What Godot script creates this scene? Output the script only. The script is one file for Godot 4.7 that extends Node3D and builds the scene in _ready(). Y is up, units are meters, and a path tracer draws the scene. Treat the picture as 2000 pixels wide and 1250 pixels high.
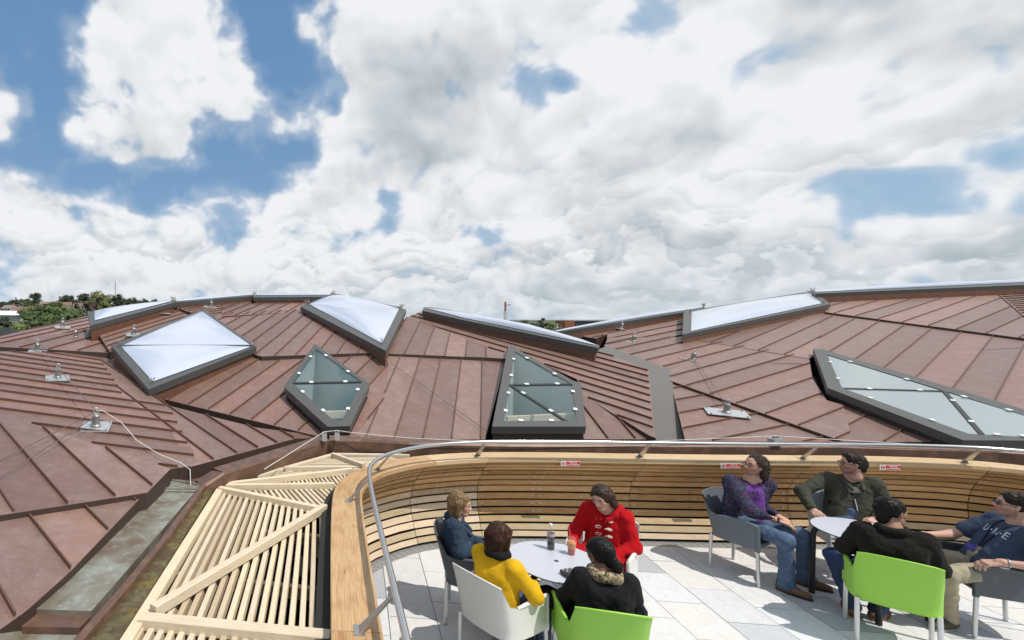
extends Node3D

const EYE := 2.85
const SEED := 7
var rng := RandomNumberGenerator.new()
var mats := {}
var used := {}
var holes_of := {}
var coping_path: Array = []   # plan of the inner edge of the wall top: points with x, z and the distance run
var wall_len := 0.0

func _ready() -> void:
	rng.seed = SEED
	setup_camera()
	setup_light()
	make_materials()
	build_land()
	build_roof()
	build_lightwell_and_gutter()
	build_terrace()
	build_wall()
	build_rail()
	build_roof_fittings()
	build_tables()
	build_people()
	build_background()

func setup_camera() -> void:
	var cam := Camera3D.new()
	cam.name = "camera"
	cam.projection = Camera3D.PROJECTION_FRUSTUM      # a shift lens: level camera, frame moved to the right
	cam.near = 0.1
	cam.far = 6000.0
	cam.size = 2.0 * cam.near * 625.0 / 960.0
	cam.frustum_offset = Vector2(cam.near * 425.0 / 960.0, 0.0)
	cam.position = Vector3(0, EYE, 0)
	add_child(cam)
	cam.current = true

func setup_light() -> void:
	var we := WorldEnvironment.new()
	we.name = "world_environment"
	var e := Environment.new()
	e.background_mode = Environment.BG_SKY
	e.tonemap_mode = Environment.TONE_MAPPER_LINEAR
	e.tonemap_exposure = 1.0
	e.background_energy_multiplier = 1.0
	e.sdfgi_enabled = true
	e.ssao_enabled = true
	e.ssil_enabled = true
	var sky := Sky.new()
	var pm := PanoramaSkyMaterial.new()
	pm.panorama = ImageTexture.create_from_image(cloud_sky())
	sky.sky_material = pm
	e.sky = sky
	we.environment = e
	add_child(we)
	var sun := DirectionalLight3D.new()
	sun.name = "sun"
	sun.light_energy = 1.22
	sun.light_color = Color(1.0, 0.975, 0.935)
	sun.light_angular_distance = 0.5
	sun.shadow_enabled = true
	add_child(sun)
	sun.look_at_from_position(Vector3.ZERO, Vector3(-0.46, -1.0, -0.375), Vector3.UP)

# ---------------------------------------------------------------- sky
# cloud cover and brightness over the part of the sky in front, every 50 units of a plane 960 ahead, row by row downwards
const COVER := [
	"00128 99973 11369 99999 99998 78999 99999 99999 9",
	"00039 99985 11558 99999 99996 36899 99999 99999 9",
	"11039 99997 10259 99999 99899 89999 99999 99998 8",
	"31025 99999 30039 99999 85289 99998 99999 77776 6",
	"74058 99999 53429 99999 75999 99998 99987 66899 9",
	"71079 99963 47689 99999 99999 99999 99999 99999 9",
	"10038 99952 31399 99999 99999 99999 99999 98753 5",
	"76300 34311 23799 99999 99999 99889 98643 12367 7",
	"88744 42454 57998 48999 99999 99878 99721 11258 6",
	"68999 88874 68875 38963 58999 99999 99758 89999 9",
	"46999 99998 99999 89999 99999 99999 99977 89999 9",
	"78999 99999 99999 99999 99999 99999 99997 77888 8",
	"88888 88888 88888 88888 88888 88888 88888 88888 8"]
const BRIGHT := [
	"88888 88888 88889 99988 88888 88778 87776 67766 6",
	"88888 88888 88888 88887 88888 88888 77887 77777 6",
	"88888 88998 88887 66667 78888 88788 87788 77777 7",
	"88888 88898 88886 54456 78888 88888 77888 77778 8",
	"98888 88889 88897 54456 78888 87778 88887 78888 8",
	"88888 77788 88898 55557 78898 77778 87887 77888 8",
	"88876 66788 88998 65678 88878 88767 76777 88888 8",
	"88877 77788 88877 78998 87766 78777 88877 77777 7",
	"88788 88888 88777 88888 77666 67788 89887 77788 9",
	"88888 88888 88888 87688 88766 66777 77788 87777 7",
	"88777 88778 98888 88887 76666 66666 65677 77666 6",
	"88877 77877 77777 76666 66556 66666 66677 77666 7",
	"77777 77777 76666 66666 66666 66666 66666 66666 7"]

func grid(rows: Array) -> Array:
	var g := []
	for r in rows:
		var s: String = r.replace(" ", "")
		var line := PackedFloat32Array()
		for i in s.length():
			line.append(s.substr(i, 1).to_float())
		g.append(line)
	return g

func smooth_at(g: Array, u: float, v: float) -> float:
	var x := clampf(u / 50.0, 0.0, 39.999)
	var y := clampf(v / 50.0, 0.0, 11.999)
	var i := int(x)
	var j := int(y)
	var fx := x - i
	var fy := y - j
	fx = fx * fx * (3.0 - 2.0 * fx)
	fy = fy * fy * (3.0 - 2.0 * fy)
	var a: PackedFloat32Array = g[j]
	var b: PackedFloat32Array = g[j + 1]
	return lerpf(lerpf(a[i], a[i + 1], fx), lerpf(b[i], b[i + 1], fx), fy)

func cloud_sky() -> Image:
	var cg := grid(COVER)
	var bg := grid(BRIGHT)
	var n1 := FastNoiseLite.new()
	n1.seed = 11
	n1.noise_type = FastNoiseLite.TYPE_SIMPLEX
	n1.fractal_type = FastNoiseLite.FRACTAL_FBM
	n1.fractal_octaves = 6
	n1.fractal_gain = 0.55
	n1.frequency = 0.0065
	var n2 := FastNoiseLite.new()
	n2.seed = 23
	n2.fractal_type = FastNoiseLite.FRACTAL_FBM
	n2.fractal_octaves = 4
	n2.frequency = 0.004
	var n3 := FastNoiseLite.new()       # billows
	n3.seed = 5
	n3.noise_type = FastNoiseLite.TYPE_SIMPLEX
	n3.fractal_type = FastNoiseLite.FRACTAL_FBM
	n3.fractal_octaves = 3
	n3.fractal_gain = 0.42
	n3.frequency = 0.0085
	var W := 2048
	var Hh := 2048
	# coarse sky all round, then the fine part in front
	var low := Image.create_empty(512, 512, false, Image.FORMAT_RGBF)
	for y in 512:
		for x in 512:
			var c := sky_colour((x + 0.5) / 512.0, (y + 0.5) / 512.0, cg, bg, n1, n2, n3)
			low.set_pixel(x, y, c)
	low.resize(W, Hh, Image.INTERPOLATE_CUBIC)
	# the first column of a panorama looks along -z; +x is to its right
	var x0 := int(-38.0 / 360.0 * W)
	var x1 := int(64.0 / 360.0 * W)
	var y0 := int((90.0 - 38.0) / 180.0 * Hh)
	var y1 := int(90.5 / 180.0 * Hh)
	for y in range(y0, y1):
		for x in range(x0, x1):
			var c := sky_colour((x + 0.5) / W, (y + 0.5) / Hh, cg, bg, n1, n2, n3)
			low.set_pixel(posmod(x, W), y, c)
	return low

func sky_colour(px: float, py: float, cg: Array, bg: Array, n1: FastNoiseLite, n2: FastNoiseLite, n3: FastNoiseLite) -> Color:
	var az := wrapf(px * TAU, -PI, PI)
	var el := (0.5 - py) * PI
	if el < -0.02:
		return Color(0.16, 0.17, 0.16)
	var s := maxf(sin(el), 0.0)
	# blue air
	var t := pow(1.0 - s, 4.0)
	var blue := Color(0.125, 0.265, 0.485).lerp(Color(0.36, 0.55, 0.74), clampf(t, 0, 1)).lerp(Color(0.37, 0.53, 0.70), clampf(az * 0.95, 0.0, 0.8))
	var cover := 0.0
	var bright := 7.3
	var P := Vector3.ZERO
	var ahead := cos(az)
	var inside := 0.0
	var u := 0.0
	var v := 0.0
	if ahead > 0.25:
		u = 575.0 + 960.0 * tan(az)
		v = 625.0 - 960.0 * tan(el) / ahead
		inside = clampf((u + 500.0) / 400.0, 0, 1) * clampf((2600.0 - u) / 500.0, 0, 1) * clampf((v + 500.0) / 400.0, 0, 1)
	# noise lives on the sphere, flattened like a cloud deck towards the horizon
	var dirv := Vector3(sin(az) * cos(el), sin(el), -cos(az) * cos(el))
	P = dirv * 1000.0
	P.y = 1000.0 * s + 70.0 * (1.0 - exp(-s * 7.0))
	var w := Vector3(n2.get_noise_3dv(P), n2.get_noise_3dv(P + Vector3(700, 0, 0)), n2.get_noise_3dv(P + Vector3(0, 0, 900)))
	var f := n1.get_noise_3dv(P * 1.15 + w * 45.0)
	var out_cover := 5.4 + 5.0 * n2.get_noise_3dv(P * 0.35 + Vector3(50, 90, 10))
	if inside > 0.0:
		var du := w.x * 34.0
		var dv := w.y * 24.0
		cover = lerpf(out_cover, smooth_at(cg, u + du, v + dv), inside)
		bright = lerpf(7.2, smooth_at(bg, u + du, v + dv), inside)
	else:
		cover = out_cover
	var low_deck := clampf(1.0 - s / 0.30, 0, 1)
	var puff := lerpf(n3.get_noise_3dv(P * 0.62 + w * 22.0), n3.get_noise_3dv(P * 1.25 + w * 40.0), low_deck * 0.8)
	var dens := (cover - 4.6) * 0.15 + f * 0.78 + puff * 0.22
	var a := smoothstep(-0.14, 0.40, dens)
	var wisp := smoothstep(-0.5, 0.2, dens) * 0.30 * clampf(cover / 3.0, 0, 1)
	a = maxf(a, wisp)
	# lit rims above, grey undersides
	var puff2 := lerpf(n3.get_noise_3dv((P + Vector3(8, 24, 0)) * 0.62 + w * 22.0), n3.get_noise_3dv((P + Vector3(5, 14, 0)) * 1.25 + w * 40.0), low_deck * 0.8)
	var f2 := n1.get_noise_3dv((P + Vector3(6, 18, 0)) * 1.15 + w * 45.0)
	var lit := bright + clampf((puff - puff2) * (1.9 + 2.0 * low_deck), -1.6, 1.2) + clampf((f - f2) * 1.2, -0.35, 0.35) + w.z * 1.3 + f * 0.7
	# heaped clouds: each heap white on top, grey along its flat base; smaller and flatter towards the horizon
	if s < 0.32:
		var wgt := clampf((0.32 - s) / 0.20, 0, 1)
		for layer in 2:
			var cw: float = [0.155, 0.085][layer]
			var ch: float = [0.066, 0.036][layer]
			var ga := az / cw + w.x * 0.9 + f * 1.0 + layer * 7.3
			var gb := (s + 0.35 * s * s) / ch + w.y * 0.9 + f2 * 1.1 + layer * 3.1
			var best := 9.0
			var rise := 0.0
			for di in range(-1, 2):
				for dj in range(-1, 2):
					var ci := floorf(ga) + di
					var cj := floorf(gb) + dj
					var h1 := fposmod(sin(ci * 127.1 + cj * 311.7 + layer * 17.0) * 43758.5453, 1.0)
					var h2 := fposmod(sin(ci * 269.5 + cj * 183.3 + layer * 11.0) * 43758.5453, 1.0)
					var ox := ga - (ci + h1)
					var oy := gb - (cj + h2)
					var dd := ox * ox * 0.9 + oy * oy
					if dd < best:
						best = dd
						rise = oy
			lit += wgt * [0.95, 0.6][layer] * clampf(rise * 2.4 + 0.1, -1.3, 0.95)
	# long streaks rising to the right over the right half of the view
	var along := u * 0.90 - v * 0.43
	var across := u * 0.43 + v * 0.90
	var streak := n2.get_noise_3d(along * 0.30, across * 1.35, 400.0) * inside * clampf((u - 700.0) / 500.0, 0, 1) * clampf((520.0 - v) / 200.0, 0, 1)
	lit += streak * 2.6
	lit -= clampf(dens - 0.75, 0.0, 0.6) * 0.9
	var g := clampf((lit - 2.9) / 5.3, 0.0, 1.03)
	var grey := Color(0.36, 0.43, 0.47)
	var white := Color(0.86, 0.875, 0.90)
	var c := Color(lerpf(grey.r, white.r, g), lerpf(grey.g, white.g, g), lerpf(grey.b, white.b, g))
	# low clouds fade a little into the pale air
	var haze := pow(clampf(1.0 - s / 0.16, 0, 1), 2.0) * 0.45
	c = c.lerp(Color(0.60, 0.70, 0.78), haze)
	return blue.lerp(c, a)

# ---------------------------------------------------------------- naming helpers
func numbered(called: String, parent: Node) -> String:
	var key := "%d/%s" % [parent.get_instance_id(), called]
	var n: int = used.get(key, -1) + 1
	used[key] = n
	return called if n == 0 else "%s_%03d" % [called, n]

func thing(called: String, label: String, category: String, at := Vector3.ZERO, group := "") -> Node3D:
	var o := Node3D.new()
	o.name = numbered(called, self)
	add_child(o)
	o.position = at
	tag(o, label, category, group)
	return o

func tag(o: Node, label: String, category: String, group := "") -> void:
	o.set_meta("label", label)
	o.set_meta("category", category)
	if group != "":
		o.set_meta("group", group)

func part(called: String, mesh: Mesh, mat: Material, parent: Node) -> MeshInstance3D:
	var m := MeshInstance3D.new()
	m.name = numbered(called, parent)
	m.mesh = mesh
	m.material_override = mat
	parent.add_child(m)
	return m

func single(called: String, mesh: Mesh, mat: Material, label: String, category: String, group := "") -> MeshInstance3D:
	var m := part(called, mesh, mat, self)
	tag(m, label, category, group)
	return m

func struct_part(called: String, mesh: Mesh, mat: Material) -> MeshInstance3D:
	var m := part(called, mesh, mat, self)
	m.set_meta("kind", "structure")
	return m

# ---------------------------------------------------------------- mesh helpers
func begin() -> SurfaceTool:
	var st := SurfaceTool.new()
	st.begin(Mesh.PRIMITIVE_TRIANGLES)
	return st

func done(st: SurfaceTool, smooth := false) -> ArrayMesh:
	if smooth:
		st.index()
	st.generate_normals()
	return st.commit()

func tri(st: SurfaceTool, a: Vector3, b: Vector3, c: Vector3, out: Vector3, ua := Vector2.ZERO, ub := Vector2.ZERO, uc := Vector2.ZERO) -> void:
	if (c - a).cross(b - a).dot(out) < 0.0:
		var t := b
		b = c
		c = t
		var tu := ub
		ub = uc
		uc = tu
	st.set_smooth_group(-1)
	st.set_uv(ua)
	st.add_vertex(a)
	st.set_smooth_group(-1)
	st.set_uv(ub)
	st.add_vertex(b)
	st.set_smooth_group(-1)
	st.set_uv(uc)
	st.add_vertex(c)

func quad(st: SurfaceTool, a: Vector3, b: Vector3, c: Vector3, d: Vector3, out: Vector3, u0 := Vector2.ZERO, u1 := Vector2(1, 0), u2 := Vector2(1, 1), u3 := Vector2(0, 1)) -> void:
	tri(st, a, b, c, out, u0, u1, u2)
	tri(st, a, c, d, out, u0, u2, u3)

# a bar from a to b, w wide and h high, its corners cut back by c
func beam(st: SurfaceTool, a: Vector3, b: Vector3, w: float, h: float, up := Vector3.UP, c := 0.0, shift := 0.0) -> void:
	var l := (b - a).length()
	var f := (b - a) / l
	var r := f.cross(up).normalized()
	var n := r.cross(f).normalized()
	var ring := []
	var x := w / 2.0
	var y := h / 2.0
	if c > 0.0:
		ring = [Vector2(-x + c, y), Vector2(x - c, y), Vector2(x, y - c), Vector2(x, -y + c), Vector2(x - c, -y), Vector2(-x + c, -y), Vector2(-x, -y + c), Vector2(-x, y - c)]
	else:
		ring = [Vector2(-x, y), Vector2(x, y), Vector2(x, -y), Vector2(-x, -y)]
	var k := ring.size()
	var across := 0.0
	for i in k:
		var p: Vector2 = ring[i]
		var q: Vector2 = ring[(i + 1) % k]
		var step := p.distance_to(q)
		var o: Vector3 = r * (p.x + q.x) + n * (p.y + q.y)
		quad(st, a + r * p.x + n * p.y, b + r * p.x + n * p.y, b + r * q.x + n * q.y, a + r * q.x + n * q.y, o,
			Vector2(shift, across + shift * 3.7), Vector2(shift + l, across + shift * 3.7), Vector2(shift + l, across + step + shift * 3.7), Vector2(shift, across + step + shift * 3.7))
		across += step
	for i in range(1, k - 1):
		var p0: Vector2 = ring[0]
		var p1: Vector2 = ring[i]
		var p2: Vector2 = ring[i + 1]
		tri(st, a + r * p0.x + n * p0.y, a + r * p1.x + n * p1.y, a + r * p2.x + n * p2.y, -f, p0, p1, p2)
		tri(st, b + r * p0.x + n * p0.y, b + r * p1.x + n * p1.y, b + r * p2.x + n * p2.y, f, p0, p1, p2)

func box(st: SurfaceTool, at: Vector3, size: Vector3, c := 0.0) -> void:
	beam(st, at - Vector3(0, 0, size.z / 2), at + Vector3(0, 0, size.z / 2), size.x, size.y, Vector3.UP, c)

func tube(pts: Array, radii, sides := 10, caps := true) -> ArrayMesh:
	var st := begin()
	tube_into(st, pts, radii, sides, caps)
	return done(st, true)

func tube_into(st: SurfaceTool, pts: Array, radii, sides := 10, caps := true) -> void:
	var n := pts.size()
	var rings := []
	var ref := Vector3.UP
	for i in n:
		var p: Vector3 = pts[i]
		var d: Vector3 = (pts[mini(i + 1, n - 1)] - pts[maxi(i - 1, 0)]).normalized()
		if absf(d.dot(ref)) > 0.95:
			ref = Vector3(0.3, 0.2, 1).normalized() if absf(d.dot(Vector3(0.3, 0.2, 1).normalized())) < 0.9 else Vector3.RIGHT
		var x := d.cross(ref).normalized()
		var y := x.cross(d).normalized()
		ref = y
		var r: float = radii[i] if radii is Array else radii
		var ring := []
		for s in sides:
			var a := TAU * s / sides
			ring.append(p + (x * cos(a) + y * sin(a)) * r)
		rings.append(ring)
	for i in n - 1:
		for s in sides:
			var t := (s + 1) % sides
			var out: Vector3 = rings[i][s] + rings[i][t] - pts[i] * 2.0
			st_quad_smooth(st, rings[i][s], rings[i + 1][s], rings[i + 1][t], rings[i][t], out)
	if caps:
		for e in [[0, 1], [n - 1, n - 2]]:
			var o: Vector3 = pts[e[0]] - pts[e[1]]
			for s in range(1, sides - 1):
				tri(st, rings[e[0]][0], rings[e[0]][s], rings[e[0]][s + 1], o)

func st_quad_smooth(st: SurfaceTool, a: Vector3, b: Vector3, c: Vector3, d: Vector3, out: Vector3) -> void:
	st.set_smooth_group(1)
	st.set_uv(Vector2.ZERO)
	var order := [a, b, c, a, c, d]
	if (c - a).cross(b - a).dot(out) < 0.0:
		order = [a, c, b, a, d, c]
	for p in order:
		st.set_smooth_group(1)
		st.add_vertex(p)

func newell(pts: Array) -> Vector3:
	var n := Vector3.ZERO
	for i in pts.size():
		n += (pts[i] - pts[0]).cross(pts[(i + 1) % pts.size()] - pts[0])
	n = n.normalized()
	return n if n.y >= 0.0 else -n

# a flat polygon (any outline) and, if deep > 0, the block below it
func slab(st: SurfaceTool, pts: Array, up: Vector3, deep: float, bottom := true) -> void:
	var e1: Vector3 = (pts[1] - pts[0]).normalized()
	var e2 := up.cross(e1).normalized()
	var flat := PackedVector2Array()
	for p in pts:
		flat.append(Vector2((p - pts[0]).dot(e1), (p - pts[0]).dot(e2)))
	var ids := Geometry2D.triangulate_polygon(flat)
	var low := -up * deep
	for i in range(0, ids.size(), 3):
		var a: Vector3 = pts[ids[i]]
		var b: Vector3 = pts[ids[i + 1]]
		var c: Vector3 = pts[ids[i + 2]]
		tri(st, a, b, c, up, flat[ids[i]], flat[ids[i + 1]], flat[ids[i + 2]])
		if deep > 0.0 and bottom:
			tri(st, a + low, b + low, c + low, -up)
	if deep > 0.0:
		sides_of(st, pts, low)

func sides_of(st: SurfaceTool, pts: Array, low: Vector3, inward := false) -> void:
	var turn := 0.0
	var up := -low.normalized()
	for i in pts.size():
		turn += (pts[i] - pts[0]).cross(pts[(i + 1) % pts.size()] - pts[0]).dot(up)
	for i in pts.size():
		var a: Vector3 = pts[i]
		var b: Vector3 = pts[(i + 1) % pts.size()]
		var o: Vector3 = (b - a).cross(up) * (1.0 if turn > 0 else -1.0)
		if inward:
			o = -o
		var l := a.distance_to(b)
		quad(st, a, b, b + low, a + low, o, Vector2(0, 0), Vector2(l, 0), Vector2(l, low.length()), Vector2(0, low.length()))

func lathe(profile: Array, sides := 20) -> ArrayMesh:
	var st := begin()
	for i in profile.size() - 1:
		var p: Vector2 = profile[i]
		var q: Vector2 = profile[i + 1]
		for s in sides:
			var a := TAU * s / sides
			var b := TAU * (s + 1) / sides
			var A := Vector3(p.x * cos(a), p.y, p.x * sin(a))
			var B := Vector3(p.x * cos(b), p.y, p.x * sin(b))
			var C := Vector3(q.x * cos(b), q.y, q.x * sin(b))
			var D := Vector3(q.x * cos(a), q.y, q.x * sin(a))
			var dr := Vector2(q.y - p.y, p.x - q.x)
			var m := (a + b) / 2.0
			var out := Vector3(cos(m) * dr.x, dr.y, sin(m) * dr.x)
			if p.x > 0.0005:
				tri(st, A, B, C, out) if q.x > 0.0005 else tri(st, A, B, D, out)
				if q.x > 0.0005:
					tri(st, A, C, D, out)
			elif q.x > 0.0005:
				tri(st, A, C, D, out)
	return done(st)

# ---------------------------------------------------------------- materials
func mat(rgb: Color, rough := 0.7, metal := 0.0) -> StandardMaterial3D:
	var m := StandardMaterial3D.new()
	m.albedo_color = Color(rgb.r, rgb.g, rgb.b).linear_to_srgb()   # given as real-world (linear) base colours
	m.roughness = rough
	m.metallic = metal
	return m

func noise_bytes(seed_: int, freq: float, size: int, oct := 4, cell := false) -> PackedByteArray:
	var n := FastNoiseLite.new()
	n.seed = seed_
	n.frequency = freq
	n.noise_type = FastNoiseLite.TYPE_CELLULAR if cell else FastNoiseLite.TYPE_SIMPLEX
	n.fractal_type = FastNoiseLite.FRACTAL_FBM
	n.fractal_octaves = oct
	var im := n.get_seamless_image(size, size, false, false, 0.15, true)
	im.convert(Image.FORMAT_L8)
	return im.get_data()

func tex(im: Image) -> ImageTexture:
	im.generate_mipmaps()
	return ImageTexture.create_from_image(im)

# mixes: list of [noise bytes, low edge, high edge, colour (sRGB), strength]
func layered(size: int, base: Color, mixes: Array) -> ImageTexture:
	var data := PackedByteArray()
	data.resize(size * size * 3)
	for i in size * size:
		var c := base
		for m in mixes:
			var bytes: PackedByteArray = m[0]
			var k: float = clampf((bytes[i] / 255.0 - m[1]) / (m[2] - m[1]), 0.0, 1.0) * m[4]
			if k > 0.0:
				c = c.lerp(m[3], k)
		data[i * 3] = int(c.r * 255.0)
		data[i * 3 + 1] = int(c.g * 255.0)
		data[i * 3 + 2] = int(c.b * 255.0)
	return tex(Image.create_from_data(size, size, false, Image.FORMAT_RGB8, data))

func grey_tex(bytes: PackedByteArray, size: int) -> ImageTexture:
	return tex(Image.create_from_data(size, size, false, Image.FORMAT_L8, bytes))

func triplanar(m: StandardMaterial3D, scale: float, world := true) -> void:
	m.uv1_triplanar = true
	m.uv1_world_triplanar = world
	m.uv1_scale = Vector3.ONE * scale

func wood_tex(base: Color, dark: Color, pale: Color, sd: int, stain: float) -> ImageTexture:
	var size := 512
	var a := noise_bytes(sd, 0.02, size, 5)
	var b := noise_bytes(sd + 1, 0.008, size, 3)
	var rings := FastNoiseLite.new()
	rings.seed = sd + 2
	rings.frequency = 0.006
	rings.fractal_octaves = 3
	var im := Image.create_empty(size, size, false, Image.FORMAT_RGB8)
	for y in size:
		for x in size:
			# grain runs along u; two wraps keep it seamless enough along the board
			var i := (y * size + x)
			var far: float = absf(x / 512.0 - 0.5) * 2.0
			var w := rings.get_noise_2d(x * 0.6, y * 5.0) * (1.0 - far * far) + rings.get_noise_2d((x - 512) * 0.6, y * 5.0) * far * far
			var g := 0.5 + 0.5 * sin((w * 10.0 + y * 0.11) * 2.2)
			var fine: float = a[((y * 7) % size) * size + (x / 3) % size] / 255.0
			var c := base.lerp(dark, clampf(g * 0.35 + (fine - 0.5) * 0.7, 0, 1))
			c = c.lerp(pale, clampf((0.5 - fine) * 1.2, 0, 0.6))
			var blotch: float = b[i] / 255.0
			c = c.lerp(dark, clampf((blotch - 0.55) * 3.0, 0, 1) * stain)
			im.set_pixel(x, y, c)
	for kn in 7:   # knots
		var cx := (kn * 197 + sd * 31) % size
		var cy := (kn * 83 + sd * 57) % size
		for dy in range(-6, 7):
			for dx in range(-9, 10):
				var r := Vector2(dx / 9.0, dy / 6.0).length()
				if r < 1.0:
					var px := posmod(cx + dx, size)
					var py := posmod(cy + dy, size)
					im.set_pixel(px, py, im.get_pixel(px, py).lerp(dark * 0.75, (1.0 - r) * 0.9))
	return tex(im)

func c8(r: int, g: int, b: int) -> Color:
	return Color(r / 255.0, g / 255.0, b / 255.0)

func wood(t: ImageTexture, tint: Color, rough: float, scale := Vector3(0.9, 4.0, 1)) -> StandardMaterial3D:
	var m := StandardMaterial3D.new()
	m.albedo_texture = t
	m.albedo_color = tint
	m.roughness = rough
	m.uv1_scale = scale
	return m

func make_materials() -> void:
	var S := 512
	var nA := noise_bytes(1, 0.012, S, 5)
	var nB := noise_bytes(2, 0.03, S, 5)
	var nC := noise_bytes(3, 0.007, S, 3)
	var nD := noise_bytes(4, 0.16, S, 2)
	var nE := noise_bytes(9, 0.06, S, 3)
	var copper := layered(S, c8(125, 95, 83), [[nA, 0.45, 0.8, c8(141, 114, 103), 0.6], [nC, 0.5, 0.85, c8(133, 94, 76), 0.45], [nB, 0.55, 0.9, c8(150, 128, 119), 0.35], [nB, 0.42, 0.1, c8(116, 85, 73), 0.45], [nE, 0.80, 0.95, c8(158, 140, 136), 0.6], [nD, 0.87, 0.93, c8(186, 176, 170), 0.55]])
	var rough_map := grey_tex(nA, S)
	for i in 6:
		var m := StandardMaterial3D.new()
		m.albedo_texture = copper
		var k: float = [0.90, 1.0, 0.95, 1.06, 0.86, 1.0][i]
		m.albedo_color = Color(k, k * [1.0, 0.97, 1.02, 1.0, 0.98, 1.03][i], k * [1.0, 0.97, 1.03, 1.01, 0.97, 1.04][i])
		m.roughness = 0.46
		m.metallic = 0.0
		m.metallic_specular = 0.72
		m.heightmap_enabled = true
		m.heightmap_texture = rough_map
		m.heightmap_scale = 0.8
		triplanar(m, 0.34)
		m.uv1_offset = Vector3(0.37 * i, 0.21 * i, 0.13 * i)
		mats["copper%d" % i] = m
	var fascia := mat(Color(0.055, 0.034, 0.026), 0.55, 0.1)
	mats.fascia = fascia
	var seam := mat(Color(0.135, 0.068, 0.048), 0.55, 0.1)
	mats.seam = seam
	var curb := StandardMaterial3D.new()
	curb.albedo_texture = copper
	curb.albedo_color = Color(0.82, 0.72, 0.62)
	curb.roughness = 0.55
	triplanar(curb, 0.5)
	mats.curb = curb
	mats.frame = mat(Color(0.105, 0.105, 0.10), 0.45, 0.3)
	mats.frame_dark = mat(Color(0.045, 0.045, 0.045), 0.5, 0.2)
	mats.lead = mat(Color(0.15, 0.14, 0.13), 0.6, 0.2)
	var film := mat(Color(0.50, 0.545, 0.64), 0.25)
	film.clearcoat_enabled = true
	film.clearcoat = 0.6
	film.clearcoat_roughness = 0.08
	mats.film = film
	var glass := StandardMaterial3D.new()
	glass.albedo_color = Color(0.50, 0.66, 0.66, 0.14)
	glass.transparency = BaseMaterial3D.TRANSPARENCY_ALPHA
	glass.roughness = 0.03
	mats.glass = glass
	mats.milky = mat(Color(0.29, 0.34, 0.35), 0.08)
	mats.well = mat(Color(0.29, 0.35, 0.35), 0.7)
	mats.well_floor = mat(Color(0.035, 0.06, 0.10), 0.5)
	mats.zinc = mat(Color(0.55, 0.56, 0.57), 0.42, 0.6)
	mats.zinc_dark = mat(Color(0.36, 0.36, 0.35), 0.4, 0.7)
	mats.steel = mat(Color(0.62, 0.62, 0.61), 0.24, 0.95)
	mats.blade = mat(Color(0.50, 0.48, 0.45), 0.36, 0.9)
	mats.rope = mat(Color(0.72, 0.70, 0.66), 0.8)
	mats.cable = mat(Color(0.16, 0.13, 0.12), 0.6, 0.3)
	# timber
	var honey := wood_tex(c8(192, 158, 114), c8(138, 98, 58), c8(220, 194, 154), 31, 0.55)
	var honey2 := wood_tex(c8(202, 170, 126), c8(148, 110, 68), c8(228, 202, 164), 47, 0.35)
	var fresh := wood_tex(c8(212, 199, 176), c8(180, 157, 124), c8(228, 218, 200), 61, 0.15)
	var sunlit_bleached := wood_tex(c8(216, 198, 170), c8(178, 148, 110), c8(230, 218, 198), 29, 0.3)  # sunlight on the lower slats mixed into this weathered wood colour
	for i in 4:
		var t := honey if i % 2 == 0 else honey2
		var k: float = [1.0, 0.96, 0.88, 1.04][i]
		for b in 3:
			var fade: Color = [Color(0.98, 0.93, 0.85), Color(0.94, 0.90, 0.84), Color(1.0, 1.0, 1.0)][b]  # row tints, from the shaded top slats to the sunlit, weathered foot
			mats["slat%d_%d" % [i, b]] = wood(t if b == 0 else sunlit_bleached, Color(k * fade.r, k * 0.99 * fade.g, k * [1.0, 0.98, 0.94, 1.0][i] * fade.b), 0.72, Vector3(0.55, 5.0, 1))
	mats.coping0 = wood(wood_tex(c8(186, 150, 108), c8(146, 102, 62), c8(206, 178, 142), 77, 0.5), Color.WHITE, 0.62, Vector3(0.5, 1.8, 1))
	mats.coping1 = wood(wood_tex(c8(194, 160, 118), c8(150, 108, 68), c8(212, 186, 150), 83, 0.35), Color.WHITE, 0.62, Vector3(0.5, 1.8, 1))
	mats.coping2 = wood(wood_tex(c8(208, 182, 144), c8(170, 134, 94), c8(224, 204, 172), 79, 0.35), Color.WHITE, 0.62, Vector3(0.5, 1.8, 1))
	mats.coping3 = wood(mats.coping2.albedo_texture, Color(0.96, 0.95, 0.92), 0.62, Vector3(0.5, 1.8, 1))
	for i in 4:
		var k: float = [1.0, 0.95, 0.90, 1.03][i]
		mats["louvre%d" % i] = wood(fresh, Color(k, k * [1.0, 0.985, 0.97, 1.0][i], k * [1.0, 0.96, 0.93, 0.98][i]), 0.75, Vector3(0.8, 5.0, 1))
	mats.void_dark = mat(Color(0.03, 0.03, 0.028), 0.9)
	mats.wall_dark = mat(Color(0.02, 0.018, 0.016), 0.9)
	# gutter lining: stained copper
	var gut := layered(S, c8(116, 106, 92), [[nC, 0.35, 0.8, c8(142, 142, 130), 0.8], [nA, 0.45, 0.9, c8(156, 166, 158), 0.6], [nB, 0.55, 0.95, c8(176, 188, 182), 0.5], [nE, 0.8, 0.98, c8(200, 208, 204), 0.5], [nC, 0.4, 0.15, c8(104, 84, 66), 0.6]])
	var m1 := StandardMaterial3D.new()
	m1.albedo_texture = gut
	m1.roughness = 0.5
	m1.metallic = 0.15
	triplanar(m1, 0.42)
	mats.gutter = m1
	var pat := layered(S, c8(84, 72, 46), [[nA, 0.42, 0.7, c8(104, 98, 66), 0.9], [nC, 0.5, 0.8, c8(120, 106, 40), 0.8], [nB, 0.5, 0.85, c8(78, 48, 36), 0.7]])
	var m2 := StandardMaterial3D.new()
	m2.albedo_texture = pat
	m2.roughness = 0.45
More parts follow.
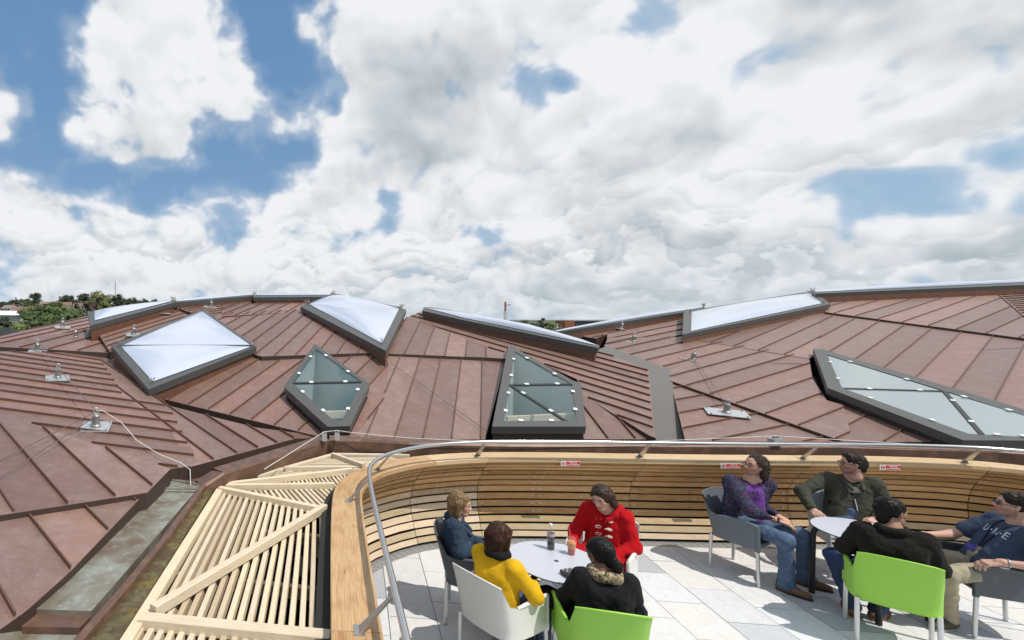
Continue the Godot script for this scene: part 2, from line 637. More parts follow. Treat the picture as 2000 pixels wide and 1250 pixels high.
	m2.metallic = 0.15
	triplanar(m2, 0.8)
	mats.patina = m2
	var cap := layered(S, c8(104, 78, 66), [[nA, 0.45, 0.75, c8(126, 96, 82), 0.8], [nC, 0.5, 0.8, c8(86, 70, 62), 0.7], [nB, 0.6, 0.9, c8(122, 92, 60), 0.6]])
	var m3 := StandardMaterial3D.new()
	m3.albedo_texture = cap
	m3.roughness = 0.45
	m3.metallic = 0.15
	triplanar(m3, 0.7)
	mats.cap = m3
	# paving
	for i in 6:
		var b: Color = [c8(218, 218, 218), c8(217, 219, 221), c8(182, 185, 191), c8(220, 218, 215), c8(212, 213, 215), c8(195, 198, 203)][i]
		var m := StandardMaterial3D.new()
		m.albedo_texture = mats.stone_tex if mats.has("stone_tex") else null
		if not mats.has("stone_tex"):
			mats["stone_tex"] = layered(S, c8(246, 246, 246), [[nB, 0.4, 0.8, c8(255, 255, 255), 0.8], [nA, 0.55, 0.85, c8(236, 235, 232), 0.5], [nD, 0.7, 0.95, c8(214, 212, 208), 0.5], [nE, 0.2, 0.05, c8(200, 198, 192), 0.6]])
			m.albedo_texture = mats.stone_tex
		m.albedo_color = b
		m.roughness = 0.8
		triplanar(m, 0.8)
		m.uv1_offset = Vector3(0.31 * i, 0, 0.17 * i)
		mats["tile%d" % i] = m
	mats.drain = mat(Color(0.36, 0.37, 0.37), 0.5, 0.3)
	mats.grout = mat(Color(0.30, 0.29, 0.27), 0.9)
	mats.red_sign = mat(Color(0.55, 0.03, 0.03), 0.4)
	mats.white = mat(Color(0.80, 0.80, 0.78), 0.4)
	mats.black = mat(Color(0.012, 0.012, 0.013), 0.45)

# ---------------------------------------------------------------- copper roof
func facet(roof: Node3D, pts: Array, sa: Vector3, sb: Vector3, spacing: float, tone: int, holes: Array) -> void:
	var n := newell(pts)
	var e1 := (sb - sa).normalized()
	e1 = (e1 - n * e1.dot(n)).normalized()
	var e2 := n.cross(e1).normalized()
	var o = sa - n * (sa - pts[0]).dot(n)
	var poly := PackedVector2Array()
	var lo := 1e9
	var hi := -1e9
	for p in pts:
		var q := Vector2((p - o).dot(e1), (p - o).dot(e2))
		poly.append(q)
		lo = minf(lo, q.y)
		hi = maxf(hi, q.y)
	if Geometry2D.is_polygon_clockwise(poly):
		poly.reverse()
	var st := begin()
	sides_of(st, pts, Vector3.DOWN * 0.5)
	var base := part("roof_facet", done(st), mats.fascia, roof)
	var cuts := []
	for h in holes:
		var hp := PackedVector2Array()
		for p in holes_of[h]:
			var t: float = (pts[0] - p).dot(n) / n.y
			var q: Vector3 = p + Vector3.UP * t
			hp.append(Vector2((q - o).dot(e1), (q - o).dot(e2)))
		if Geometry2D.is_polygon_clockwise(hp):
			hp.reverse()
		var small := Geometry2D.offset_polygon(hp, -0.03)
		cuts.append(small[0])
	var r := RandomNumberGenerator.new()
	r.seed = hash(pts[0])
	for k in range(int(floor(lo / spacing)) - 1, int(ceil(hi / spacing)) + 1):
		var band := PackedVector2Array([Vector2(-200, k * spacing), Vector2(200, k * spacing), Vector2(200, (k + 1) * spacing), Vector2(-200, (k + 1) * spacing)])
		var bits: Array = Geometry2D.intersect_polygons(poly, band)
		for c in cuts:
			var next := []
			for b in bits:
				for piece in Geometry2D.clip_polygons(b, c):
					if not Geometry2D.is_polygon_clockwise(piece):
						next.append(piece)
			bits = next
		for b in bits:
			var area := 0.0
			for i in b.size():
				area += b[i].cross(b[(i + 1) % b.size()])
			if absf(area) * 0.5 < 0.004:
				continue
			var p3 := []
			for q in b:
				p3.append(o + e1 * q.x + e2 * q.y + n * r.randf_range(0.0, 0.005))
			st = begin()
			slab(st, p3, n, 0.012, false)
			part("roof_panel", done(st), mats["copper%d" % ((tone * 2 + r.randi() % 3) % 6)], base)
		var line := PackedVector2Array([Vector2(-200, k * spacing), Vector2(200, k * spacing)])
		var runs: Array = Geometry2D.intersect_polyline_with_polygon(line, poly)
		for c in cuts:
			var next2 := []
			for b in runs:
				next2.append_array(Geometry2D.clip_polyline_with_polygon(b, c))
			runs = next2
		for s in runs:
			if s[0].distance_to(s[s.size() - 1]) < 0.12:
				continue
			var a: Vector3 = o + e1 * s[0].x + e2 * s[0].y + n * 0.016
			var z: Vector3 = o + e1 * s[s.size() - 1].x + e2 * s[s.size() - 1].y + n * 0.016
			var d := (z - a).normalized() * 0.02
			st = begin()
			beam(st, a + d, z - d, 0.013, 0.034, n)
			part("standing_seam", done(st), mats.seam, base)

func skylight(roof: Node3D, id: String, kind: String, outer: Array, panes: Array, _bars: Array, curb: float, label: String) -> void:
	var n := newell(outer)
	holes_of[id] = outer
	var mid := Vector3.ZERO
	for p in outer:
		mid += p / outer.size()
	var inner := []
	var e1: Vector3 = (outer[1] - outer[0]).normalized()
	var e2 := n.cross(e1)
	var st := begin()
	if kind == "film":
		slab(st, outer, n, 0.13, false)
	else:
		var flat := PackedVector2Array()
		for pn in panes:
			for p in pn:
				flat.append(Vector2((p - mid).dot(e1), (p - mid).dot(e2)))
		var hull := Geometry2D.convex_hull(flat)
		for i in hull.size() - 1:
			inner.append(mid + e1 * hull[i].x + e2 * hull[i].y)
		zip_ring(st, outer, inner, mid, e1, e2, n)
		sides_of(st, outer, -n * 0.13)
		sides_of(st, inner, -n * 0.05, true)
	var frame := part("skylight", done(st), mats.frame, roof)
	frame.set_meta("label", label)
	# the upstand below the frame, set back a little
	var back := []
	for p in outer:
		back.append(p + (mid - p).normalized() * 0.05 - n * 0.12)
	st = begin()
	sides_of(st, back, Vector3.DOWN * (curb + 0.25))
	part("upstand", done(st), mats.curb if kind == "film" else mats.fascia, frame)
	var count := 0
	for pn in panes:
		if kind == "film":
			part("film_cushion", cushion(pn, n, count), mats.film, frame)
			for i in pn.size():
				var c: Vector3 = pn[i]
				var m := Vector3.ZERO
				for p in pn:
					m += p / pn.size()
				if pn.size() <= 4 and i < 3:
					part("bird_spikes", spikes(c + (c - m).normalized() * 0.05 + n * 0.01, n, hash(c)), mats.zinc_dark, frame)
		else:
			st = begin()
			var low := []
			for p in pn:
				low.append(p - n * 0.012)
			slab(st, low, n, 0.0)
			part("pane", done(st), mats.milky if id == "S4" else mats.glass, frame)
		count += 1
	if kind != "glass":
		if panes.size() > 1 and (id == "S1" or id == "S5"):
			st = begin()
			var q: Array = panes[0]
			beam(st, q[q.size() - 1] + n * 0.02, q[q.size() - 2] + n * 0.02, 0.035, 0.03, n)
			part("glazing_bar", done(st), mats.frame, frame)
		return
	# glazing bars where two panes meet, and the little clamps
	for i in panes.size():
		for a in panes[i].size():
			var p: Vector3 = panes[i][a]
			var q: Vector3 = panes[i][(a + 1) % panes[i].size()]
			var shared := false
			for j in panes.size():
				if j == i:
					continue
				for b in panes[j].size():
					var s: Vector3 = panes[j][b]
					var t: Vector3 = panes[j][(b + 1) % panes[j].size()]
					if p.distance_to(t) < 0.2 and q.distance_to(s) < 0.2:
						shared = true
						if j > i:
							st = begin()
							beam(st, p - n * 0.01, q - n * 0.01, 0.05, 0.03, n)
							part("glazing_bar", done(st), mats.frame_dark, frame)
			var l := p.distance_to(q)
			if l > 0.35 and (not shared or a == 0 or i == 0):
				for f in [0.27, 0.76]:
					var c: Vector3 = p.lerp(q, f) + n * 0.012
					var d: Vector3 = (q - p).normalized()
					st = begin()
					beam(st, c - d * 0.036, c + d * 0.036, 0.058, 0.014, n, 0.004)
					part("clamp", done(st), mats.white, frame)
	if id == "S4":
		return
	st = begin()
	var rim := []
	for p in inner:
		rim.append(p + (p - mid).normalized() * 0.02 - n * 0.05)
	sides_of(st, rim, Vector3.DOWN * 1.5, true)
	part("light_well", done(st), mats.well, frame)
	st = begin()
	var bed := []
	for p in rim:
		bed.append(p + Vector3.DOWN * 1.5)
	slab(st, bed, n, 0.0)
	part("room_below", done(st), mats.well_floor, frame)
	var p1: Array = panes[1]
	var beams := [[p1[0].lerp(p1[1], 0.42), p1[p1.size() - 1].lerp(p1[2], 0.42)]]
	if id == "S3":
		beams = [[p1[0].lerp(p1[1], 0.52), panes[2][2].lerp(panes[2][3], 0.55)], [p1[0].lerp(p1[1], 0.62), p1[1].lerp(p1[2], 0.45)]]
	for b in beams:
		st = begin()
		var down := Vector3.DOWN * 0.30
		beam(st, b[0] + down, b[1] + down, 0.07, 0.12)
		part("timber_beam", done(st), mats.louvre0, frame)

func zip_ring(st: SurfaceTool, outer: Array, inner: Array, mid: Vector3, e1: Vector3, e2: Vector3, n: Vector3) -> void:
	var ang := func(p: Vector3) -> float: return atan2((p - mid).dot(e2), (p - mid).dot(e1))
	var A := outer.duplicate()
	var B := inner.duplicate()
	A.sort_custom(func(p, q): return ang.call(p) < ang.call(q))
	B.sort_custom(func(p, q): return ang.call(p) < ang.call(q))
	var i := 0
	var j := 0
	while i < A.size() or j < B.size():
		var a: Vector3 = A[i % A.size()]
		var b: Vector3 = B[j % B.size()]
		var an: Vector3 = A[(i + 1) % A.size()]
		var bn: Vector3 = B[(j + 1) % B.size()]
		var ta: float = ang.call(an) + (TAU if i + 1 >= A.size() else 0.0)
		var tb: float = ang.call(bn) + (TAU if j + 1 >= B.size() else 0.0)
		if j >= B.size() or (i < A.size() and ta <= tb):
			tri(st, a, an, b, n)
			i += 1
		else:
			tri(st, a, bn, b, n)
			j += 1

func cushion(pn: Array, n: Vector3, sd: int) -> ArrayMesh:
	var edge := []
	var mid := Vector3.ZERO
	for p in pn:
		mid += p / pn.size()
	var reach := 0.0
	for i in pn.size():
		for k in 6:
			edge.append(pn[i].lerp(pn[(i + 1) % pn.size()], k / 6.0))
	var near := 1e9
	for p in edge:
		near = minf(near, p.distance_to(mid))
		reach = maxf(reach, p.distance_to(mid))
	var high := minf(0.16, near * 0.15 + reach * 0.015)
	var norm := away_from_edges(pn, mid)
	var fold := FastNoiseLite.new()
	fold.seed = 40 + sd
	fold.frequency = 0.9
	var st := begin()
	var rows := 9
	var rings := []
	for r in rows + 1:
		var t := 1.0 - float(r) / rows
		var ring := []
		for p in edge:
			var q: Vector3 = mid.lerp(p, t)
			var lift := pow(clampf(away_from_edges(pn, q) / norm, 0.0, 4.0), 0.55)
			ring.append(q + n * (0.012 + high * lift + 0.012 * fold.get_noise_3dv(q * 1.6) * (1.0 - t * t)))
		rings.append(ring)
	var m := edge.size()
	for r in rows:
		for i in m:
			var k := (i + 1) % m
			if r == rows - 1:
				st_tri_smooth(st, rings[r][i], rings[r][k], rings[r + 1][0], n)
			else:
				st_quad_smooth(st, rings[r][i], rings[r][k], rings[r + 1][k], rings[r + 1][i], n)
	return done(st, true)

func away_from_edges(pn: Array, q: Vector3) -> float:
	var k := 1.0
	for i in pn.size():
		var a: Vector3 = pn[i]
		var d: Vector3 = (pn[(i + 1) % pn.size()] - a).normalized()
		var r: Vector3 = q - a
		k *= (r - d * r.dot(d)).length()
	return k

func st_tri_smooth(st: SurfaceTool, a: Vector3, b: Vector3, c: Vector3, out: Vector3) -> void:
	var order := [a, b, c]
	if (c - a).cross(b - a).dot(out) < 0.0:
		order = [a, c, b]
	for p in order:
		st.set_smooth_group(1)
		st.set_uv(Vector2.ZERO)
		st.add_vertex(p)

func spikes(at: Vector3, n: Vector3, sd: int) -> ArrayMesh:
	var r := RandomNumberGenerator.new()
	r.seed = sd
	var st := begin()
	for i in 7:
		var d := (n + Vector3(r.randf_range(-1, 1), 0, r.randf_range(-1, 1)) * 0.9).normalized()
		beam(st, at, at + d * r.randf_range(0.10, 0.17), 0.007, 0.007, Vector3(0.3, 0.1, 1))
	return done(st)

func valley(roof: Node3D, pts: Array) -> void:
	var st := begin()
	var n := newell(pts)
	slab(st, pts, n, 0.05)
	part("valley_gutter", done(st), mats.lead, roof)

func build_roof() -> void:
	var roof := thing("copper_roof", "faceted brown copper roof with standing seams and diamond rooflights behind the terrace", "roof")
	# outlines in metres, surveyed facet by facet; seams run along the line between the two further points
	skylight(roof, "S2", "glass", [Vector3(0.451, 2.329, -10.833), Vector3(-0.180, 1.668, -8.901), Vector3(-0.166, 1.633, -8.799), Vector3(0.512, 1.208, -7.558), Vector3(0.858, 1.216, -7.580), Vector3(1.357, 1.668, -8.901), Vector3(1.353, 1.703, -9.005)], [[Vector3(0.469, 2.232, -10.550), Vector3(-0.033, 1.698, -8.990), Vector3(1.240, 1.716, -9.042)], [Vector3(-0.033, 1.698, -8.990), Vector3(0.629, 1.263, -7.717), Vector3(0.746, 1.263, -7.717), Vector3(1.240, 1.716, -9.042)]], [], 0.30, "diamond glass rooflight in the middle of the copper roof")
	skylight(roof, "S3", "glass", [Vector3(4.659, 2.267, -10.715), Vector3(4.760, 2.267, -10.710), Vector3(5.147, 1.731, -9.081), Vector3(5.232, 1.696, -8.970), Vector3(4.488, 1.212, -7.559), Vector3(3.060, 1.202, -7.606)], [[Vector3(4.689, 2.180, -10.454), Vector3(3.929, 1.671, -8.967), Vector3(5.053, 1.686, -8.950)], [Vector3(3.929, 1.671, -8.967), Vector3(3.310, 1.258, -7.760), Vector3(4.270, 1.265, -7.728)], [Vector3(3.929, 1.671, -8.967), Vector3(4.270, 1.265, -7.728), Vector3(4.434, 1.266, -7.723), Vector3(5.053, 1.686, -8.950)]], [], 0.30, "five sided glass rooflight right of the middle with a diagonal glazing bar")
	skylight(roof, "S4", "glass", [Vector3(12.464, 2.168, -11.803), Vector3(12.587, 2.152, -11.697), Vector3(11.888, 1.334, -7.779), Vector3(10.733, 1.125, -7.024), Vector3(9.732, 1.101, -7.154), Vector3(10.142, 1.560, -9.346)], [[Vector3(12.231, 2.053, -11.290), Vector3(10.357, 1.560, -9.294), Vector3(11.803, 1.559, -8.927)], [Vector3(10.357, 1.560, -9.294), Vector3(10.065, 1.155, -7.339), Vector3(10.215, 1.155, -7.303), Vector3(11.803, 1.559, -8.927)], [Vector3(11.803, 1.559, -8.927), Vector3(10.215, 1.155, -7.303), Vector3(10.775, 1.150, -7.136), Vector3(11.624, 1.305, -7.699)]], [], 0.30, "long milky glass rooflight on the right hand slope")
	skylight(roof, "S1", "film", [Vector3(-2.546, 3.162, -13.769), Vector3(-0.823, 2.274, -10.637), Vector3(-2.515, 1.654, -8.473), Vector3(-3.999, 2.292, -10.723)], [[Vector3(-2.527, 3.078, -13.475), Vector3(-0.929, 2.276, -10.646), Vector3(-3.763, 2.275, -10.664)], [Vector3(-3.757, 2.270, -10.647), Vector3(-0.927, 2.271, -10.630), Vector3(-2.526, 1.741, -8.779)]], [], 0.30, "large diamond rooflight with white film cushions left of the middle")
	skylight(roof, "S5", "film", [Vector3(0.180, 3.255, -14.744), Vector3(1.288, 3.765, -16.814), Vector3(3.107, 3.212, -14.331), Vector3(3.189, 3.143, -14.031), Vector3(1.896, 2.211, -10.190)], [[Vector3(0.460, 3.325, -15.015), Vector3(1.352, 3.712, -16.582), Vector3(3.038, 3.186, -14.226)], [Vector3(0.460, 3.320, -14.995), Vector3(3.030, 3.178, -14.190), Vector3(1.904, 2.334, -10.711)]], [], 0.45, "white film cushion rooflight at the crest of the middle roof")
	skylight(roof, "S0", "film", [Vector3(-5.715, 3.069, -13.572), Vector3(-5.618, 3.116, -13.785), Vector3(-4.925, 3.301, -14.661), Vector3(-3.919, 3.492, -15.593), Vector3(-3.740, 3.473, -15.526), Vector3(-3.704, 3.382, -15.131), Vector3(-5.011, 2.712, -12.065)], [[Vector3(-5.568, 3.092, -13.687), Vector3(-3.897, 3.472, -15.509), Vector3(-3.817, 3.434, -15.347), Vector3(-5.115, 2.834, -12.591)]], [], 0.30, "long white film rooflight at the far left of the roof")
	skylight(roof, "S0b", "film", [Vector3(-3.850, 3.499, -15.985), Vector3(-1.432, 3.797, -17.744), Vector3(-1.386, 3.700, -17.171), Vector3(-3.729, 3.399, -15.399)], [[Vector3(-3.814, 3.488, -15.921), Vector3(-1.446, 3.777, -17.626), Vector3(-1.430, 3.744, -17.434), Vector3(-3.756, 3.435, -15.609)]], [], 0.30, "thin sliver of a film rooflight on the skyline left of the crest")
	skylight(roof, "S0c", "film", [Vector3(-1.472, 3.776, -17.640), Vector3(1.363, 3.821, -17.922), Vector3(1.302, 3.645, -16.816), Vector3(-1.389, 3.619, -16.648)], [[Vector3(-1.420, 3.769, -17.594), Vector3(1.331, 3.806, -17.828), Vector3(1.297, 3.734, -17.374), Vector3(-1.391, 3.713, -17.238)]], [], 0.30, "low film rooflight seen edge on along the crest")
	skylight(roof, "S6", "film", [Vector3(3.726, 3.216, -14.166), Vector3(3.926, 3.224, -14.186), Vector3(4.581, 3.074, -13.581), Vector3(5.080, 2.929, -13.004), Vector3(5.846, 2.749, -12.281), Vector3(6.440, 2.415, -10.989), Vector3(6.551, 2.299, -10.546), Vector3(6.428, 2.260, -10.408), Vector3(4.335, 2.864, -12.804), Vector3(3.591, 3.115, -13.795)], [[Vector3(3.752, 3.203, -14.116), Vector3(4.561, 3.058, -13.522), Vector3(5.059, 2.914, -12.950), Vector3(5.823, 2.736, -12.233), Vector3(6.417, 2.404, -10.950), Vector3(6.509, 2.296, -10.539), Vector3(4.423, 2.907, -12.961)]], [], 0.35, "long white film rooflight running down from the crest to the valley")
	skylight(roof, "S7", "film", [Vector3(12.577, 3.090, -15.887), Vector3(13.020, 3.165, -16.149), Vector3(19.491, 3.950, -18.458), Vector3(17.526, 3.374, -16.070), Vector3(10.477, 2.460, -13.264)], [[Vector3(12.833, 3.101, -15.881), Vector3(18.893, 3.831, -18.016), Vector3(17.362, 3.390, -16.189), Vector3(10.921, 2.536, -13.533)]], [], 0.30, "white film cushion rooflight at the left end of the right hand roof")
	skylight(roof, "S8", "film", [Vector3(18.757, 3.910, -17.793), Vector3(29.324, 4.399, -17.594), Vector3(28.067, 4.185, -16.839), Vector3(18.277, 3.777, -17.248)], [[Vector3(18.769, 3.901, -17.743), Vector3(29.033, 4.364, -17.496), Vector3(28.713, 4.310, -17.303), Vector3(18.562, 3.842, -17.499)]], [], 0.50, "long film rooflight on the skyline of the right hand roof")
	skylight(roof, "S9", "film", [Vector3(7.733, 2.528, -14.638), Vector3(14.280, 3.348, -17.104), Vector3(13.832, 3.224, -16.594), Vector3(7.667, 2.485, -14.438)], [[Vector3(7.769, 2.528, -14.630), Vector3(14.132, 3.322, -17.011), Vector3(13.970, 3.275, -16.816), Vector3(7.736, 2.506, -14.529)]], [], 0.30, "far film rooflight rising behind the valley")
	facet(roof, [Vector3(-7.100, 2.449, -11.854), Vector3(-6.982, 2.775, -14.493), Vector3(-6.821, 2.986, -16.268), Vector3(-5.849, 2.628, -14.215), Vector3(-5.679, 2.526, -13.544), Vector3(-6.881, 2.380, -11.488)], Vector3(-6.801, 2.494, -12.436), Vector3(-6.456, 2.803, -15.117), 0.330, 1, [])
	facet(roof, [Vector3(-6.798, 2.407, -11.349), Vector3(-5.609, 2.554, -13.378), Vector3(-5.672, 2.649, -14.034), Vector3(-4.160, 2.102, -11.171), Vector3(-6.378, 2.268, -10.649)], Vector3(-5.997, 2.256, -10.862), Vector3(-5.737, 2.471, -12.661), 0.550, 0, [])
	facet(roof, [Vector3(-5.377, 2.661, -13.194), Vector3(-4.056, 3.362, -16.394), Vector3(-3.121, 3.067, -15.168), Vector3(-4.081, 2.239, -11.439), Vector3(-4.116, 2.135, -10.977)], Vector3(-4.629, 2.435, -12.258), Vector3(-3.484, 3.005, -14.863), 0.300, 0, [])
	facet(roof, [Vector3(-3.997, 3.300, -15.986), Vector3(-4.104, 3.468, -16.944), Vector3(-1.536, 3.792, -19.030), Vector3(-1.461, 3.627, -18.093), Vector3(-2.309, 2.980, -14.298), Vector3(-3.061, 3.060, -14.693)], Vector3(-3.560, 3.214, -15.533), Vector3(-1.843, 3.564, -17.697), 0.300, 0, [])
	facet(roof, [Vector3(-6.045, 2.217, -9.920), Vector3(-4.666, 2.079, -11.522), Vector3(-3.614, 1.790, -9.691), Vector3(-2.889, 1.584, -8.310), Vector3(-2.026, 1.422, -8.062), Vector3(-1.601, 1.286, -6.985), Vector3(-1.130, 1.136, -5.828), Vector3(-1.406, 1.166, -5.537), Vector3(-3.822, 1.627, -6.381), Vector3(-3.995, 1.659, -6.428)], Vector3(-5.341, 2.037, -8.917), Vector3(-3.412, 1.724, -9.161), 0.420, 0, [])
	facet(roof, [Vector3(-4.418, 2.052, -11.782), Vector3(-2.972, 1.652, -9.203), Vector3(-2.072, 1.434, -8.118), Vector3(-0.603, 1.160, -7.724), Vector3(0.657, 0.956, -7.889), Vector3(0.009, 1.042, -7.485), Vector3(-1.112, 1.134, -5.849), Vector3(-1.213, 1.143, -5.704), Vector3(-1.757, 1.310, -6.956), Vector3(-2.931, 1.589, -8.276), Vector3(-4.588, 2.061, -11.439)], Vector3(-1.968, 1.405, -7.929), Vector3(-0.763, 1.109, -6.419), 0.420, 1, [])
	facet(roof, [Vector3(-3.906, 1.685, -6.285), Vector3(-3.757, 1.659, -6.273), Vector3(-1.369, 1.203, -5.434), Vector3(-1.428, 1.173, -4.766), Vector3(-2.360, 1.282, -3.940), Vector3(-2.416, 1.288, -3.888)], Vector3(-2.954, 1.500, -5.891), Vector3(-1.720, 1.214, -4.625), 0.420, 2, [])
	facet(roof, [Vector3(-2.495, 1.259, -4.016), Vector3(-2.435, 1.252, -4.065), Vector3(-1.472, 1.140, -4.924), Vector3(-1.545, 1.095, -3.971), Vector3(-1.584, 1.072, -3.470), Vector3(-1.649, 1.057, -3.039), Vector3(-1.705, 1.055, -2.847), Vector3(-1.724, 1.054, -2.774)], Vector3(-2.261, 1.227, -4.137), Vector3(-1.594, 1.075, -3.497), 0.450, 1, [])
	facet(roof, [Vector3(-2.062, 2.954, -14.058), Vector3(-2.596, 3.528, -17.369), Vector3(-1.598, 3.727, -18.535), Vector3(1.483, 3.766, -18.819), Vector3(0.191, 3.096, -14.920)], Vector3(-1.588, 3.060, -14.678), Vector3(-0.834, 3.542, -17.482), 0.420, 1, [])
	facet(roof, [Vector3(-3.032, 2.517, -12.338), Vector3(-2.151, 3.060, -14.663), Vector3(0.111, 3.172, -15.209), Vector3(0.282, 3.219, -15.412), Vector3(2.055, 2.137, -10.887), Vector3(1.992, 2.096, -10.710), Vector3(1.717, 2.126, -10.830), Vector3(-0.704, 2.069, -10.513)], Vector3(-0.392, 2.107, -10.681), Vector3(0.475, 2.801, -13.650), 0.420, 0, ["S2"])
	facet(roof, [Vector3(-2.499, 1.450, -8.884), Vector3(-0.715, 2.106, -10.904), Vector3(1.796, 2.167, -11.135), Vector3(2.097, 2.103, -10.948), Vector3(1.980, 1.903, -10.339), Vector3(1.594, 1.385, -8.763), Vector3(0.851, 1.011, -7.617), Vector3(0.475, 1.018, -7.631)], Vector3(-1.065, 1.268, -8.360), Vector3(-0.303, 1.708, -9.704), 0.420, 0, ["S2"])
	facet(roof, [Vector3(2.034, 2.119, -10.934), Vector3(4.233, 2.081, -10.837), Vector3(4.607, 2.032, -10.696), Vector3(4.652, 2.056, -10.768), Vector3(2.958, 0.999, -7.623), Vector3(0.453, 1.002, -7.612), Vector3(0.855, 1.014, -7.650), Vector3(1.593, 1.386, -8.758), Vector3(1.959, 1.906, -10.303)], Vector3(2.770, 2.057, -10.756), Vector3(1.564, 1.019, -7.671), 0.420, 2, ["S2", "S3"])
	facet(roof, [Vector3(3.189, 2.935, -14.032), Vector3(3.344, 2.915, -13.955), Vector3(4.381, 2.224, -11.214), Vector3(4.653, 2.103, -10.735), Vector3(4.482, 2.029, -10.441), Vector3(4.106, 2.046, -10.510), Vector3(2.017, 2.110, -10.761)], Vector3(3.404, 2.765, -13.361), Vector3(2.431, 2.127, -10.826), 0.420, 1, [])
	facet(roof, [Vector3(3.179, 2.915, -13.986), Vector3(3.811, 3.118, -14.563), Vector3(4.565, 2.820, -13.483), Vector3(6.801, 2.160, -11.011), Vector3(7.158, 1.845, -9.931), Vector3(5.676, 1.117, -7.751), Vector3(5.503, 1.031, -7.492), Vector3(5.271, 1.473, -8.973), Vector3(5.544, 1.689, -9.642), Vector3(4.938, 2.198, -11.394), Vector3(4.740, 2.082, -11.040), Vector3(4.140, 2.419, -12.229)], Vector3(5.511, 1.669, -9.583), Vector3(6.229, 1.392, -8.577), 0.300, 0, ["S3"])
	facet(roof, [Vector3(5.290, 1.539, -9.113), Vector3(5.273, 1.452, -8.873), Vector3(5.611, 0.998, -7.625), Vector3(4.448, 0.998, -7.625)], Vector3(5.008, 1.283, -8.407), Vector3(4.879, 1.017, -7.678), 0.420, 1, ["S3"])
	facet(roof, [Vector3(8.248, 2.483, -15.533), Vector3(13.920, 3.174, -17.570), Vector3(12.733, 2.815, -16.071), Vector3(9.532, 2.427, -14.934), Vector3(8.876, 2.301, -14.467)], Vector3(8.701, 2.368, -14.847), Vector3(13.145, 2.951, -16.649), 0.300, 1, [])
	facet(roof, [Vector3(9.491, 2.448, -14.901), Vector3(12.959, 2.913, -16.357), Vector3(11.002, 2.316, -13.862), Vector3(8.481, 2.092, -13.373)], Vector3(9.696, 2.379, -14.504), Vector3(12.039, 2.688, -15.464), 0.420, 0, [])
	facet(roof, [Vector3(8.493, 2.134, -13.481), Vector3(9.167, 2.344, -14.362), Vector3(11.060, 2.359, -13.960), Vector3(11.358, 2.374, -13.961), Vector3(12.230, 1.962, -11.682), Vector3(10.857, 1.616, -10.299), Vector3(9.949, 1.348, -9.184), Vector3(9.994, 1.304, -8.953), Vector3(8.645, 0.968, -7.608), Vector3(8.509, 0.964, -7.624), Vector3(8.109, 1.536, -10.584), Vector3(8.631, 1.731, -11.428)], Vector3(8.346, 1.390, -9.798), Vector3(11.772, 1.851, -11.245), 0.500, 0, ["S4"])
	facet(roof, [Vector3(8.255, 1.536, -10.800), Vector3(8.645, 0.940, -7.720), Vector3(8.583, 0.926, -7.665), Vector3(6.368, 0.883, -8.007)], Vector3(6.722, 0.990, -8.452), Vector3(8.381, 1.157, -8.870), 0.500, 0, [])
	facet(roof, [Vector3(10.109, 1.292, -9.117), Vector3(10.352, 1.166, -8.422), Vector3(10.004, 0.975, -7.556), Vector3(8.707, 0.939, -7.701)], Vector3(9.414, 1.097, -8.312), Vector3(9.951, 1.174, -8.565), 0.500, 2, ["S4"])
	facet(roof, [Vector3(11.360, 2.397, -14.027), Vector3(17.382, 3.123, -16.153), Vector3(12.994, 2.103, -12.149), Vector3(12.091, 1.938, -11.549), Vector3(11.078, 2.301, -13.617)], Vector3(11.664, 2.196, -12.945), Vector3(15.134, 2.776, -14.977), 0.500, 1, [])
	facet(roof, [Vector3(17.073, 3.061, -15.920), Vector3(17.631, 3.155, -16.247), Vector3(18.437, 2.158, -11.062), Vector3(11.934, 1.052, -7.160), Vector3(10.324, 1.082, -7.713), Vector3(12.656, 2.033, -11.883)], Vector3(13.131, 2.088, -12.039), Vector3(17.654, 2.858, -14.756), 0.500, 0, ["S4"])
	facet(roof, [Vector3(17.075, 3.100, -15.815), Vector3(19.227, 3.565, -17.600), Vector3(25.325, 3.892, -17.713), Vector3(18.981, 2.517, -12.421), Vector3(18.206, 2.179, -10.923)], Vector3(17.793, 2.939, -14.827), Vector3(23.697, 3.790, -17.607), 0.500, 1, [])
	facet(roof, [Vector3(25.254, 3.927, -17.754), Vector3(30.087, 4.228, -18.052), Vector3(18.061, 2.184, -10.836), Vector3(18.672, 2.491, -12.219)], Vector3(22.408, 3.306, -15.360), Vector3(22.730, 3.239, -14.945), 0.500, 0, [])
	valley(roof, [Vector3(7.585, 2.092, -12.362), Vector3(8.029, 2.179, -12.633), Vector3(8.563, 1.730, -11.217), Vector3(6.644, 0.808, -8.342), Vector3(6.095, 0.808, -8.345), Vector3(8.020, 1.707, -11.148)])

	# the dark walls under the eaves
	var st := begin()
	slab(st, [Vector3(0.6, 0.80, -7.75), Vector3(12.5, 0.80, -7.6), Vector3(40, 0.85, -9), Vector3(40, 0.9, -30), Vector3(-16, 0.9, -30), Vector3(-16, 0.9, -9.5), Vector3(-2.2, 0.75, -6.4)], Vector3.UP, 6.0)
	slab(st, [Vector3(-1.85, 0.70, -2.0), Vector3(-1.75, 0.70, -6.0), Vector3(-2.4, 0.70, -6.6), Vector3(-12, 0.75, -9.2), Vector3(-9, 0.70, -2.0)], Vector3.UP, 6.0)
	part("wall", done(st), mats.void_dark, roof)

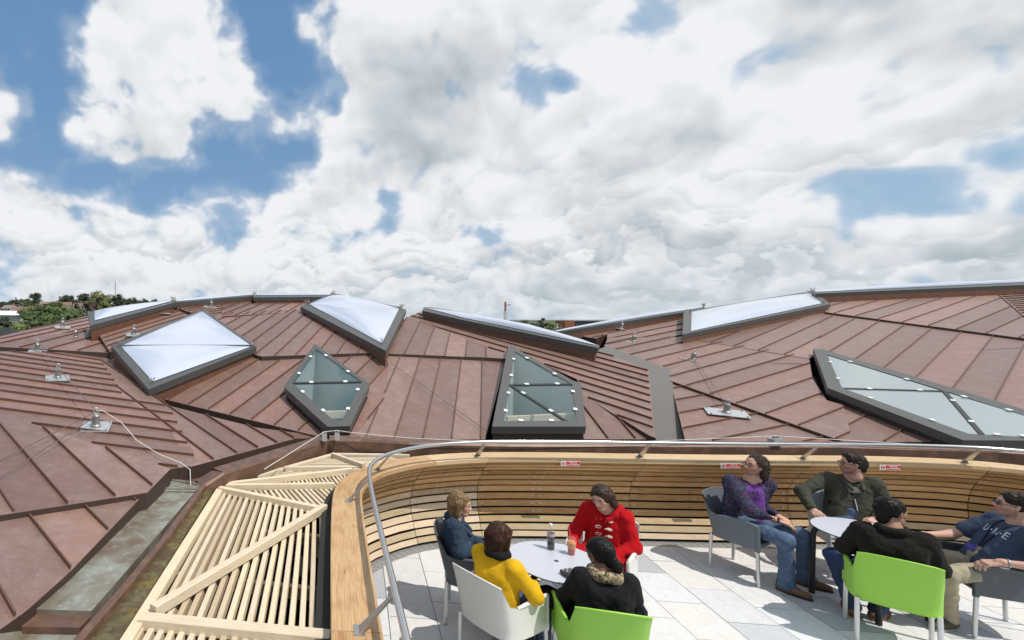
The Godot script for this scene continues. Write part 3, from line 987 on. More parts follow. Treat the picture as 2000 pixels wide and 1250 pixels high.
func build_roof_fittings() -> void:
	var spots := [
		[Vector3(-2.61, 1.43, -6.46), 0.36, 0.2, "roof anchor on a square plate with a white rope tied to it, nearest the gutter"],
		[Vector3(-4.13, 1.82, -8.57), 0.38, 0.5, "roof anchor on the broad left slope, second from the gutter, cable running through it"],
		[Vector3(-5.61, 2.15, -10.73), 0.36, 0.3, "roof anchor beside the step at the far left of the picture"],
		[Vector3(-5.56, 2.39, -12.50), 0.42, 0.1, "roof anchor with a white cover on the panel below the left treeline"],
		[Vector3(-6.44, 2.63, -13.65), 0.40, 0.4, "farthest left roof anchor, small against the trees"],
		[Vector3(-4.0, 2.46, -12.23), 0.36, 0.2, "roof anchor wrapped in white rope just above the large diamond rooflight"],
		[Vector3(-3.97, 3.05, -14.83), 0.42, 0.6, "roof anchor below the long white rooflight at the far left"],
		[Vector3(-2.69, 3.25, -15.87), 0.46, 0.2, "roof anchor close to the skyline left of the crest"],
		[Vector3(8.2, 2.45, -15.39), 0.42, 0.2, "roof anchor at the far end of the valley between the roofs"],
		[Vector3(10.21, 2.55, -15.37), 0.46, 0.5, "roof anchor with a white loop under the rising far rooflight"],
		[Vector3(9.56, 2.22, -13.86), 0.46, 0.1, "roof anchor on the right hand roof near the head of the valley"],
		[Vector3(9.74, 1.86, -12.02), 0.46, 0.3, "roof anchor in the middle of the right hand roof left of the long glass rooflight"],
		[Vector3(7.84, 1.15, -8.92), 0.40, -0.5, "roof anchor on a long plate, lowest on the right hand roof"]]
	for s in spots:
		var o := thing("roof_anchor", s[3], "roof anchor", s[0], "fall arrest anchors bolted to the copper roof")
		var g: float = s[1]
		o.rotation = Vector3(0.17, s[2], -0.05)
		var st := begin()
		var long := 1.5 if s[2] < 0.0 else 1.0
		beam(st, Vector3(0, 0.02, -g / 2), Vector3(0, 0.02, g / 2), g * long, 0.012, Vector3.UP, 0.003)
		part("base_plate", done(st), mats.zinc, o)
		for c in [[-1, -1], [-1, 1], [1, -1], [1, 1]]:
			part("bolt", lathe([Vector2(0, 0.045), Vector2(0.014, 0.043), Vector2(0.016, 0.02)], 6), mats.zinc_dark, o).position = Vector3(c[0] * g * long * 0.42, 0, c[1] * g * 0.42)
		part("post", lathe([Vector2(0, 0.20), Vector2(0.035, 0.195), Vector2(0.05, 0.175), Vector2(0.052, 0.06), Vector2(0.065, 0.05), Vector2(0.07, 0.02)], 14), mats.zinc_dark, o)
		var loop := []
		for i in 13:
			var a := TAU * i / 12.0
			loop.append(Vector3(cos(a) * 0.028, 0.235 + sin(a) * 0.04, 0))
		part("eye", tube(loop, 0.010, 6, false), mats.zinc, o)
	var lines := [
		["safety_cable", [Vector3(-5.65, 2.36, -10.85), Vector3(-4.13, 2.02, -8.57), Vector3(-2.61, 1.66, -6.46)], 0.006, mats.cable, "thin cable linking the three anchors on the left slope"],
		["safety_cable", [Vector3(-6.2, 2.2, -8.9), Vector3(-4.21, 1.96, -8.75), Vector3(-3.0, 1.74, -8.4)], 0.005, mats.cable, "thin cable lying across the left slope to the large diamond rooflight"],
		["safety_cable", [Vector3(-2.95, 1.44, -4.7), Vector3(-2.62, 1.64, -6.44)], 0.005, mats.cable, "upper of two thin cables running from the nearest anchor out of the picture"],
		["safety_cable", [Vector3(-2.7, 1.40, -4.4), Vector3(-2.58, 1.60, -6.44)], 0.005, mats.cable, "lower of two thin cables running from the nearest anchor out of the picture"],
		["safety_cable", [Vector3(2.0, 1.96, -10.24), Vector3(3.03, 1.10, -7.75)], 0.005, mats.cable, "thin cable slanting down the middle panels between the two glass rooflights"],
		["safety_cable", [Vector3(13.0, 1.94, -11.43), Vector3(17.1, 2.20, -11.57)], 0.006, mats.cable, "thin cable across the right hand slope above the long glass rooflight"],
		["safety_cable", [Vector3(8.63, 1.72, -11.33), Vector3(9.74, 1.86, -11.9), Vector3(11.64, 1.85, -11.2)], 0.006, mats.cable, "thin cable from the valley edge to the corner of the long glass rooflight"],
		["safety_cable", [Vector3(9.74, 1.95, -12.0), Vector3(7.84, 1.30, -8.92)], 0.006, mats.cable, "thin cable linking the two lowest anchors of the right hand roof"],
		["safety_rope", [Vector3(-2.61, 1.66, -6.46), Vector3(-2.55, 1.64, -6.55), Vector3(-2.33, 1.47, -6.62), Vector3(-1.96, 1.36, -6.10), Vector3(-1.6, 1.28, -5.77), Vector3(-1.29, 1.22, -5.60), Vector3(-1.16, 1.19, -5.46), Vector3(-1.14, 1.02, -5.40)], 0.005, mats.rope, "white rope trailing from the nearest roof anchor down to the gutter edge"]]
	for l in lines:
		var pts := []
		for i in l[1].size() - 1:
			for k in 4:
				var f := k / 4.0
				var p: Vector3 = l[1][i].lerp(l[1][i + 1], f)
				pts.append(p)
		pts.append(l[1][l[1].size() - 1])
		single(l[0], tube(pts, l[2], 6), l[3], l[4], "rope" if l[0] == "safety_rope" else "cable")

# ---------------------------------------------------------------- terrace
func plan_point(s: float, off: float) -> Vector3:
	# the point s metres along the inner edge of the wall top, off metres outwards from it
	s = clampf(s, 0.0, wall_len)
	var i := 0
	while i < coping_path.size() - 2 and coping_path[i + 1].z < s:
		i += 1
	var a: Vector3 = coping_path[i]
	var b: Vector3 = coping_path[i + 1]
	var f := (s - a.z) / maxf(b.z - a.z, 1e-6)
	var p := a.lerp(b, f)
	var h := i - 1 if i > 0 else 0
	var j := i + 2 if i + 2 < coping_path.size() else coping_path.size() - 1
	var t0: Vector3 = (b - coping_path[h])
	var t1: Vector3 = (coping_path[j] - a)
	var t := Vector2(t0.x, t0.y).normalized().lerp(Vector2(t1.x, t1.y).normalized(), f).normalized()
	return Vector3(p.x - t.y * off, 0.0, -(p.y + t.x * off))

func make_plan() -> void:
	var raw := [Vector2(0.40, 1.2), Vector2(0.44, 2.0), Vector2(0.49, 2.69), Vector2(0.57, 3.8), Vector2(0.655, 4.75), Vector2(0.735, 5.16), Vector2(0.90, 5.48), Vector2(1.14, 5.73), Vector2(1.45, 5.94), Vector2(1.82, 6.09), Vector2(2.37, 6.20), Vector2(2.9, 6.22), Vector2(3.6, 6.20), Vector2(4.4, 6.15), Vector2(5.4, 6.10), Vector2(6.4, 6.07), Vector2(7.3, 6.04), Vector2(7.9, 5.97), Vector2(8.3, 5.86), Vector2(8.62, 5.64), Vector2(8.84, 5.30), Vector2(8.96, 4.85), Vector2(9.02, 4.2), Vector2(9.05, 3.3), Vector2(9.05, 2.2)]
	var run := 0.0
	var last := Vector2.ZERO
	for i in raw.size() - 1:
		for k in 6:
			var p: Vector2 = raw[i].cubic_interpolate(raw[i + 1], raw[maxi(i - 1, 0)], raw[mini(i + 2, raw.size() - 1)], k / 6.0)
			if coping_path.size():
				run += p.distance_to(last)
			last = p
			coping_path.append(Vector3(p.x, p.y, run))
	wall_len = run

func run_at_x(x: float) -> float:
	for p in coping_path:
		if p.x >= x and p.y > 5.0:
			return p.z
	return 0.0

func build_terrace() -> void:
	make_plan()
	# one slab under everything, cut to the line of the wall
	var edge := []
	var inner := PackedVector2Array()
	for i in 70:
		var s := wall_len * i / 69.0
		edge.append(plan_point(s, 0.36) + Vector3(0, -0.012, 0))
		var q := plan_point(s, 0.04)
		inner.append(Vector2(q.x, q.z))
	var st := begin()
	slab(st, edge, Vector3.UP, 0.3)
	var floor_node := struct_part("terrace_floor", done(st), mats.grout)
	# drain along the foot of the wall
	for i in 26:
		var a := wall_len * i / 26.0
		var b := wall_len * (i + 1) / 26.0 - 0.006
		st = begin()
		for g in 5:
			var o0 := 0.045 + g * 0.034
			for k in 3:
				var s0 := lerpf(a, b, k / 3.0)
				var s1 := lerpf(a, b, (k + 1) / 3.0)
				slab(st, [plan_point(s0, o0), plan_point(s1, o0), plan_point(s1, o0 + 0.024), plan_point(s0, o0 + 0.024)], Vector3.UP, 0.012, false)
		for k in 7:
			var s0 := lerpf(a, b, (k + 0.3) / 7.0)
			var s1 := lerpf(a, b, (k + 0.55) / 7.0)
			slab(st, [plan_point(s0, 0.045) + Vector3.UP * 0.002, plan_point(s1, 0.045) + Vector3.UP * 0.002, plan_point(s1, 0.205) + Vector3.UP * 0.002, plan_point(s0, 0.205) + Vector3.UP * 0.002], Vector3.UP, 0.01, false)
		part("drain_grate", done(st), mats.drain, floor_node)
	# paving slabs, laid a few degrees off the wall
	var ax := Vector2(0.992, 0.125)      # (x, z) across
	var az := Vector2(0.125, -0.992)     # away from the camera
	var org := Vector2(1.316, -4.378)
	for i in range(-6, 24):
		for j in range(-7, 9):
			var w := 0.452
			var l := 0.602
			var off := 0.0 if posmod(i, 2) == 0 else 0.30
			var c0 := org + ax * (i * w) + az * (j * l + off)
			var gap := 0.004
			var cell := PackedVector2Array([c0 + ax * gap + az * gap, c0 + ax * (w - gap) + az * gap, c0 + ax * (w - gap) + az * (l - gap), c0 + ax * gap + az * (l - gap)])
			for piece in Geometry2D.intersect_polygons(cell, inner):
				var pts := []
				var area := 0.0
				for k in piece.size():
					pts.append(Vector3(piece[k].x, 0.0, piece[k].y))
					area += piece[k].cross(piece[(k + 1) % piece.size()])
				if absf(area) < 0.01:
					continue
				var lift := rng.randf_range(-0.0012, 0.0012)
				for k in pts.size():
					pts[k].y = lift
				st = begin()
				slab(st, pts, Vector3.UP, 0.011, false)
				var pick := posmod(hash(Vector2i(i * 7 + 3, j * 13 + 5)), 10)
				part("paving_slab", done(st), mats["tile%d" % [0, 1, 2, 3, 4, 0, 5, 3, 1, 4][pick]], floor_node)

func wall_profile(t: float) -> Vector2:
	# from the top of the slatted face (t = 0) to its foot (t = 1): how far out, how high
	var pts := [Vector2(0.015, 1.045), Vector2(0.075, 0.985), Vector2(0.16, 0.90), Vector2(0.245, 0.79), Vector2(0.30, 0.67), Vector2(0.33, 0.53), Vector2(0.315, 0.39), Vector2(0.27, 0.26), Vector2(0.215, 0.13), Vector2(0.165, 0.02)]
	var x := clampf(t, 0, 1) * (pts.size() - 1)
	var i := mini(int(x), pts.size() - 2)
	return pts[i].lerp(pts[i + 1], x - i)

func build_wall() -> void:
	var wall := thing("timber_wall", "curved parapet wall of horizontal timber slats round the terrace", "wall")
	var joints := [0.0, 1.95, 3.6]
	for x in [0.90, 1.60, 2.37, 4.33, 6.32, 8.25]:
		joints.append(run_at_x(x))
	joints.append(wall_len - 2.4)
	joints.append(wall_len)
	var rows := 13
	var heads := begin()
	for j in joints.size() - 1:
		var a: float = joints[j] + 0.004
		var b: float = joints[j + 1] - 0.004
		var cuts := maxi(3, int((b - a) / 0.17))
		for r in rows:
			var t0 := (r + 0.0) / rows
			var t1 := (r + 0.76) / rows
			var jig := rng.randf_range(-0.006, 0.006)
			var p0 := wall_profile(t0 + jig * 0.4)
			var p1 := wall_profile(t1 + jig * 0.4)
			var d := (p1 - p0).normalized()
			var back := Vector2(-d.y, d.x) * 0.026
			if back.x < 0:
				back = -back
			var st := begin()
			var shift := rng.randf_range(0.0, 3.0)
			var cross := [p0, p1, p1 + back, p0 + back]
			for k in cuts:
				var s0 := lerpf(a, b, float(k) / cuts)
				var s1 := lerpf(a, b, float(k + 1) / cuts)
				for e in 4:
					var q: Vector2 = cross[e]
					var w: Vector2 = cross[(e + 1) % 4]
					var out2 := Vector2((w - q).y, -(w - q).x)
					var A := plan_point(s0, q.x) + Vector3.UP * q.y
					var B := plan_point(s1, q.x) + Vector3.UP * q.y
					var C := plan_point(s1, w.x) + Vector3.UP * w.y
					var D := plan_point(s0, w.x) + Vector3.UP * w.y
					var mid2: Vector2 = (cross[0] + cross[2]) * 0.5
					var face: Vector2 = (q + w) * 0.5 - mid2
					var nrm := (plan_point(s0, 1.0) - plan_point(s0, 0.0)) * face.x + Vector3.UP * face.y
					var v0 := e * 0.09
					var v1 := v0 + q.distance_to(w)
					quad(st, A, B, C, D, nrm, Vector2(s0 + shift, v0 + shift * 2.3), Vector2(s1 + shift, v0 + shift * 2.3), Vector2(s1 + shift, v1 + shift * 2.3), Vector2(s0 + shift, v1 + shift * 2.3))
				for side in [[k == 0, s0], [k == cuts - 1, s1]]:
					if side[0]:
						var E := []
						for q in cross:
							E.append(plan_point(side[1], q.x) + Vector3.UP * q.y)
						var o: Vector3 = plan_point(side[1] + (0.01 if side[1] > a + 0.01 else -0.01), 0.0) - plan_point(side[1], 0.0)
						quad(st, E[0], E[1], E[2], E[3], o)
			# sunlit foot and left bend painted paler, with some bleaching; shaded top painted darker
			var sunlit_bleach: int = clampi(r - (9 if j > 4 else 5), 0, 2)
			part("slat", done(st), mats["slat%d_%d" % [rng.randi() % 4, sunlit_bleach]], wall)
			# screw heads
			var n3 := Vector2(-back.x, -back.y).normalized()
			if r > 0:
				for s in [a + 0.05, a + (b - a) * 0.36, a + (b - a) * 0.36 + 0.09, a + (b - a) * 0.68, b - 0.05]:
					var c2 := (p0 + p1) * 0.5
					var nw: Vector3 = ((plan_point(s, 1.0) - plan_point(s, 0.0)) * n3.x + Vector3.UP * n3.y).normalized()
					var c := plan_point(s, c2.x) + Vector3.UP * c2.y + nw * 0.003
					var ex := nw.cross(Vector3.UP).normalized()
					var ey := ex.cross(nw)
					for k in 6:
						var f := TAU * k / 6.0
						var g := TAU * (k + 1) / 6.0
						tri(heads, c, c + (ex * cos(f) + ey * sin(f)) * 0.010, c + (ex * cos(g) + ey * sin(g)) * 0.010, nw)
	var hm := part("screw_heads", done(heads), mats.zinc, wall)
	hm.set_meta("kind", "stuff")
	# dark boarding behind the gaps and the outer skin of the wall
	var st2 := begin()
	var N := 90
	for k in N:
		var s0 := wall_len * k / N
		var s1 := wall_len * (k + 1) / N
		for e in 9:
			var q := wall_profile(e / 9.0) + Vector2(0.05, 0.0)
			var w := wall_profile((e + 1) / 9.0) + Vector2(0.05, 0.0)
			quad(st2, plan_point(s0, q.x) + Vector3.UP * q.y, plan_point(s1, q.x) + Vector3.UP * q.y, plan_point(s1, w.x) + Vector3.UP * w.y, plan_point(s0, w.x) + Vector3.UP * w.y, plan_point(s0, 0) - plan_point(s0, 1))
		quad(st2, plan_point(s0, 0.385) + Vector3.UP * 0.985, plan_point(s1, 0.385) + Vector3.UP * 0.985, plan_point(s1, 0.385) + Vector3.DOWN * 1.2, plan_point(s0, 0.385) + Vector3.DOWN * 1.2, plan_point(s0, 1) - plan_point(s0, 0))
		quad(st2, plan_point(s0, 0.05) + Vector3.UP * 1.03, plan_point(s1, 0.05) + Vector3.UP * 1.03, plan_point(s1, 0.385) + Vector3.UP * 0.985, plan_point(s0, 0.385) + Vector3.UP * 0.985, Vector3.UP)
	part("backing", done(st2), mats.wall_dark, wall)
	# the broad timber top, board by board
	var tops := [0.0, 1.55, 3.62]
	for x in [0.99, 1.72, 2.37, 4.31, 6.33, 8.27]:
		tops.append(run_at_x(x))
	tops.append(wall_len - 2.0)
	tops.append(wall_len)
	for j in tops.size() - 1:
		var a: float = tops[j] + 0.002
		var b: float = tops[j + 1] - 0.002
		var cuts := maxi(3, int((b - a) / 0.12))
		var st := begin()
		var shift := rng.randf_range(0, 3)
		var cross := [Vector2(0.006, 1.102), Vector2(0.0, 1.096), Vector2(0.0, 1.052), Vector2(0.006, 1.047), Vector2(0.29, 1.047), Vector2(0.29, 1.096), Vector2(0.284, 1.102)]
		var m := cross.size()
		for k in cuts:
			var s0 := lerpf(a, b, float(k) / cuts)
			var s1 := lerpf(a, b, float(k + 1) / cuts)
			var acc := 0.0
			for e in m:
				var q: Vector2 = cross[e]
				var w: Vector2 = cross[(e + 1) % m]
				var face := (q + w) * 0.5 - Vector2(0.145, 1.075)
				if e in [1, 5]:
					face.y = 0.0
				if e in [3, 6]:
					face.x = 0.0
				var nrm := (plan_point(s0, 1.0) - plan_point(s0, 0.0)) * face.x + Vector3.UP * face.y
				var l := q.distance_to(w)
				quad(st, plan_point(s0, q.x) + Vector3.UP * q.y, plan_point(s1, q.x) + Vector3.UP * q.y, plan_point(s1, w.x) + Vector3.UP * w.y, plan_point(s0, w.x) + Vector3.UP * w.y, nrm,
					Vector2(s0 + shift, acc), Vector2(s1 + shift, acc), Vector2(s1 + shift, acc + l), Vector2(s0 + shift, acc + l))
				acc += l
		for s in [a, b]:
			var E := []
			for q in cross:
				E.append(plan_point(s, q.x) + Vector3.UP * q.y)
			var o := plan_point(b, 0.1) - plan_point(a, 0.1)
			if s == a:
				o = -o
			for e in range(1, m - 1):
				tri(st, E[0], E[e], E[e + 1], o)
		part("coping_board", done(st), mats["coping%d" % (j % 2 + (2 if j >= 4 else 0))], wall)

func build_rail() -> void:
	var rail := thing("handrail", "curved brushed steel tube handrail above the timber wall on slanting blades", "handrail")
	var pts := []
	for i in 120:
		var s := wall_len * i / 119.0
		pts.append(plan_point(s, -0.07) + Vector3.UP * 1.33)
	part("tube", tube(pts, 0.0215, 14), mats.steel, rail)
	var spots := [0.75, 1.56, 3.55]
	for x in [1.02, 2.36, 4.30, 6.24, 8.18]:
		spots.append(run_at_x(x))
	spots.append(wall_len - 1.8)
	for s in spots:
		var base := plan_point(s, 0.13) + Vector3.UP * 1.102
		var top := plan_point(s, -0.062) + Vector3.UP * 1.312
		var along := (plan_point(s + 0.05, 0.0) - plan_point(s - 0.05, 0.0)).normalized()
		var st := begin()
		var w0 := 0.036
		var w1 := 0.017
		var f := (top - base).normalized()
		var nn := f.cross(along).normalized() * 0.005
		var A := [base - along * w0 + nn, base + along * w0 + nn, top + along * w1 + nn, top - along * w1 + nn]
		var B := [base - along * w0 - nn, base + along * w0 - nn, top + along * w1 - nn, top - along * w1 - nn]
		quad(st, A[0], A[1], A[2], A[3], nn)
		quad(st, B[0], B[1], B[2], B[3], -nn)
		for i in 4:
			var k := (i + 1) % 4
			quad(st, A[i], A[k], B[k], B[i], (A[i] + A[k] - A[0] - A[2]))
		part("bracket", done(st), mats.blade, rail)
		st = begin()
		beam(st, base - along * 0.05 + Vector3.UP * 0.002, base + along * 0.05 + Vector3.UP * 0.002, 0.06, 0.005)
		part("foot_plate", done(st), mats.blade, rail)
	# signs on the front edge of the wall top
	var places := [[3.38, "no smoking sign on the wall behind the woman in the red coat"], [5.27, "no smoking sign behind the man in the plaid shirt"], [7.235, "no smoking sign on the wall right of the man in the green fleece"]]
	for p in places:
		var s := run_at_x(p[0])
		var at := plan_point(s, 0.0)
		var out := (plan_point(s, -1.0) - at).normalized()
		var o := thing("no_smoking_sign", p[1], "sign", at + Vector3.UP * 1.043 + out * 0.016, "red and white no smoking signs on the timber wall")
		o.basis = Basis(Vector3.UP.cross(out), Vector3.UP, out)
		var st := begin()
		box(st, Vector3.ZERO, Vector3(0.235, 0.062, 0.006), 0.0015)
		part("plate", done(st), mats.white, o)
		st = begin()
		box(st, Vector3(0.031, 0, 0.0035), Vector3(0.168, 0.052, 0.003))
		part("red_panel", done(st), mats.red_sign, o)
		var ring := []
		for i in 19:
			ring.append(Vector3(-0.085 + 0.021 * cos(TAU * i / 18.0), 0.021 * sin(TAU * i / 18.0), 0.004))
		part("ring", tube(ring, 0.003, 6, false), mats.red_sign, o)
		st = begin()
		beam(st, Vector3(-0.10, 0.015, 0.0045), Vector3(-0.07, -0.015, 0.0045), 0.004, 0.003, Vector3.BACK)
		part("slash", done(st), mats.red_sign, o)
		st = begin()
		beam(st, Vector3(-0.098, -0.001, 0.004), Vector3(-0.074, -0.001, 0.004), 0.003, 0.004, Vector3.BACK)
		part("cigarette", done(st), mats.black, o)
		var words_ := ["Thank you", "for not smoking"]
		for i in 2:
			var tm := TextMesh.new()
			tm.text = words_[i]
			var f := SystemFont.new()
			f.font_names = PackedStringArray(["Droid Sans"])
			f.font_weight = 700
			tm.font = f
			tm.font_size = 32
			tm.pixel_size = 0.0006
			tm.depth = 0.002
			var t := part("lettering", tm, mats.white, o)
			t.position = Vector3(0.031, 0.012 - 0.024 * i, 0.006)
	# lightning tape line along the copper parapet
	var holders := [[Vector3(0.42, 1.16, -6.9), "grey cable holder at the corner of the copper parapet, left one of the pair"], [Vector3(0.60, 1.16, -6.94), "grey cable holder on a small timber block at the parapet corner"], [Vector3(6.56, 1.15, -6.7), "grey cable holder on the parapet behind the man in the plaid shirt"]]
	for h in holders:
		var o := thing("cable_holder", h[1], "cable holder", h[0], "grey cable holders along the copper parapet")
		var st := begin()
		box(st, Vector3(0, 0.045, 0), Vector3(0.13 if h[0].x > 5.0 else 0.07, 0.09, 0.10), 0.01)
		part("block", done(st), mats.zinc, o)
		st = begin()
		box(st, Vector3(0.02, 0.105, 0), Vector3(0.03, 0.03, 0.05), 0.004)
		box(st, Vector3(-0.02, 0.105, 0), Vector3(0.02, 0.03, 0.05), 0.004)
		part("clip", done(st), mats.zinc_dark, o)
	single("safety_rope", tube([Vector3(-0.35, 1.12, -5.7), Vector3(0.42, 1.28, -6.9), Vector3(0.60, 1.29, -6.94), Vector3(0.8, 1.26, -6.95), Vector3(1.6, 1.22, -6.78), Vector3(3.0, 1.18, -6.68), Vector3(4.8, 1.20, -6.68), Vector3(6.56, 1.27, -6.7), Vector3(7.6, 1.22, -6.62), Vector3(9.3, 1.16, -6.4)], 0.004, 8), mats.rope, "white cable strung along the copper parapet behind the timber wall", "cable")

# ---------------------------------------------------------------- lightwell louvre and copper gutter
func build_lightwell_and_gutter() -> void:
	var o := thing("timber_louvre", "pale timber slatted louvre over the lightwell left of the terrace wall", "louvre")
	var L := func(x: float, z: float, y := 0.95) -> Vector3: return Vector3(x, y, z)
	# outline of the bays and the boards between them (x, z)
	var s_near := Vector2(-1.045, -1.9)
	var s_far := Vector2(-0.815, -5.56)
	var bays := [
		[Vector2(-1.0, -2.0), Vector2(0.22, -2.0), Vector2(0.20, -2.90), Vector2(-0.955, -3.07)],
		[Vector2(-0.95, -3.09), Vector2(0.20, -2.92), Vector2(0.30, -4.83), Vector2(-0.80, -5.43)],
		[Vector2(-0.78, -5.46), Vector2(0.30, -4.88), Vector2(0.40, -5.30), Vector2(0.44, -5.55)],
		[Vector2(-0.76, -5.51), Vector2(0.46, -5.58), Vector2(0.70, -6.06)],
		[Vector2(-0.74, -5.53), Vector2(0.70, -6.09), Vector2(0.73, -6.17), Vector2(-0.10, -6.17)],
		[Vector2(-0.08, -6.22), Vector2(0.73, -6.21), Vector2(0.86, -6.30), Vector2(0.52, -6.80)],
		[Vector2(0.56, -6.82), Vector2(0.90, -6.33), Vector2(1.5, -6.55), Vector2(1.35, -6.82)]]
	var dirs := [Vector2(0.05, -1), Vector2(0.05, -1), Vector2(-0.32, -1), Vector2(-0.18, -1), Vector2(1.0, -0.42), Vector2(1.0, -0.0), Vector2(1, -0.03)]
	var pitch := [0.066, 0.066, 0.055, 0.050, 0.045, 0.045, 0.045]
	for b in bays.size():
		var poly := PackedVector2Array(bays[b])
		var d: Vector2 = dirs[b].normalized()
		var nrm := Vector2(-d.y, d.x)
		for k in range(-160, 160):
			var q: Vector2 = Vector2(-1.0, -2.0) + nrm * (k * pitch[b])
			var runs := Geometry2D.intersect_polyline_with_polygon(PackedVector2Array([q - d * 12.0, q + d * 12.0]), poly)
			for s in runs:
				var A: Vector2 = s[0]
				var B: Vector2 = s[s.size() - 1]
				if A.distance_to(B) < 0.06:
					continue
				var st := begin()
				var y := 0.915 + rng.randf_range(-0.004, 0.004)
				beam(st, L.call(A.x + rng.randf_range(-0.003, 0.003), A.y, y), L.call(B.x + rng.randf_range(-0.003, 0.003), B.y, y), pitch[b] * 0.56, 0.07, Vector3.UP, 0.004, rng.randf_range(0, 4))
				part("slat", done(st), mats["louvre%d" % (rng.randi() % 4)], o)
	var boards := [
		[Vector3(-1.045, 0.945, -1.9), Vector3(-0.825, 0.945, -5.52), 0.075], [Vector3(-0.96, 0.965, -3.08), Vector3(0.21, 0.965, -2.90), 0.085], [Vector3(-0.90, 0.995, -3.13), Vector3(0.30, 0.995, -4.86), 0.062],
		[Vector3(-0.83, 0.965, -5.46), Vector3(0.30, 0.965, -4.85), 0.06], [Vector3(-0.79, 0.966, -5.53), Vector3(0.45, 0.966, -5.58), 0.045], [Vector3(-0.78, 0.98, -5.55), Vector3(0.71, 0.98, -6.09), 0.05],
		[Vector3(-0.12, 0.97, -6.19), Vector3(0.74, 0.97, -6.205), 0.045], [Vector3(0.53, 0.97, -6.83), Vector3(0.89, 0.97, -6.31), 0.05],
		[Vector3(-0.84, 0.945, -5.58), Vector3(-0.11, 0.945, -6.25), 0.06], [Vector3(-0.11, 0.945, -6.26), Vector3(0.54, 0.945, -6.88), 0.06], [Vector3(0.54, 0.945, -6.89), Vector3(1.6, 0.945, -6.84), 0.06]]
	for b in boards:
		var st := begin()
		beam(st, b[0], b[1], b[2], 0.075, Vector3.UP, 0.006, rng.randf_range(0, 4))
		part("board", done(st), mats["louvre%d" % [0, 3][rng.randi() % 2]], o)
	for z in [-2.55, -3.7, -4.6, -5.3]:
		var st := begin()
		beam(st, L.call(-0.95, z - 0.15, 0.83), L.call(0.27, z + 0.1, 0.83), 0.05, 0.09, Vector3.UP, 0.0)
		part("batten", done(st), mats.louvre2, o)
	# the dark shaft below
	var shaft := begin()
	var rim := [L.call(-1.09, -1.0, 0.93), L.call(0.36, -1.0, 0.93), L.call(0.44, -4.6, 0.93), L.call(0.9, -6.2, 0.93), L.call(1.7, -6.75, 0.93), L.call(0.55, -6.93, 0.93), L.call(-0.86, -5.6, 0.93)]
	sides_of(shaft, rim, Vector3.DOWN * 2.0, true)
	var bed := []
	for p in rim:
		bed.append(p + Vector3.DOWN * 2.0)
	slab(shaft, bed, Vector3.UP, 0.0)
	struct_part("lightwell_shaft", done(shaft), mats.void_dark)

	var g := thing("copper_gutter", "stained copper box gutter between the left roof slope and the louvre", "gutter")
	# bed in falls, each a little lower than the one beyond
	var falls := [
		[[Vector3(-1.78, 0.94, -1.8), Vector3(-1.36, 0.94, -1.8), Vector3(-1.30, 0.94, -3.0), Vector3(-1.66, 0.94, -3.0)], mats.gutter],
		[[Vector3(-1.66, 0.985, -2.99), Vector3(-1.30, 0.985, -2.98), Vector3(-1.28, 0.985, -3.12), Vector3(-1.65, 0.985, -3.14)], mats.cap],
		[[Vector3(-1.66, 1.015, -3.12), Vector3(-1.28, 1.015, -3.10), Vector3(-1.06, 1.015, -5.24), Vector3(-1.56, 1.015, -5.26)], mats.gutter],
		[[Vector3(-1.56, 1.03, -5.24), Vector3(-1.06, 1.03, -5.22), Vector3(-1.02, 1.03, -5.45), Vector3(-1.50, 1.03, -5.72)], mats.gutter],
		[[Vector3(-1.52, 1.0, -5.68), Vector3(-1.0, 1.0, -5.43), Vector3(-0.80, 0.955, -5.55), Vector3(0.46, 0.88, -7.05), Vector3(0.0, 0.88, -7.45)], mats.cap]]
	for f in falls:
		var st := begin()
		slab(st, f[0], Vector3.UP, 0.06)
		part("gutter_bed", done(st), f[1], g)
	# raised welts across the bed
	for w in [[Vector3(-1.55, 1.035, -5.30), Vector3(-1.06, 1.035, -5.28)], [Vector3(-1.50, 1.035, -5.62), Vector3(-1.05, 1.035, -5.42)], [Vector3(-0.30, 0.93, -6.85), Vector3(-0.02, 0.93, -6.6)]]:
		part("welt", tube([w[0], w[1]], 0.012, 8), mats.gutter, g)
	# left lining, leaning against the roof edge
	var st3 := begin()
	quad(st3, Vector3(-1.78, 1.06, -1.8), Vector3(-1.52, 1.06, -5.75), Vector3(-1.50, 0.96, -5.70), Vector3(-1.70, 0.88, -1.8), Vector3.RIGHT)
	quad(st3, Vector3(-1.52, 1.06, -5.75), Vector3(-0.02, 0.92, -7.36), Vector3(0.0, 0.86, -7.30), Vector3(-1.48, 0.95, -5.70), Vector3(1, 0, 1))
	part("side_lining", done(st3), mats.gutter, g)
	# rounded copper upstand on the right of the gutter, then the flat stained strip beside the louvre
	var mid := [Vector3(-1.31, 1.02, -1.8), Vector3(-1.24, 1.025, -2.75), Vector3(-1.165, 1.03, -3.3), Vector3(-1.08, 1.035, -4.1), Vector3(-1.02, 1.04, -5.0), Vector3(-1.0, 1.045, -5.38)]
	var st4 := begin()
	for i in mid.size() - 1:
		var prof := [Vector2(-0.034, -0.08), Vector2(-0.03, 0.0), Vector2(-0.014, 0.014), Vector2(0.014, 0.014), Vector2(0.028, 0.0), Vector2(0.032, -0.06)]
		for e in prof.size() - 1:
			var q: Vector2 = prof[e]
			var w: Vector2 = prof[e + 1]
			quad(st4, mid[i] + Vector3(q.x, q.y, 0), mid[i + 1] + Vector3(q.x, q.y, 0), mid[i + 1] + Vector3(w.x, w.y, 0), mid[i] + Vector3(w.x, w.y, 0), Vector3((q.x + w.x), 0.08, 0))
	part("upstand", done(st4), mats.cap, g)
	var st5 := begin()
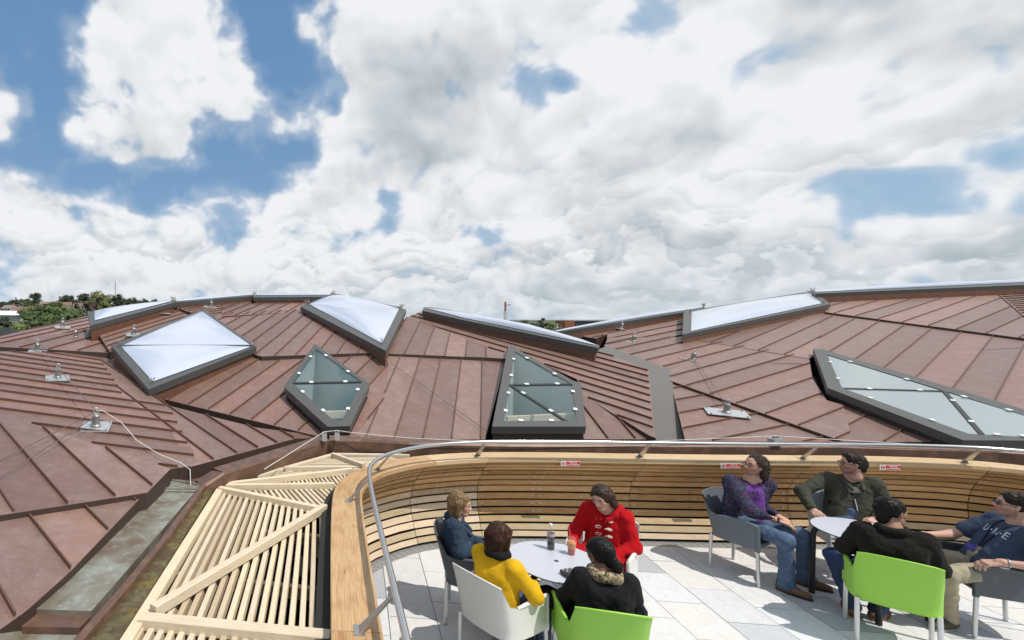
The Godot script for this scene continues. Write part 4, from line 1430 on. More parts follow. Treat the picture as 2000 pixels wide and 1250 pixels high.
	slab(st5, [Vector3(-1.29, 0.99, -1.8), Vector3(-1.09, 0.985, -1.8), Vector3(-1.005, 0.985, -3.2), Vector3(-0.875, 0.985, -5.62), Vector3(-0.99, 0.99, -5.45), Vector3(-1.06, 0.99, -4.1), Vector3(-1.14, 0.99, -3.4)], Vector3.UP, 0.10)
	part("flat_strip", done(st5), mats.patina, g)

	var p := thing("copper_parapet", "low brown copper capped parapet behind the timber wall and the louvre", "parapet")
	var way := [Vector2(-1.0, -5.36), Vector2(-0.78, -5.50), Vector2(0.50, -7.03), Vector2(0.95, -7.0), Vector2(1.6, -6.83), Vector2(2.94, -6.72), Vector2(5.33, -6.70), Vector2(7.4, -6.66), Vector2(9.2, -6.42), Vector2(10.4, -5.9)]
	for i in way.size() - 1:
		var a: Vector2 = way[i]
		var b: Vector2 = way[i + 1]
		var nseg := maxi(1, int(a.distance_to(b) / 1.2))
		for k in nseg:
			var q := a.lerp(b, float(k) / nseg)
			var w := a.lerp(b, float(k + 1) / nseg)
			var t := (w - q).normalized()
			var away := Vector2(t.y, -t.x)
			var e := 0.003 if k < nseg - 1 else 0.0
			var st := begin()
			var fall := -0.11 if i == 0 else 0.0
			var prof := [Vector2(0.0, 0.88), Vector2(0.0, 1.12), Vector2(0.02, 1.145), Vector2(0.20, 1.155), Vector2(0.22, 1.14), Vector2(0.22, 0.70)]
			for c in prof.size() - 1:
				var u: Vector2 = prof[c]
				var v: Vector2 = prof[c + 1]
				var q0 := q + away * u.x
				var q1 := w - t * e + away * u.x
				var r0 := q + away * v.x
				var r1 := w - t * e + away * v.x
				var o2 := Vector3(0, 1, 0) if c in [1, 2, 3] else Vector3(away.x, 0, away.y) * (-1.0 if c == 0 else 1.0)
				var f0 := fall if k == 0 else 0.0
				quad(st, Vector3(q0.x, u.y + f0, q0.y), Vector3(q1.x, u.y, q1.y), Vector3(r1.x, v.y, r1.y), Vector3(r0.x, v.y + f0, r0.y), o2)
			part("capping_sheet", done(st), mats.cap, p)
	# the flat gutter behind the parapet, in the shade of the eaves
	var st6 := begin()
	slab(st6, [Vector3(0.4, 0.86, -6.9), Vector3(2.94, 0.86, -6.8), Vector3(7.4, 0.86, -6.7), Vector3(10.4, 0.86, -6.0), Vector3(13.0, 0.86, -7.6), Vector3(7.0, 0.86, -7.9), Vector3(0.3, 0.86, -7.9)], Vector3.UP, 0.1)
	part("eaves_gutter", done(st6), mats.lead, p)

# ---------------------------------------------------------------- smooth bodies
# bones: [from, to, radius, radius]; cuts take away in the same form
func field_mesh(bones: Array, cell: float, k: float, wob := 0.0, cuts := [], floor_y := -1e9, wob_freq := 9.0) -> Dictionary:
	var lo := Vector3.ONE * 1e9
	var hi := -lo
	for b in bones:
		var r: float = maxf(b[2], b[3]) + cell * 2.0 + 0.01
		lo = lo.min((b[0] as Vector3).min(b[1]) - Vector3.ONE * r)
		hi = hi.max((b[0] as Vector3).max(b[1]) + Vector3.ONE * r)
	var nx := int((hi.x - lo.x) / cell) + 2
	var ny := int((hi.y - lo.y) / cell) + 2
	var nz := int((hi.z - lo.z) / cell) + 2
	var f := PackedFloat32Array()
	f.resize(nx * ny * nz)
	f.fill(1.0)
	for b in bones:
		var a: Vector3 = b[0]
		var e: Vector3 = b[1]
		var ra: float = b[2]
		var rb: float = b[3]
		var ba := e - a
		var inv := 1.0 / maxf(ba.length_squared(), 1e-9)
		var m := maxf(ra, rb) + cell * 2.0 + k
		var p0 := (a.min(e) - Vector3.ONE * m - lo) / cell
		var p1 := (a.max(e) + Vector3.ONE * m - lo) / cell
		var x0 := maxi(0, int(p0.x))
		var x1 := mini(nx - 1, int(p1.x) + 1)
		for z in range(maxi(0, int(p0.z)), mini(nz - 1, int(p1.z) + 1) + 1):
			for y in range(maxi(0, int(p0.y)), mini(ny - 1, int(p1.y) + 1) + 1):
				var row := (z * ny + y) * nx
				var q := Vector3(lo.x, lo.y + y * cell, lo.z + z * cell) - a
				for x in range(x0, x1 + 1):
					var p := Vector3(q.x + x * cell, q.y, q.z)
					var t := clampf(p.dot(ba) * inv, 0.0, 1.0)
					var d := (p - ba * t).length() - (ra + (rb - ra) * t)
					var old := f[row + x]
					var h := k - absf(old - d)
					if h > 0.0:
						f[row + x] = minf(old, d) - h * h / k * 0.25
					elif d < old:
						f[row + x] = d
	if wob > 0.0:
		var n := FastNoiseLite.new()
		n.seed = int(absf(lo.x + lo.z) * 1000.0)
		n.frequency = wob_freq
		n.fractal_octaves = 2
		for z in nz:
			for y in ny:
				var row := (z * ny + y) * nx
				for x in nx:
					if absf(f[row + x]) < cell * 4.5:
						f[row + x] += n.get_noise_3d(lo.x + x * cell, (lo.y + y * cell) * 1.0, lo.z + z * cell) * wob
	for b in cuts:
		var a: Vector3 = b[0]
		var e: Vector3 = b[1]
		var ba := e - a
		var inv := 1.0 / maxf(ba.length_squared(), 1e-9)
		var m := maxf(b[2], b[3]) + cell * 3.0
		var p0 := (a.min(e) - Vector3.ONE * m - lo) / cell
		var p1 := (a.max(e) + Vector3.ONE * m - lo) / cell
		for z in range(maxi(0, int(p0.z)), mini(nz - 1, int(p1.z) + 1) + 1):
			for y in range(maxi(0, int(p0.y)), mini(ny - 1, int(p1.y) + 1) + 1):
				var row := (z * ny + y) * nx
				for x in range(maxi(0, int(p0.x)), mini(nx - 1, int(p1.x) + 1) + 1):
					var p := lo + Vector3(x, y, z) * cell - a
					var t := clampf(p.dot(ba) * inv, 0.0, 1.0)
					var d: float = (p - ba * t).length() - lerpf(b[2], b[3], t)
					f[row + x] = maxf(f[row + x], -d)
	if floor_y > -1e8:
		for y in ny:
			var d := floor_y - (lo.y + y * cell)
			for z in nz:
				var row := (z * ny + y) * nx
				for x in nx:
					f[row + x] = maxf(f[row + x], d)
	# surface nets
	var ids := PackedInt32Array()
	ids.resize(nx * ny * nz)
	ids.fill(-1)
	var V := PackedVector3Array()
	var N := PackedVector3Array()
	var I := PackedInt32Array()
	var sy := nx
	var sz := nx * ny
	var far := cell * 3.2
	for z in nz - 1:
		for y in ny - 1:
			var row := (z * ny + y) * nx
			for x in nx - 1:
				var i := row + x
				var c0 := f[i]
				if c0 > far or c0 < -far:
					continue
				var c1 := f[i + 1]
				var c2 := f[i + sy]
				var c3 := f[i + sy + 1]
				var c4 := f[i + sz]
				var c5 := f[i + sz + 1]
				var c6 := f[i + sz + sy]
				var c7 := f[i + sz + sy + 1]
				var neg := int(c0 < 0) + int(c1 < 0) + int(c2 < 0) + int(c3 < 0) + int(c4 < 0) + int(c5 < 0) + int(c6 < 0) + int(c7 < 0)
				if neg == 0 or neg == 8:
					continue
				var s := Vector3.ZERO
				var m := 0
				if (c0 < 0) != (c1 < 0):
					s += Vector3(c0 / (c0 - c1), 0, 0)
					m += 1
				if (c2 < 0) != (c3 < 0):
					s += Vector3(c2 / (c2 - c3), 1, 0)
					m += 1
				if (c4 < 0) != (c5 < 0):
					s += Vector3(c4 / (c4 - c5), 0, 1)
					m += 1
				if (c6 < 0) != (c7 < 0):
					s += Vector3(c6 / (c6 - c7), 1, 1)
					m += 1
				if (c0 < 0) != (c2 < 0):
					s += Vector3(0, c0 / (c0 - c2), 0)
					m += 1
				if (c1 < 0) != (c3 < 0):
					s += Vector3(1, c1 / (c1 - c3), 0)
					m += 1
				if (c4 < 0) != (c6 < 0):
					s += Vector3(0, c4 / (c4 - c6), 1)
					m += 1
				if (c5 < 0) != (c7 < 0):
					s += Vector3(1, c5 / (c5 - c7), 1)
					m += 1
				if (c0 < 0) != (c4 < 0):
					s += Vector3(0, 0, c0 / (c0 - c4))
					m += 1
				if (c1 < 0) != (c5 < 0):
					s += Vector3(1, 0, c1 / (c1 - c5))
					m += 1
				if (c2 < 0) != (c6 < 0):
					s += Vector3(0, 1, c2 / (c2 - c6))
					m += 1
				if (c3 < 0) != (c7 < 0):
					s += Vector3(1, 1, c3 / (c3 - c7))
					m += 1
				ids[i] = V.size()
				V.append(lo + (Vector3(x, y, z) + s / m) * cell)
				N.append(Vector3(c1 + c3 + c5 + c7 - c0 - c2 - c4 - c6, c2 + c3 + c6 + c7 - c0 - c1 - c4 - c5, c4 + c5 + c6 + c7 - c0 - c1 - c2 - c3).normalized())
				if y > 0 and z > 0 and (c0 < 0) != (c1 < 0):
					net_quad(I, ids[i], ids[i - sy], ids[i - sy - sz], ids[i - sz], c0 < 0)
				if x > 0 and z > 0 and (c0 < 0) != (c2 < 0):
					net_quad(I, ids[i], ids[i - sz], ids[i - sz - 1], ids[i - 1], c0 < 0)
				if x > 0 and y > 0 and (c0 < 0) != (c4 < 0):
					net_quad(I, ids[i], ids[i - 1], ids[i - 1 - sy], ids[i - sy], c0 < 0)
	return {"v": V, "n": N, "i": I}

func net_quad(I: PackedInt32Array, a: int, b: int, c: int, d: int, solid: bool) -> void:
	if a < 0 or b < 0 or c < 0 or d < 0:
		return
	if solid:
		I.append_array(PackedInt32Array([a, c, b, a, d, c]))
	else:
		I.append_array(PackedInt32Array([a, b, c, a, c, d]))

func field_at(bones: Array, p: Vector3, k: float) -> float:
	var v := 1.0
	for b in bones:
		var ba: Vector3 = b[1] - b[0]
		var q: Vector3 = p - b[0]
		var t := clampf(q.dot(ba) / maxf(ba.length_squared(), 1e-9), 0, 1)
		var d: float = (q - ba * t).length() - lerpf(b[2], b[3], t)
		var h := k - absf(v - d)
		v = minf(v, d) - (h * h / k * 0.25 if h > 0.0 else 0.0)
	return v

# slides a point along a direction until it lies just off the surface
func onto(bones: Array, p: Vector3, dir: Vector3, gap := 0.004, k := 0.04) -> Vector3:
	for i in 24:
		var d := field_at(bones, p, k) - gap
		if absf(d) < 0.001:
			break
		p += dir * d * 0.9
	return p

func moved(m: Dictionary, x: Transform3D, mirror := false) -> Dictionary:
	var V := PackedVector3Array()
	var N := PackedVector3Array()
	var I: PackedInt32Array = m.i.duplicate()
	for i in m.v.size():
		var v: Vector3 = m.v[i]
		var n: Vector3 = m.n[i]
		if mirror:
			v.x = -v.x
			n.x = -n.x
		V.append(x * v)
		N.append((x.basis * n).normalized())
	if mirror:
		for t in range(0, I.size(), 3):
			var s := I[t + 1]
			I[t + 1] = I[t + 2]
			I[t + 2] = s
	var o := {"v": V, "n": N, "i": I}
	if m.has("c"):
		o["c"] = m.c
	return o

func to_mesh(list: Array) -> ArrayMesh:
	var V := PackedVector3Array()
	var N := PackedVector3Array()
	var C := PackedColorArray()
	var I := PackedInt32Array()
	for m in list:
		var base := V.size()
		V.append_array(m.v)
		N.append_array(m.n)
		if m.has("c"):
			C.append_array(m.c)
		else:
			for i in m.v.size():
				C.append(Color.WHITE)
		for i in m.i:
			I.append(base + i)
	var arr := []
	arr.resize(Mesh.ARRAY_MAX)
	arr[Mesh.ARRAY_VERTEX] = V
	arr[Mesh.ARRAY_NORMAL] = N
	arr[Mesh.ARRAY_COLOR] = C
	arr[Mesh.ARRAY_INDEX] = I
	var am := ArrayMesh.new()
	am.add_surface_from_arrays(Mesh.PRIMITIVE_TRIANGLES, arr)
	return am

var head_models := {}
var hand_models := {}

func head_model(stubble: bool) -> Dictionary:
	if head_models.has(stubble):
		return head_models[stubble]
	var b := [
		[Vector3(0, 0.038, -0.022), Vector3(0, 0.034, 0.012), 0.080, 0.074],
		[Vector3(0, 0.0, 0.030), Vector3(0, -0.066, 0.050), 0.058, 0.038],
		[Vector3(0.038, -0.045, 0.005), Vector3(0.012, -0.080, 0.054), 0.030, 0.024],
		[Vector3(-0.038, -0.045, 0.005), Vector3(-0.012, -0.080, 0.054), 0.030, 0.024],
		[Vector3(0.034, -0.012, 0.052), Vector3(0.030, -0.024, 0.054), 0.026, 0.024],
		[Vector3(-0.034, -0.012, 0.052), Vector3(-0.030, -0.024, 0.054), 0.026, 0.024],
		[Vector3(0.034, 0.026, 0.066), Vector3(-0.034, 0.026, 0.066), 0.018, 0.018],
		[Vector3(0, 0.016, 0.084), Vector3(0, -0.020, 0.104), 0.009, 0.012],
		[Vector3(0.010, -0.024, 0.094), Vector3(-0.010, -0.024, 0.094), 0.009, 0.009],
		[Vector3(0.016, -0.046, 0.083), Vector3(-0.016, -0.046, 0.083), 0.008, 0.008],
		[Vector3(0.014, -0.056, 0.081), Vector3(-0.014, -0.056, 0.081), 0.008, 0.008],
		[Vector3(0.079, 0.016, -0.010), Vector3(0.075, -0.020, 0.000), 0.015, 0.010],
		[Vector3(-0.079, 0.016, -0.010), Vector3(-0.075, -0.020, 0.000), 0.015, 0.010],
		[Vector3(0, -0.04, -0.018), Vector3(0, -0.13, -0.034), 0.056, 0.058]]
	var cuts := [[Vector3(0.032, 0.006, 0.096), Vector3(0.030, 0.006, 0.096), 0.017, 0.017], [Vector3(-0.032, 0.006, 0.096), Vector3(-0.030, 0.006, 0.096), 0.017, 0.017]]
	var m := field_mesh(b, 0.0048, 0.016, 0.0, cuts)
	var eyes := field_mesh([[Vector3(0.031, 0.006, 0.071), Vector3(0.0311, 0.006, 0.071), 0.0125, 0.0125], [Vector3(-0.031, 0.006, 0.071), Vector3(-0.0311, 0.006, 0.071), 0.0125, 0.0125]], 0.0035, 0.002)
	var C := PackedColorArray()
	for v in m.v:
		var c := Color.WHITE
		if v.z > 0.07 and v.y < -0.040 and v.y > -0.062 and absf(v.x) < 0.026:
			c = Color(0.80, 0.50, 0.48)
		elif v.z > 0.05 and absf(v.y - 0.030) < 0.006 and absf(v.x) > 0.012 and absf(v.x) < 0.048:
			c = Color(0.28, 0.22, 0.20)
		elif v.z > 0.05 and absf(v.x) > 0.016 and absf(v.x) < 0.048 and absf(v.y - 0.008) < 0.010:
			c = Color(0.80, 0.70, 0.68)
		elif v.z > 0.045 and absf(v.x) > 0.02 and v.y < -0.005 and v.y > -0.03:
			c = Color(1.02, 0.86, 0.82)
		elif stubble and v.y < -0.03 and v.z > -0.01 and v.y > -0.11:
			c = Color(0.66, 0.60, 0.58)
		C.append(c)
	m["c"] = C
	var E := PackedColorArray()
	for v in eyes.v:
		var r := Vector2(absf(v.x) - 0.031, v.y - 0.006).length()
		E.append(Color(0.05, 0.04, 0.035) if r < 0.0058 and v.z > 0.07 else Color(0.95, 1.0, 1.05))
	eyes["c"] = E
	head_models[stubble] = {"skin": m, "eyes": eyes}
	return head_models[stubble]

# a right hand: wrist at the origin, fingers along +z, back of the hand +y, thumb on the +x side
func hand_model(curl: float) -> Dictionary:
	if hand_models.has(curl):
		return hand_models[curl]
	var b := [[Vector3(0, 0, -0.03), Vector3(0, 0, 0.02), 0.024, 0.025]]
	var xs := [0.030, 0.010, -0.010, -0.029]
	var reach := [0.088, 0.092, 0.087, 0.078]
	var len := [[0.038, 0.024, 0.019], [0.043, 0.027, 0.020], [0.040, 0.025, 0.020], [0.031, 0.019, 0.017]]
	for i in 4:
		var k := Vector3(xs[i], 0.0, reach[i])
		b.append([Vector3(xs[i] * 0.6, 0, 0.012), k, 0.016, 0.0125])
		var ang := curl * (0.55 + 0.08 * i)
		var p := k
		for j in 3:
			var d := Vector3(xs[i] * 0.5, -sin(ang), cos(ang)).normalized()
			var q: Vector3 = p + d * len[i][j]
			b.append([p, q, 0.0098 - 0.0008 * j, 0.0090 - 0.0008 * j])
			p = q
			ang += curl * (0.75 if j == 0 else 0.55)
	b.append([Vector3(0.018, -0.006, 0.018), Vector3(0.042, -0.014, 0.048), 0.018, 0.0135])
	b.append([Vector3(0.042, -0.014, 0.048), Vector3(0.054, -0.018 - 0.010 * curl, 0.076), 0.0115, 0.0105])
	b.append([Vector3(0.054, -0.018 - 0.010 * curl, 0.076), Vector3(0.054 - 0.006 * curl, -0.022 - 0.016 * curl, 0.100), 0.0102, 0.0088])
	hand_models[curl] = field_mesh(b, 0.0038, 0.008)
	return hand_models[curl]

func hand_frame(wrist: Vector3, along: Vector3, back: Vector3) -> Transform3D:
	var z := along.normalized()
	var y := (back - z * back.dot(z)).normalized()
	return Transform3D(Basis(y.cross(z), y, z), wrist + z * 0.012)

func cloth(rgb: Color, rough := 0.9, sheen := 0.25) -> StandardMaterial3D:
	var m := mat(rgb, rough)
	if not mats.has("weave"):
		mats["weave"] = grey_tex(noise_bytes(77, 0.2, 256, 3), 256)
	m.heightmap_enabled = true
	m.heightmap_texture = mats.weave
	m.heightmap_scale = 0.25
	m.metallic_specular = 0.25
	if sheen > 0.0:
		m.rim_enabled = true
		m.rim = sheen
		m.rim_tint = 0.6
	triplanar(m, 7.0, false)
	return m

func denim(rgb: Color) -> StandardMaterial3D:
	var m := cloth(rgb, 0.9, 0.0)
	if not mats.has("denim_tex"):
		mats["denim_tex"] = layered(256, c8(205, 210, 218), [[noise_bytes(91, 0.012, 256, 4), 0.45, 0.75, c8(255, 255, 255), 0.8], [noise_bytes(92, 0.25, 256, 2), 0.5, 0.8, c8(170, 176, 190), 0.5]])
	m.albedo_texture = mats.denim_tex
	m.uv1_scale = Vector3.ONE * 2.2
	return m

func plaid_mat() -> StandardMaterial3D:
	var im := Image.create_empty(128, 128, false, Image.FORMAT_RGB8)
	for y in 128:
		for x in 128:
			var c := c8(46, 46, 62)
			var a := 0.0
			for q in [x, y]:
				if q % 64 < 14:
					c = c.lerp(c8(84, 84, 116), 0.45)
				elif q % 64 > 30 and q % 64 < 36:
					c = c.lerp(c8(122, 66, 82), 0.45)
				elif q % 64 > 46 and q % 64 < 49:
					c = c.lerp(c8(150, 146, 170), 0.4)
			im.set_pixel(x, y, c)
	var m := cloth(Color.WHITE, 0.9, 0.0)
	m.albedo_texture = tex(im)
	m.uv1_scale = Vector3.ONE * 4.6
	return m

func hair_mat(rgb: Color, streak: float) -> StandardMaterial3D:
	var m := mat(rgb, 0.42)
	m.metallic_specular = 0.3
	var size := 128
	var im := Image.create_empty(size, size, false, Image.FORMAT_RGB8)
	var n := FastNoiseLite.new()
	n.seed = 3
	n.frequency = 0.05
	for y in size:
		for x in size:
			var v := 0.72 + streak * (n.get_noise_2d(x * 2.2, y * 0.22) + 0.5 * n.get_noise_2d(x * 6.0, y * 0.5))
			im.set_pixel(x, y, Color(clampf(v, 0.15, 1.0), clampf(v, 0.15, 1.0) * 0.98, clampf(v, 0.15, 1.0) * 0.95))
	m.albedo_texture = tex(im)
	m.heightmap_enabled = true
	m.heightmap_texture = m.albedo_texture
	m.heightmap_scale = 0.5
	triplanar(m, 6.5, false)
	return m

# ---------------------------------------------------------------- people
# joints are given in the person's own axes: +x their left, +y up, +z the way the seat faces
func person(s: Dictionary) -> Node3D:
	var face: Vector2 = s.face
	var o := thing("person", s.label, "person", Vector3(s.at.x, 0, -s.at.y), "people sitting at the terrace tables")
	var f := Vector3(face.x, 0, -face.y).normalized()
	o.basis = Basis(Vector3.UP.cross(f), Vector3.UP, f)
	var g: float = s.get("girth", 1.0)
	var pel: Vector3 = s.get("pelvis", Vector3(0, 0.545, -0.06))
	var chest: Vector3 = s.get("chest", Vector3(0, 0.86, -0.10))
	var neck: Vector3 = s.get("neck", Vector3(0, 1.02, -0.075))
	var head: Vector3 = s.get("head", Vector3(0, 1.17, -0.04))
	var tw: float = s.get("twist", 0.0)
	var sw: float = s.get("shoulder", 0.175)
	var ax := Vector3(cos(tw), 0, -sin(tw))
	var fwd := Vector3(sin(tw), 0, cos(tw))
	var sh := [neck.lerp(chest, 0.35) + ax * sw + Vector3(0, s.get("shrug_l", 0.0), 0), neck.lerp(chest, 0.35) - ax * sw + Vector3(0, s.get("shrug_r", 0.0), 0)]
	var el: Array = s.elbows
	var wr: Array = s.wrists
	var kn: Array = s.get("knees", [Vector3(0.13, 0.535, 0.38), Vector3(-0.13, 0.535, 0.38)])
	var an: Array = s.get("ankles", [Vector3(0.13, 0.10, 0.36), Vector3(-0.13, 0.10, 0.36)])
	var hip := [pel + Vector3(0.085, 0, 0.0), pel + Vector3(-0.085, 0, 0.0)]
	var short_sleeve: bool = s.get("short_sleeve", false)
	# skin, one mesh from head to hands
	var skin := [[neck + Vector3(0, -0.03, 0), head + (neck - head) * 0.42, 0.056 * g, 0.052], [chest, neck, 0.07, 0.06], [pel, chest, 0.07, 0.07]]
	for i in 2:
		skin.append([chest, sh[i], 0.05, 0.045])
		skin.append([sh[i], el[i], 0.042, 0.040 if short_sleeve else 0.032])
		skin.append([el[i], wr[i], 0.042 if short_sleeve else 0.032, 0.027])
		skin.append([wr[i], wr[i] + (wr[i] - el[i]).normalized() * 0.03, 0.026, 0.023])
		skin.append([pel, hip[i], 0.06, 0.06])
		skin.append([hip[i], kn[i], 0.055, 0.045])
		skin.append([kn[i], an[i], 0.042, 0.030])
	var meshes := [field_mesh(skin, 0.0125, 0.03)]
	var look: Vector3 = s.get("look", Vector3.ZERO)     # turn to the left, tilt up, lean to the left shoulder (degrees)
	var hb := Basis(Vector3.UP, deg_to_rad(look.x)) * Basis(Vector3.RIGHT, deg_to_rad(-look.y)) * Basis(Vector3.BACK, deg_to_rad(-look.z))
	var hs: float = s.get("head_size", 1.0)
	var hx := Transform3D(hb.scaled(Vector3.ONE * hs), head)
	var pair := head_model(s.get("stubble", false))
	meshes.append(moved(pair.skin, hx))
	var hands: Array = s.get("hands", [])
	for i in 2:
		var along: Vector3 = (wr[i] - el[i])
		var back := Vector3.UP
		var curl := 0.6
		if hands.size() > i and hands[i] is Array:
			along = hands[i][0]
			back = hands[i][1]
			curl = hands[i][2]
		meshes.append(moved(hand_model(curl), hand_frame(wr[i], along, back), i == 0))
	var sm := mat(s.skin, 0.55)
	sm.vertex_color_use_as_albedo = true
	sm.subsurf_scatter_enabled = true
	sm.subsurf_scatter_strength = 0.06
	part("body", to_mesh(meshes), sm, o)
	var em := mat(Color(0.75, 0.73, 0.70), 0.2)
	em.vertex_color_use_as_albedo = true
	part("eyes", to_mesh([moved(pair.eyes, hx)]), em, o)
	# trousers and shoes
	var leg := [[hip[0], hip[1], 0.105 * g, 0.105 * g], [pel + Vector3(0, 0.09, 0), pel + Vector3(0, 0.03, 0.02), 0.115 * g, 0.11 * g]]
	var flare: float = s.get("flare", 0.062)
	for i in 2:
		leg.append([hip[i], kn[i], 0.092 * g, 0.070])
		leg.append([kn[i], kn[i].lerp(an[i], 0.55), 0.068, 0.056])
		leg.append([kn[i].lerp(an[i], 0.5), an[i] + Vector3(0, -0.01, 0), 0.057, flare])
	part("trousers", to_mesh([field_mesh(leg, 0.0135, 0.035, 0.012, [], 0.035, 9.0)]), s.trouser, o)
	var toes: Array = s.get("toes", [Vector3(0.05, 0, 1), Vector3(-0.05, 0, 1)])
	for i in 2:
		var d: Vector3 = toes[i].normalized()
		var heel: Vector3 = Vector3(an[i].x, maxf(an[i].y - 0.055, 0.042), an[i].z) - d * 0.045
		var toe := heel + d * 0.205
		if toes[i].y == 0.0:
			toe.y = 0.036
		var sh_b := [[heel, heel + d * 0.10, 0.042, 0.043], [heel + d * 0.08, toe, 0.043, 0.034], [an[i], heel + d * 0.03, 0.042, 0.045]]
		var shoe := part("shoe", to_mesh([field_mesh(sh_b, 0.0095, 0.025, 0.0, [], 0.004)]), s.shoe, o)
		var sole := begin()
		var low: float = -0.034
		var side := d.cross(Vector3.UP).normalized()
		var ring := []
		for k in 14:
			var a := TAU * k / 14.0
			ring.append(heel.lerp(toe, 0.5) + d * cos(a) * 0.143 + side * sin(a) * 0.043 * (1.0 + 0.12 * cos(a)) + Vector3(0, low + 0.012, 0))
		slab(sole, ring, Vector3.UP, 0.018)
		part("sole", done(sole), s.get("sole", mats.black), shoe)
	# the upper garment
	var cg: float = s.get("coat", 1.0) * g
	var top := [[pel + ax * 0.07 + Vector3(0, 0.05, 0), chest + ax * 0.075, 0.118 * cg, 0.108 * cg], [pel - ax * 0.07 + Vector3(0, 0.05, 0), chest - ax * 0.075, 0.118 * cg, 0.108 * cg],
		[chest + ax * 0.06, sh[0] - ax * 0.02, 0.098 * cg, 0.070 * cg], [chest - ax * 0.06, sh[1] + ax * 0.02, 0.098 * cg, 0.070 * cg], [chest, neck - Vector3(0, 0.012, 0), 0.095, 0.062]]
	if s.get("bust", false):
		top.append([chest + ax * 0.065 + fwd * 0.065 - Vector3(0, 0.03, 0), chest + ax * 0.06 + fwd * 0.06 - Vector3(0, 0.05, 0), 0.062, 0.062])
		top.append([chest - ax * 0.065 + fwd * 0.065 - Vector3(0, 0.03, 0), chest - ax * 0.06 + fwd * 0.06 - Vector3(0, 0.05, 0), 0.062, 0.062])
	if s.get("skirted", false):
		for i in 2:
			top.append([hip[i], hip[i].lerp(kn[i], 0.72), 0.118 * cg, 0.100 * cg])
	var arms := []
	for i in 2:
		if short_sleeve:
			arms.append([sh[i], sh[i].lerp(el[i], 0.62), 0.074 * cg, 0.066 * cg])
		else:
			arms.append([sh[i], el[i], 0.070 * cg, 0.056 * cg])
			arms.append([el[i], wr[i] - (wr[i] - el[i]).normalized() * 0.01, 0.057 * cg, 0.042 * cg])
	var bones := top + arms
	var neck_cut := [[neck + (head - neck) * 0.15 + fwd * 0.01, neck + (head - neck) * 0.9, 0.064, 0.08]]
	if s.has("open_front"):      # an open shirt or jacket over another top
		var inner := top.duplicate(true)
		for b in inner:
			b[2] *= 0.955
			b[3] *= 0.955
		part(s.get("inner_name", "t_shirt"), to_mesh([field_mesh(inner, 0.012, 0.04, 0.006, neck_cut)]), s.inner, o)
		var cuts := neck_cut.duplicate()
		for c in s.open_front:
			cuts.append(c)
		part(s.top_name, to_mesh([field_mesh(bones, 0.0115, 0.04, 0.009, cuts, -1e9, 13.0)]), s.top, o)
	else:
		part(s.top_name, to_mesh([field_mesh(bones, 0.0125, 0.04, s.get("folds", 0.009), neck_cut, -1e9, 13.0)]), s.top, o)
	# hair
	var hr := []
	for b in s.hair:
		hr.append([hx * b[0], hx * b[1], b[2] * hs, b[3] * hs])
	var hc := []
	for b in s.get("hair_cut", []):
		hc.append([hx * b[0], hx * b[1], b[2] * hs, b[3] * hs])
	part("hair", to_mesh([field_mesh(hr, 0.006, 0.02, s.get("hair_rough", 0.0035), hc, -1e9, 40.0)]), s.hair_mat, o)
	if s.get("glasses", false):
		var gl := begin()
		for side in [-1.0, 1.0]:
			var ring := []
			for k in 13:
				var a := TAU * k / 12.0
				ring.append(hx * Vector3(side * 0.032 + cos(a) * 0.024, 0.004 + sin(a) * 0.017, 0.098))
			tube_into(gl, ring, 0.0028, 5, false)
			tube_into(gl, [hx * Vector3(side * 0.056, 0.010, 0.096), hx * Vector3(side * 0.080, 0.010, 0.05), hx * Vector3(side * 0.083, 0.012, -0.01)], 0.0028, 5)
		tube_into(gl, [hx * Vector3(-0.008, 0.008, 0.099), hx * Vector3(0.008, 0.008, 0.099)], 0.0028, 5)
		part("glasses", done(gl, true), mats.black, o)
		if s.get("dark_lenses", false):
			var ln := begin()
			for side in [-1.0, 1.0]:
				var ring := []
				for k in 12:
					var a := TAU * k / 12.0
					ring.append(hx * Vector3(side * 0.032 + cos(a) * 0.023, 0.004 + sin(a) * 0.016, 0.0985))
				slab(ln, ring, hb.z, 0.0)
			part("lens", done(ln), mat(Color(0.03, 0.04, 0.06), 0.08), o)
	o.set_meta("bones", bones)
	return o

func ring_of(centre: Vector3, ax: Vector3, az: Vector3, rx: float, rz: float, r: float, parts := 14, wave := 0.0) -> Array:
	var out := []
	for k in parts:
		var a := TAU * k / parts
		var b := TAU * (k + 1) / parts
		out.append([centre + ax * cos(a) * rx + az * sin(a) * rz + Vector3.UP * sin(a * 3.0) * wave, centre + ax * cos(b) * rx + az * sin(b) * rz + Vector3.UP * sin(b * 3.0) * wave, r * (1.0 + 0.12 * sin(a * 5.0)), r * (1.0 + 0.12 * sin(b * 5.0))])
	return out

func text_on(o: Node3D, called: String, words_: String, size: float, at: Vector3, right: Vector3, up: Vector3, m: Material, bold := true) -> void:
	var tm := TextMesh.new()
	tm.text = words_
	var f := SystemFont.new()
	f.font_names = PackedStringArray(["Droid Sans"])
	f.font_weight = 700 if bold else 400
	tm.font = f
	tm.font_size = 48
	tm.pixel_size = size / 48.0
	tm.depth = 0.0
	tm.curve_step = 3.0
	var a := tm.get_mesh_arrays()
	var out := right.cross(up).normalized()
	var bones: Array = o.get_meta("bones")
	var V: PackedVector3Array = a[Mesh.ARRAY_VERTEX]
	var I: PackedInt32Array = a[Mesh.ARRAY_INDEX]
	var st := begin()
	for t in range(0, I.size(), 3):
		var p := []
		for k in 3:
			var v: Vector3 = V[I[t + k]]
			p.append(onto(bones, at + right * v.x + up * v.y + out * 0.14, -out, 0.007))
		tri(st, p[0], p[1], p[2], out)
	part(called, done(st), m, o)

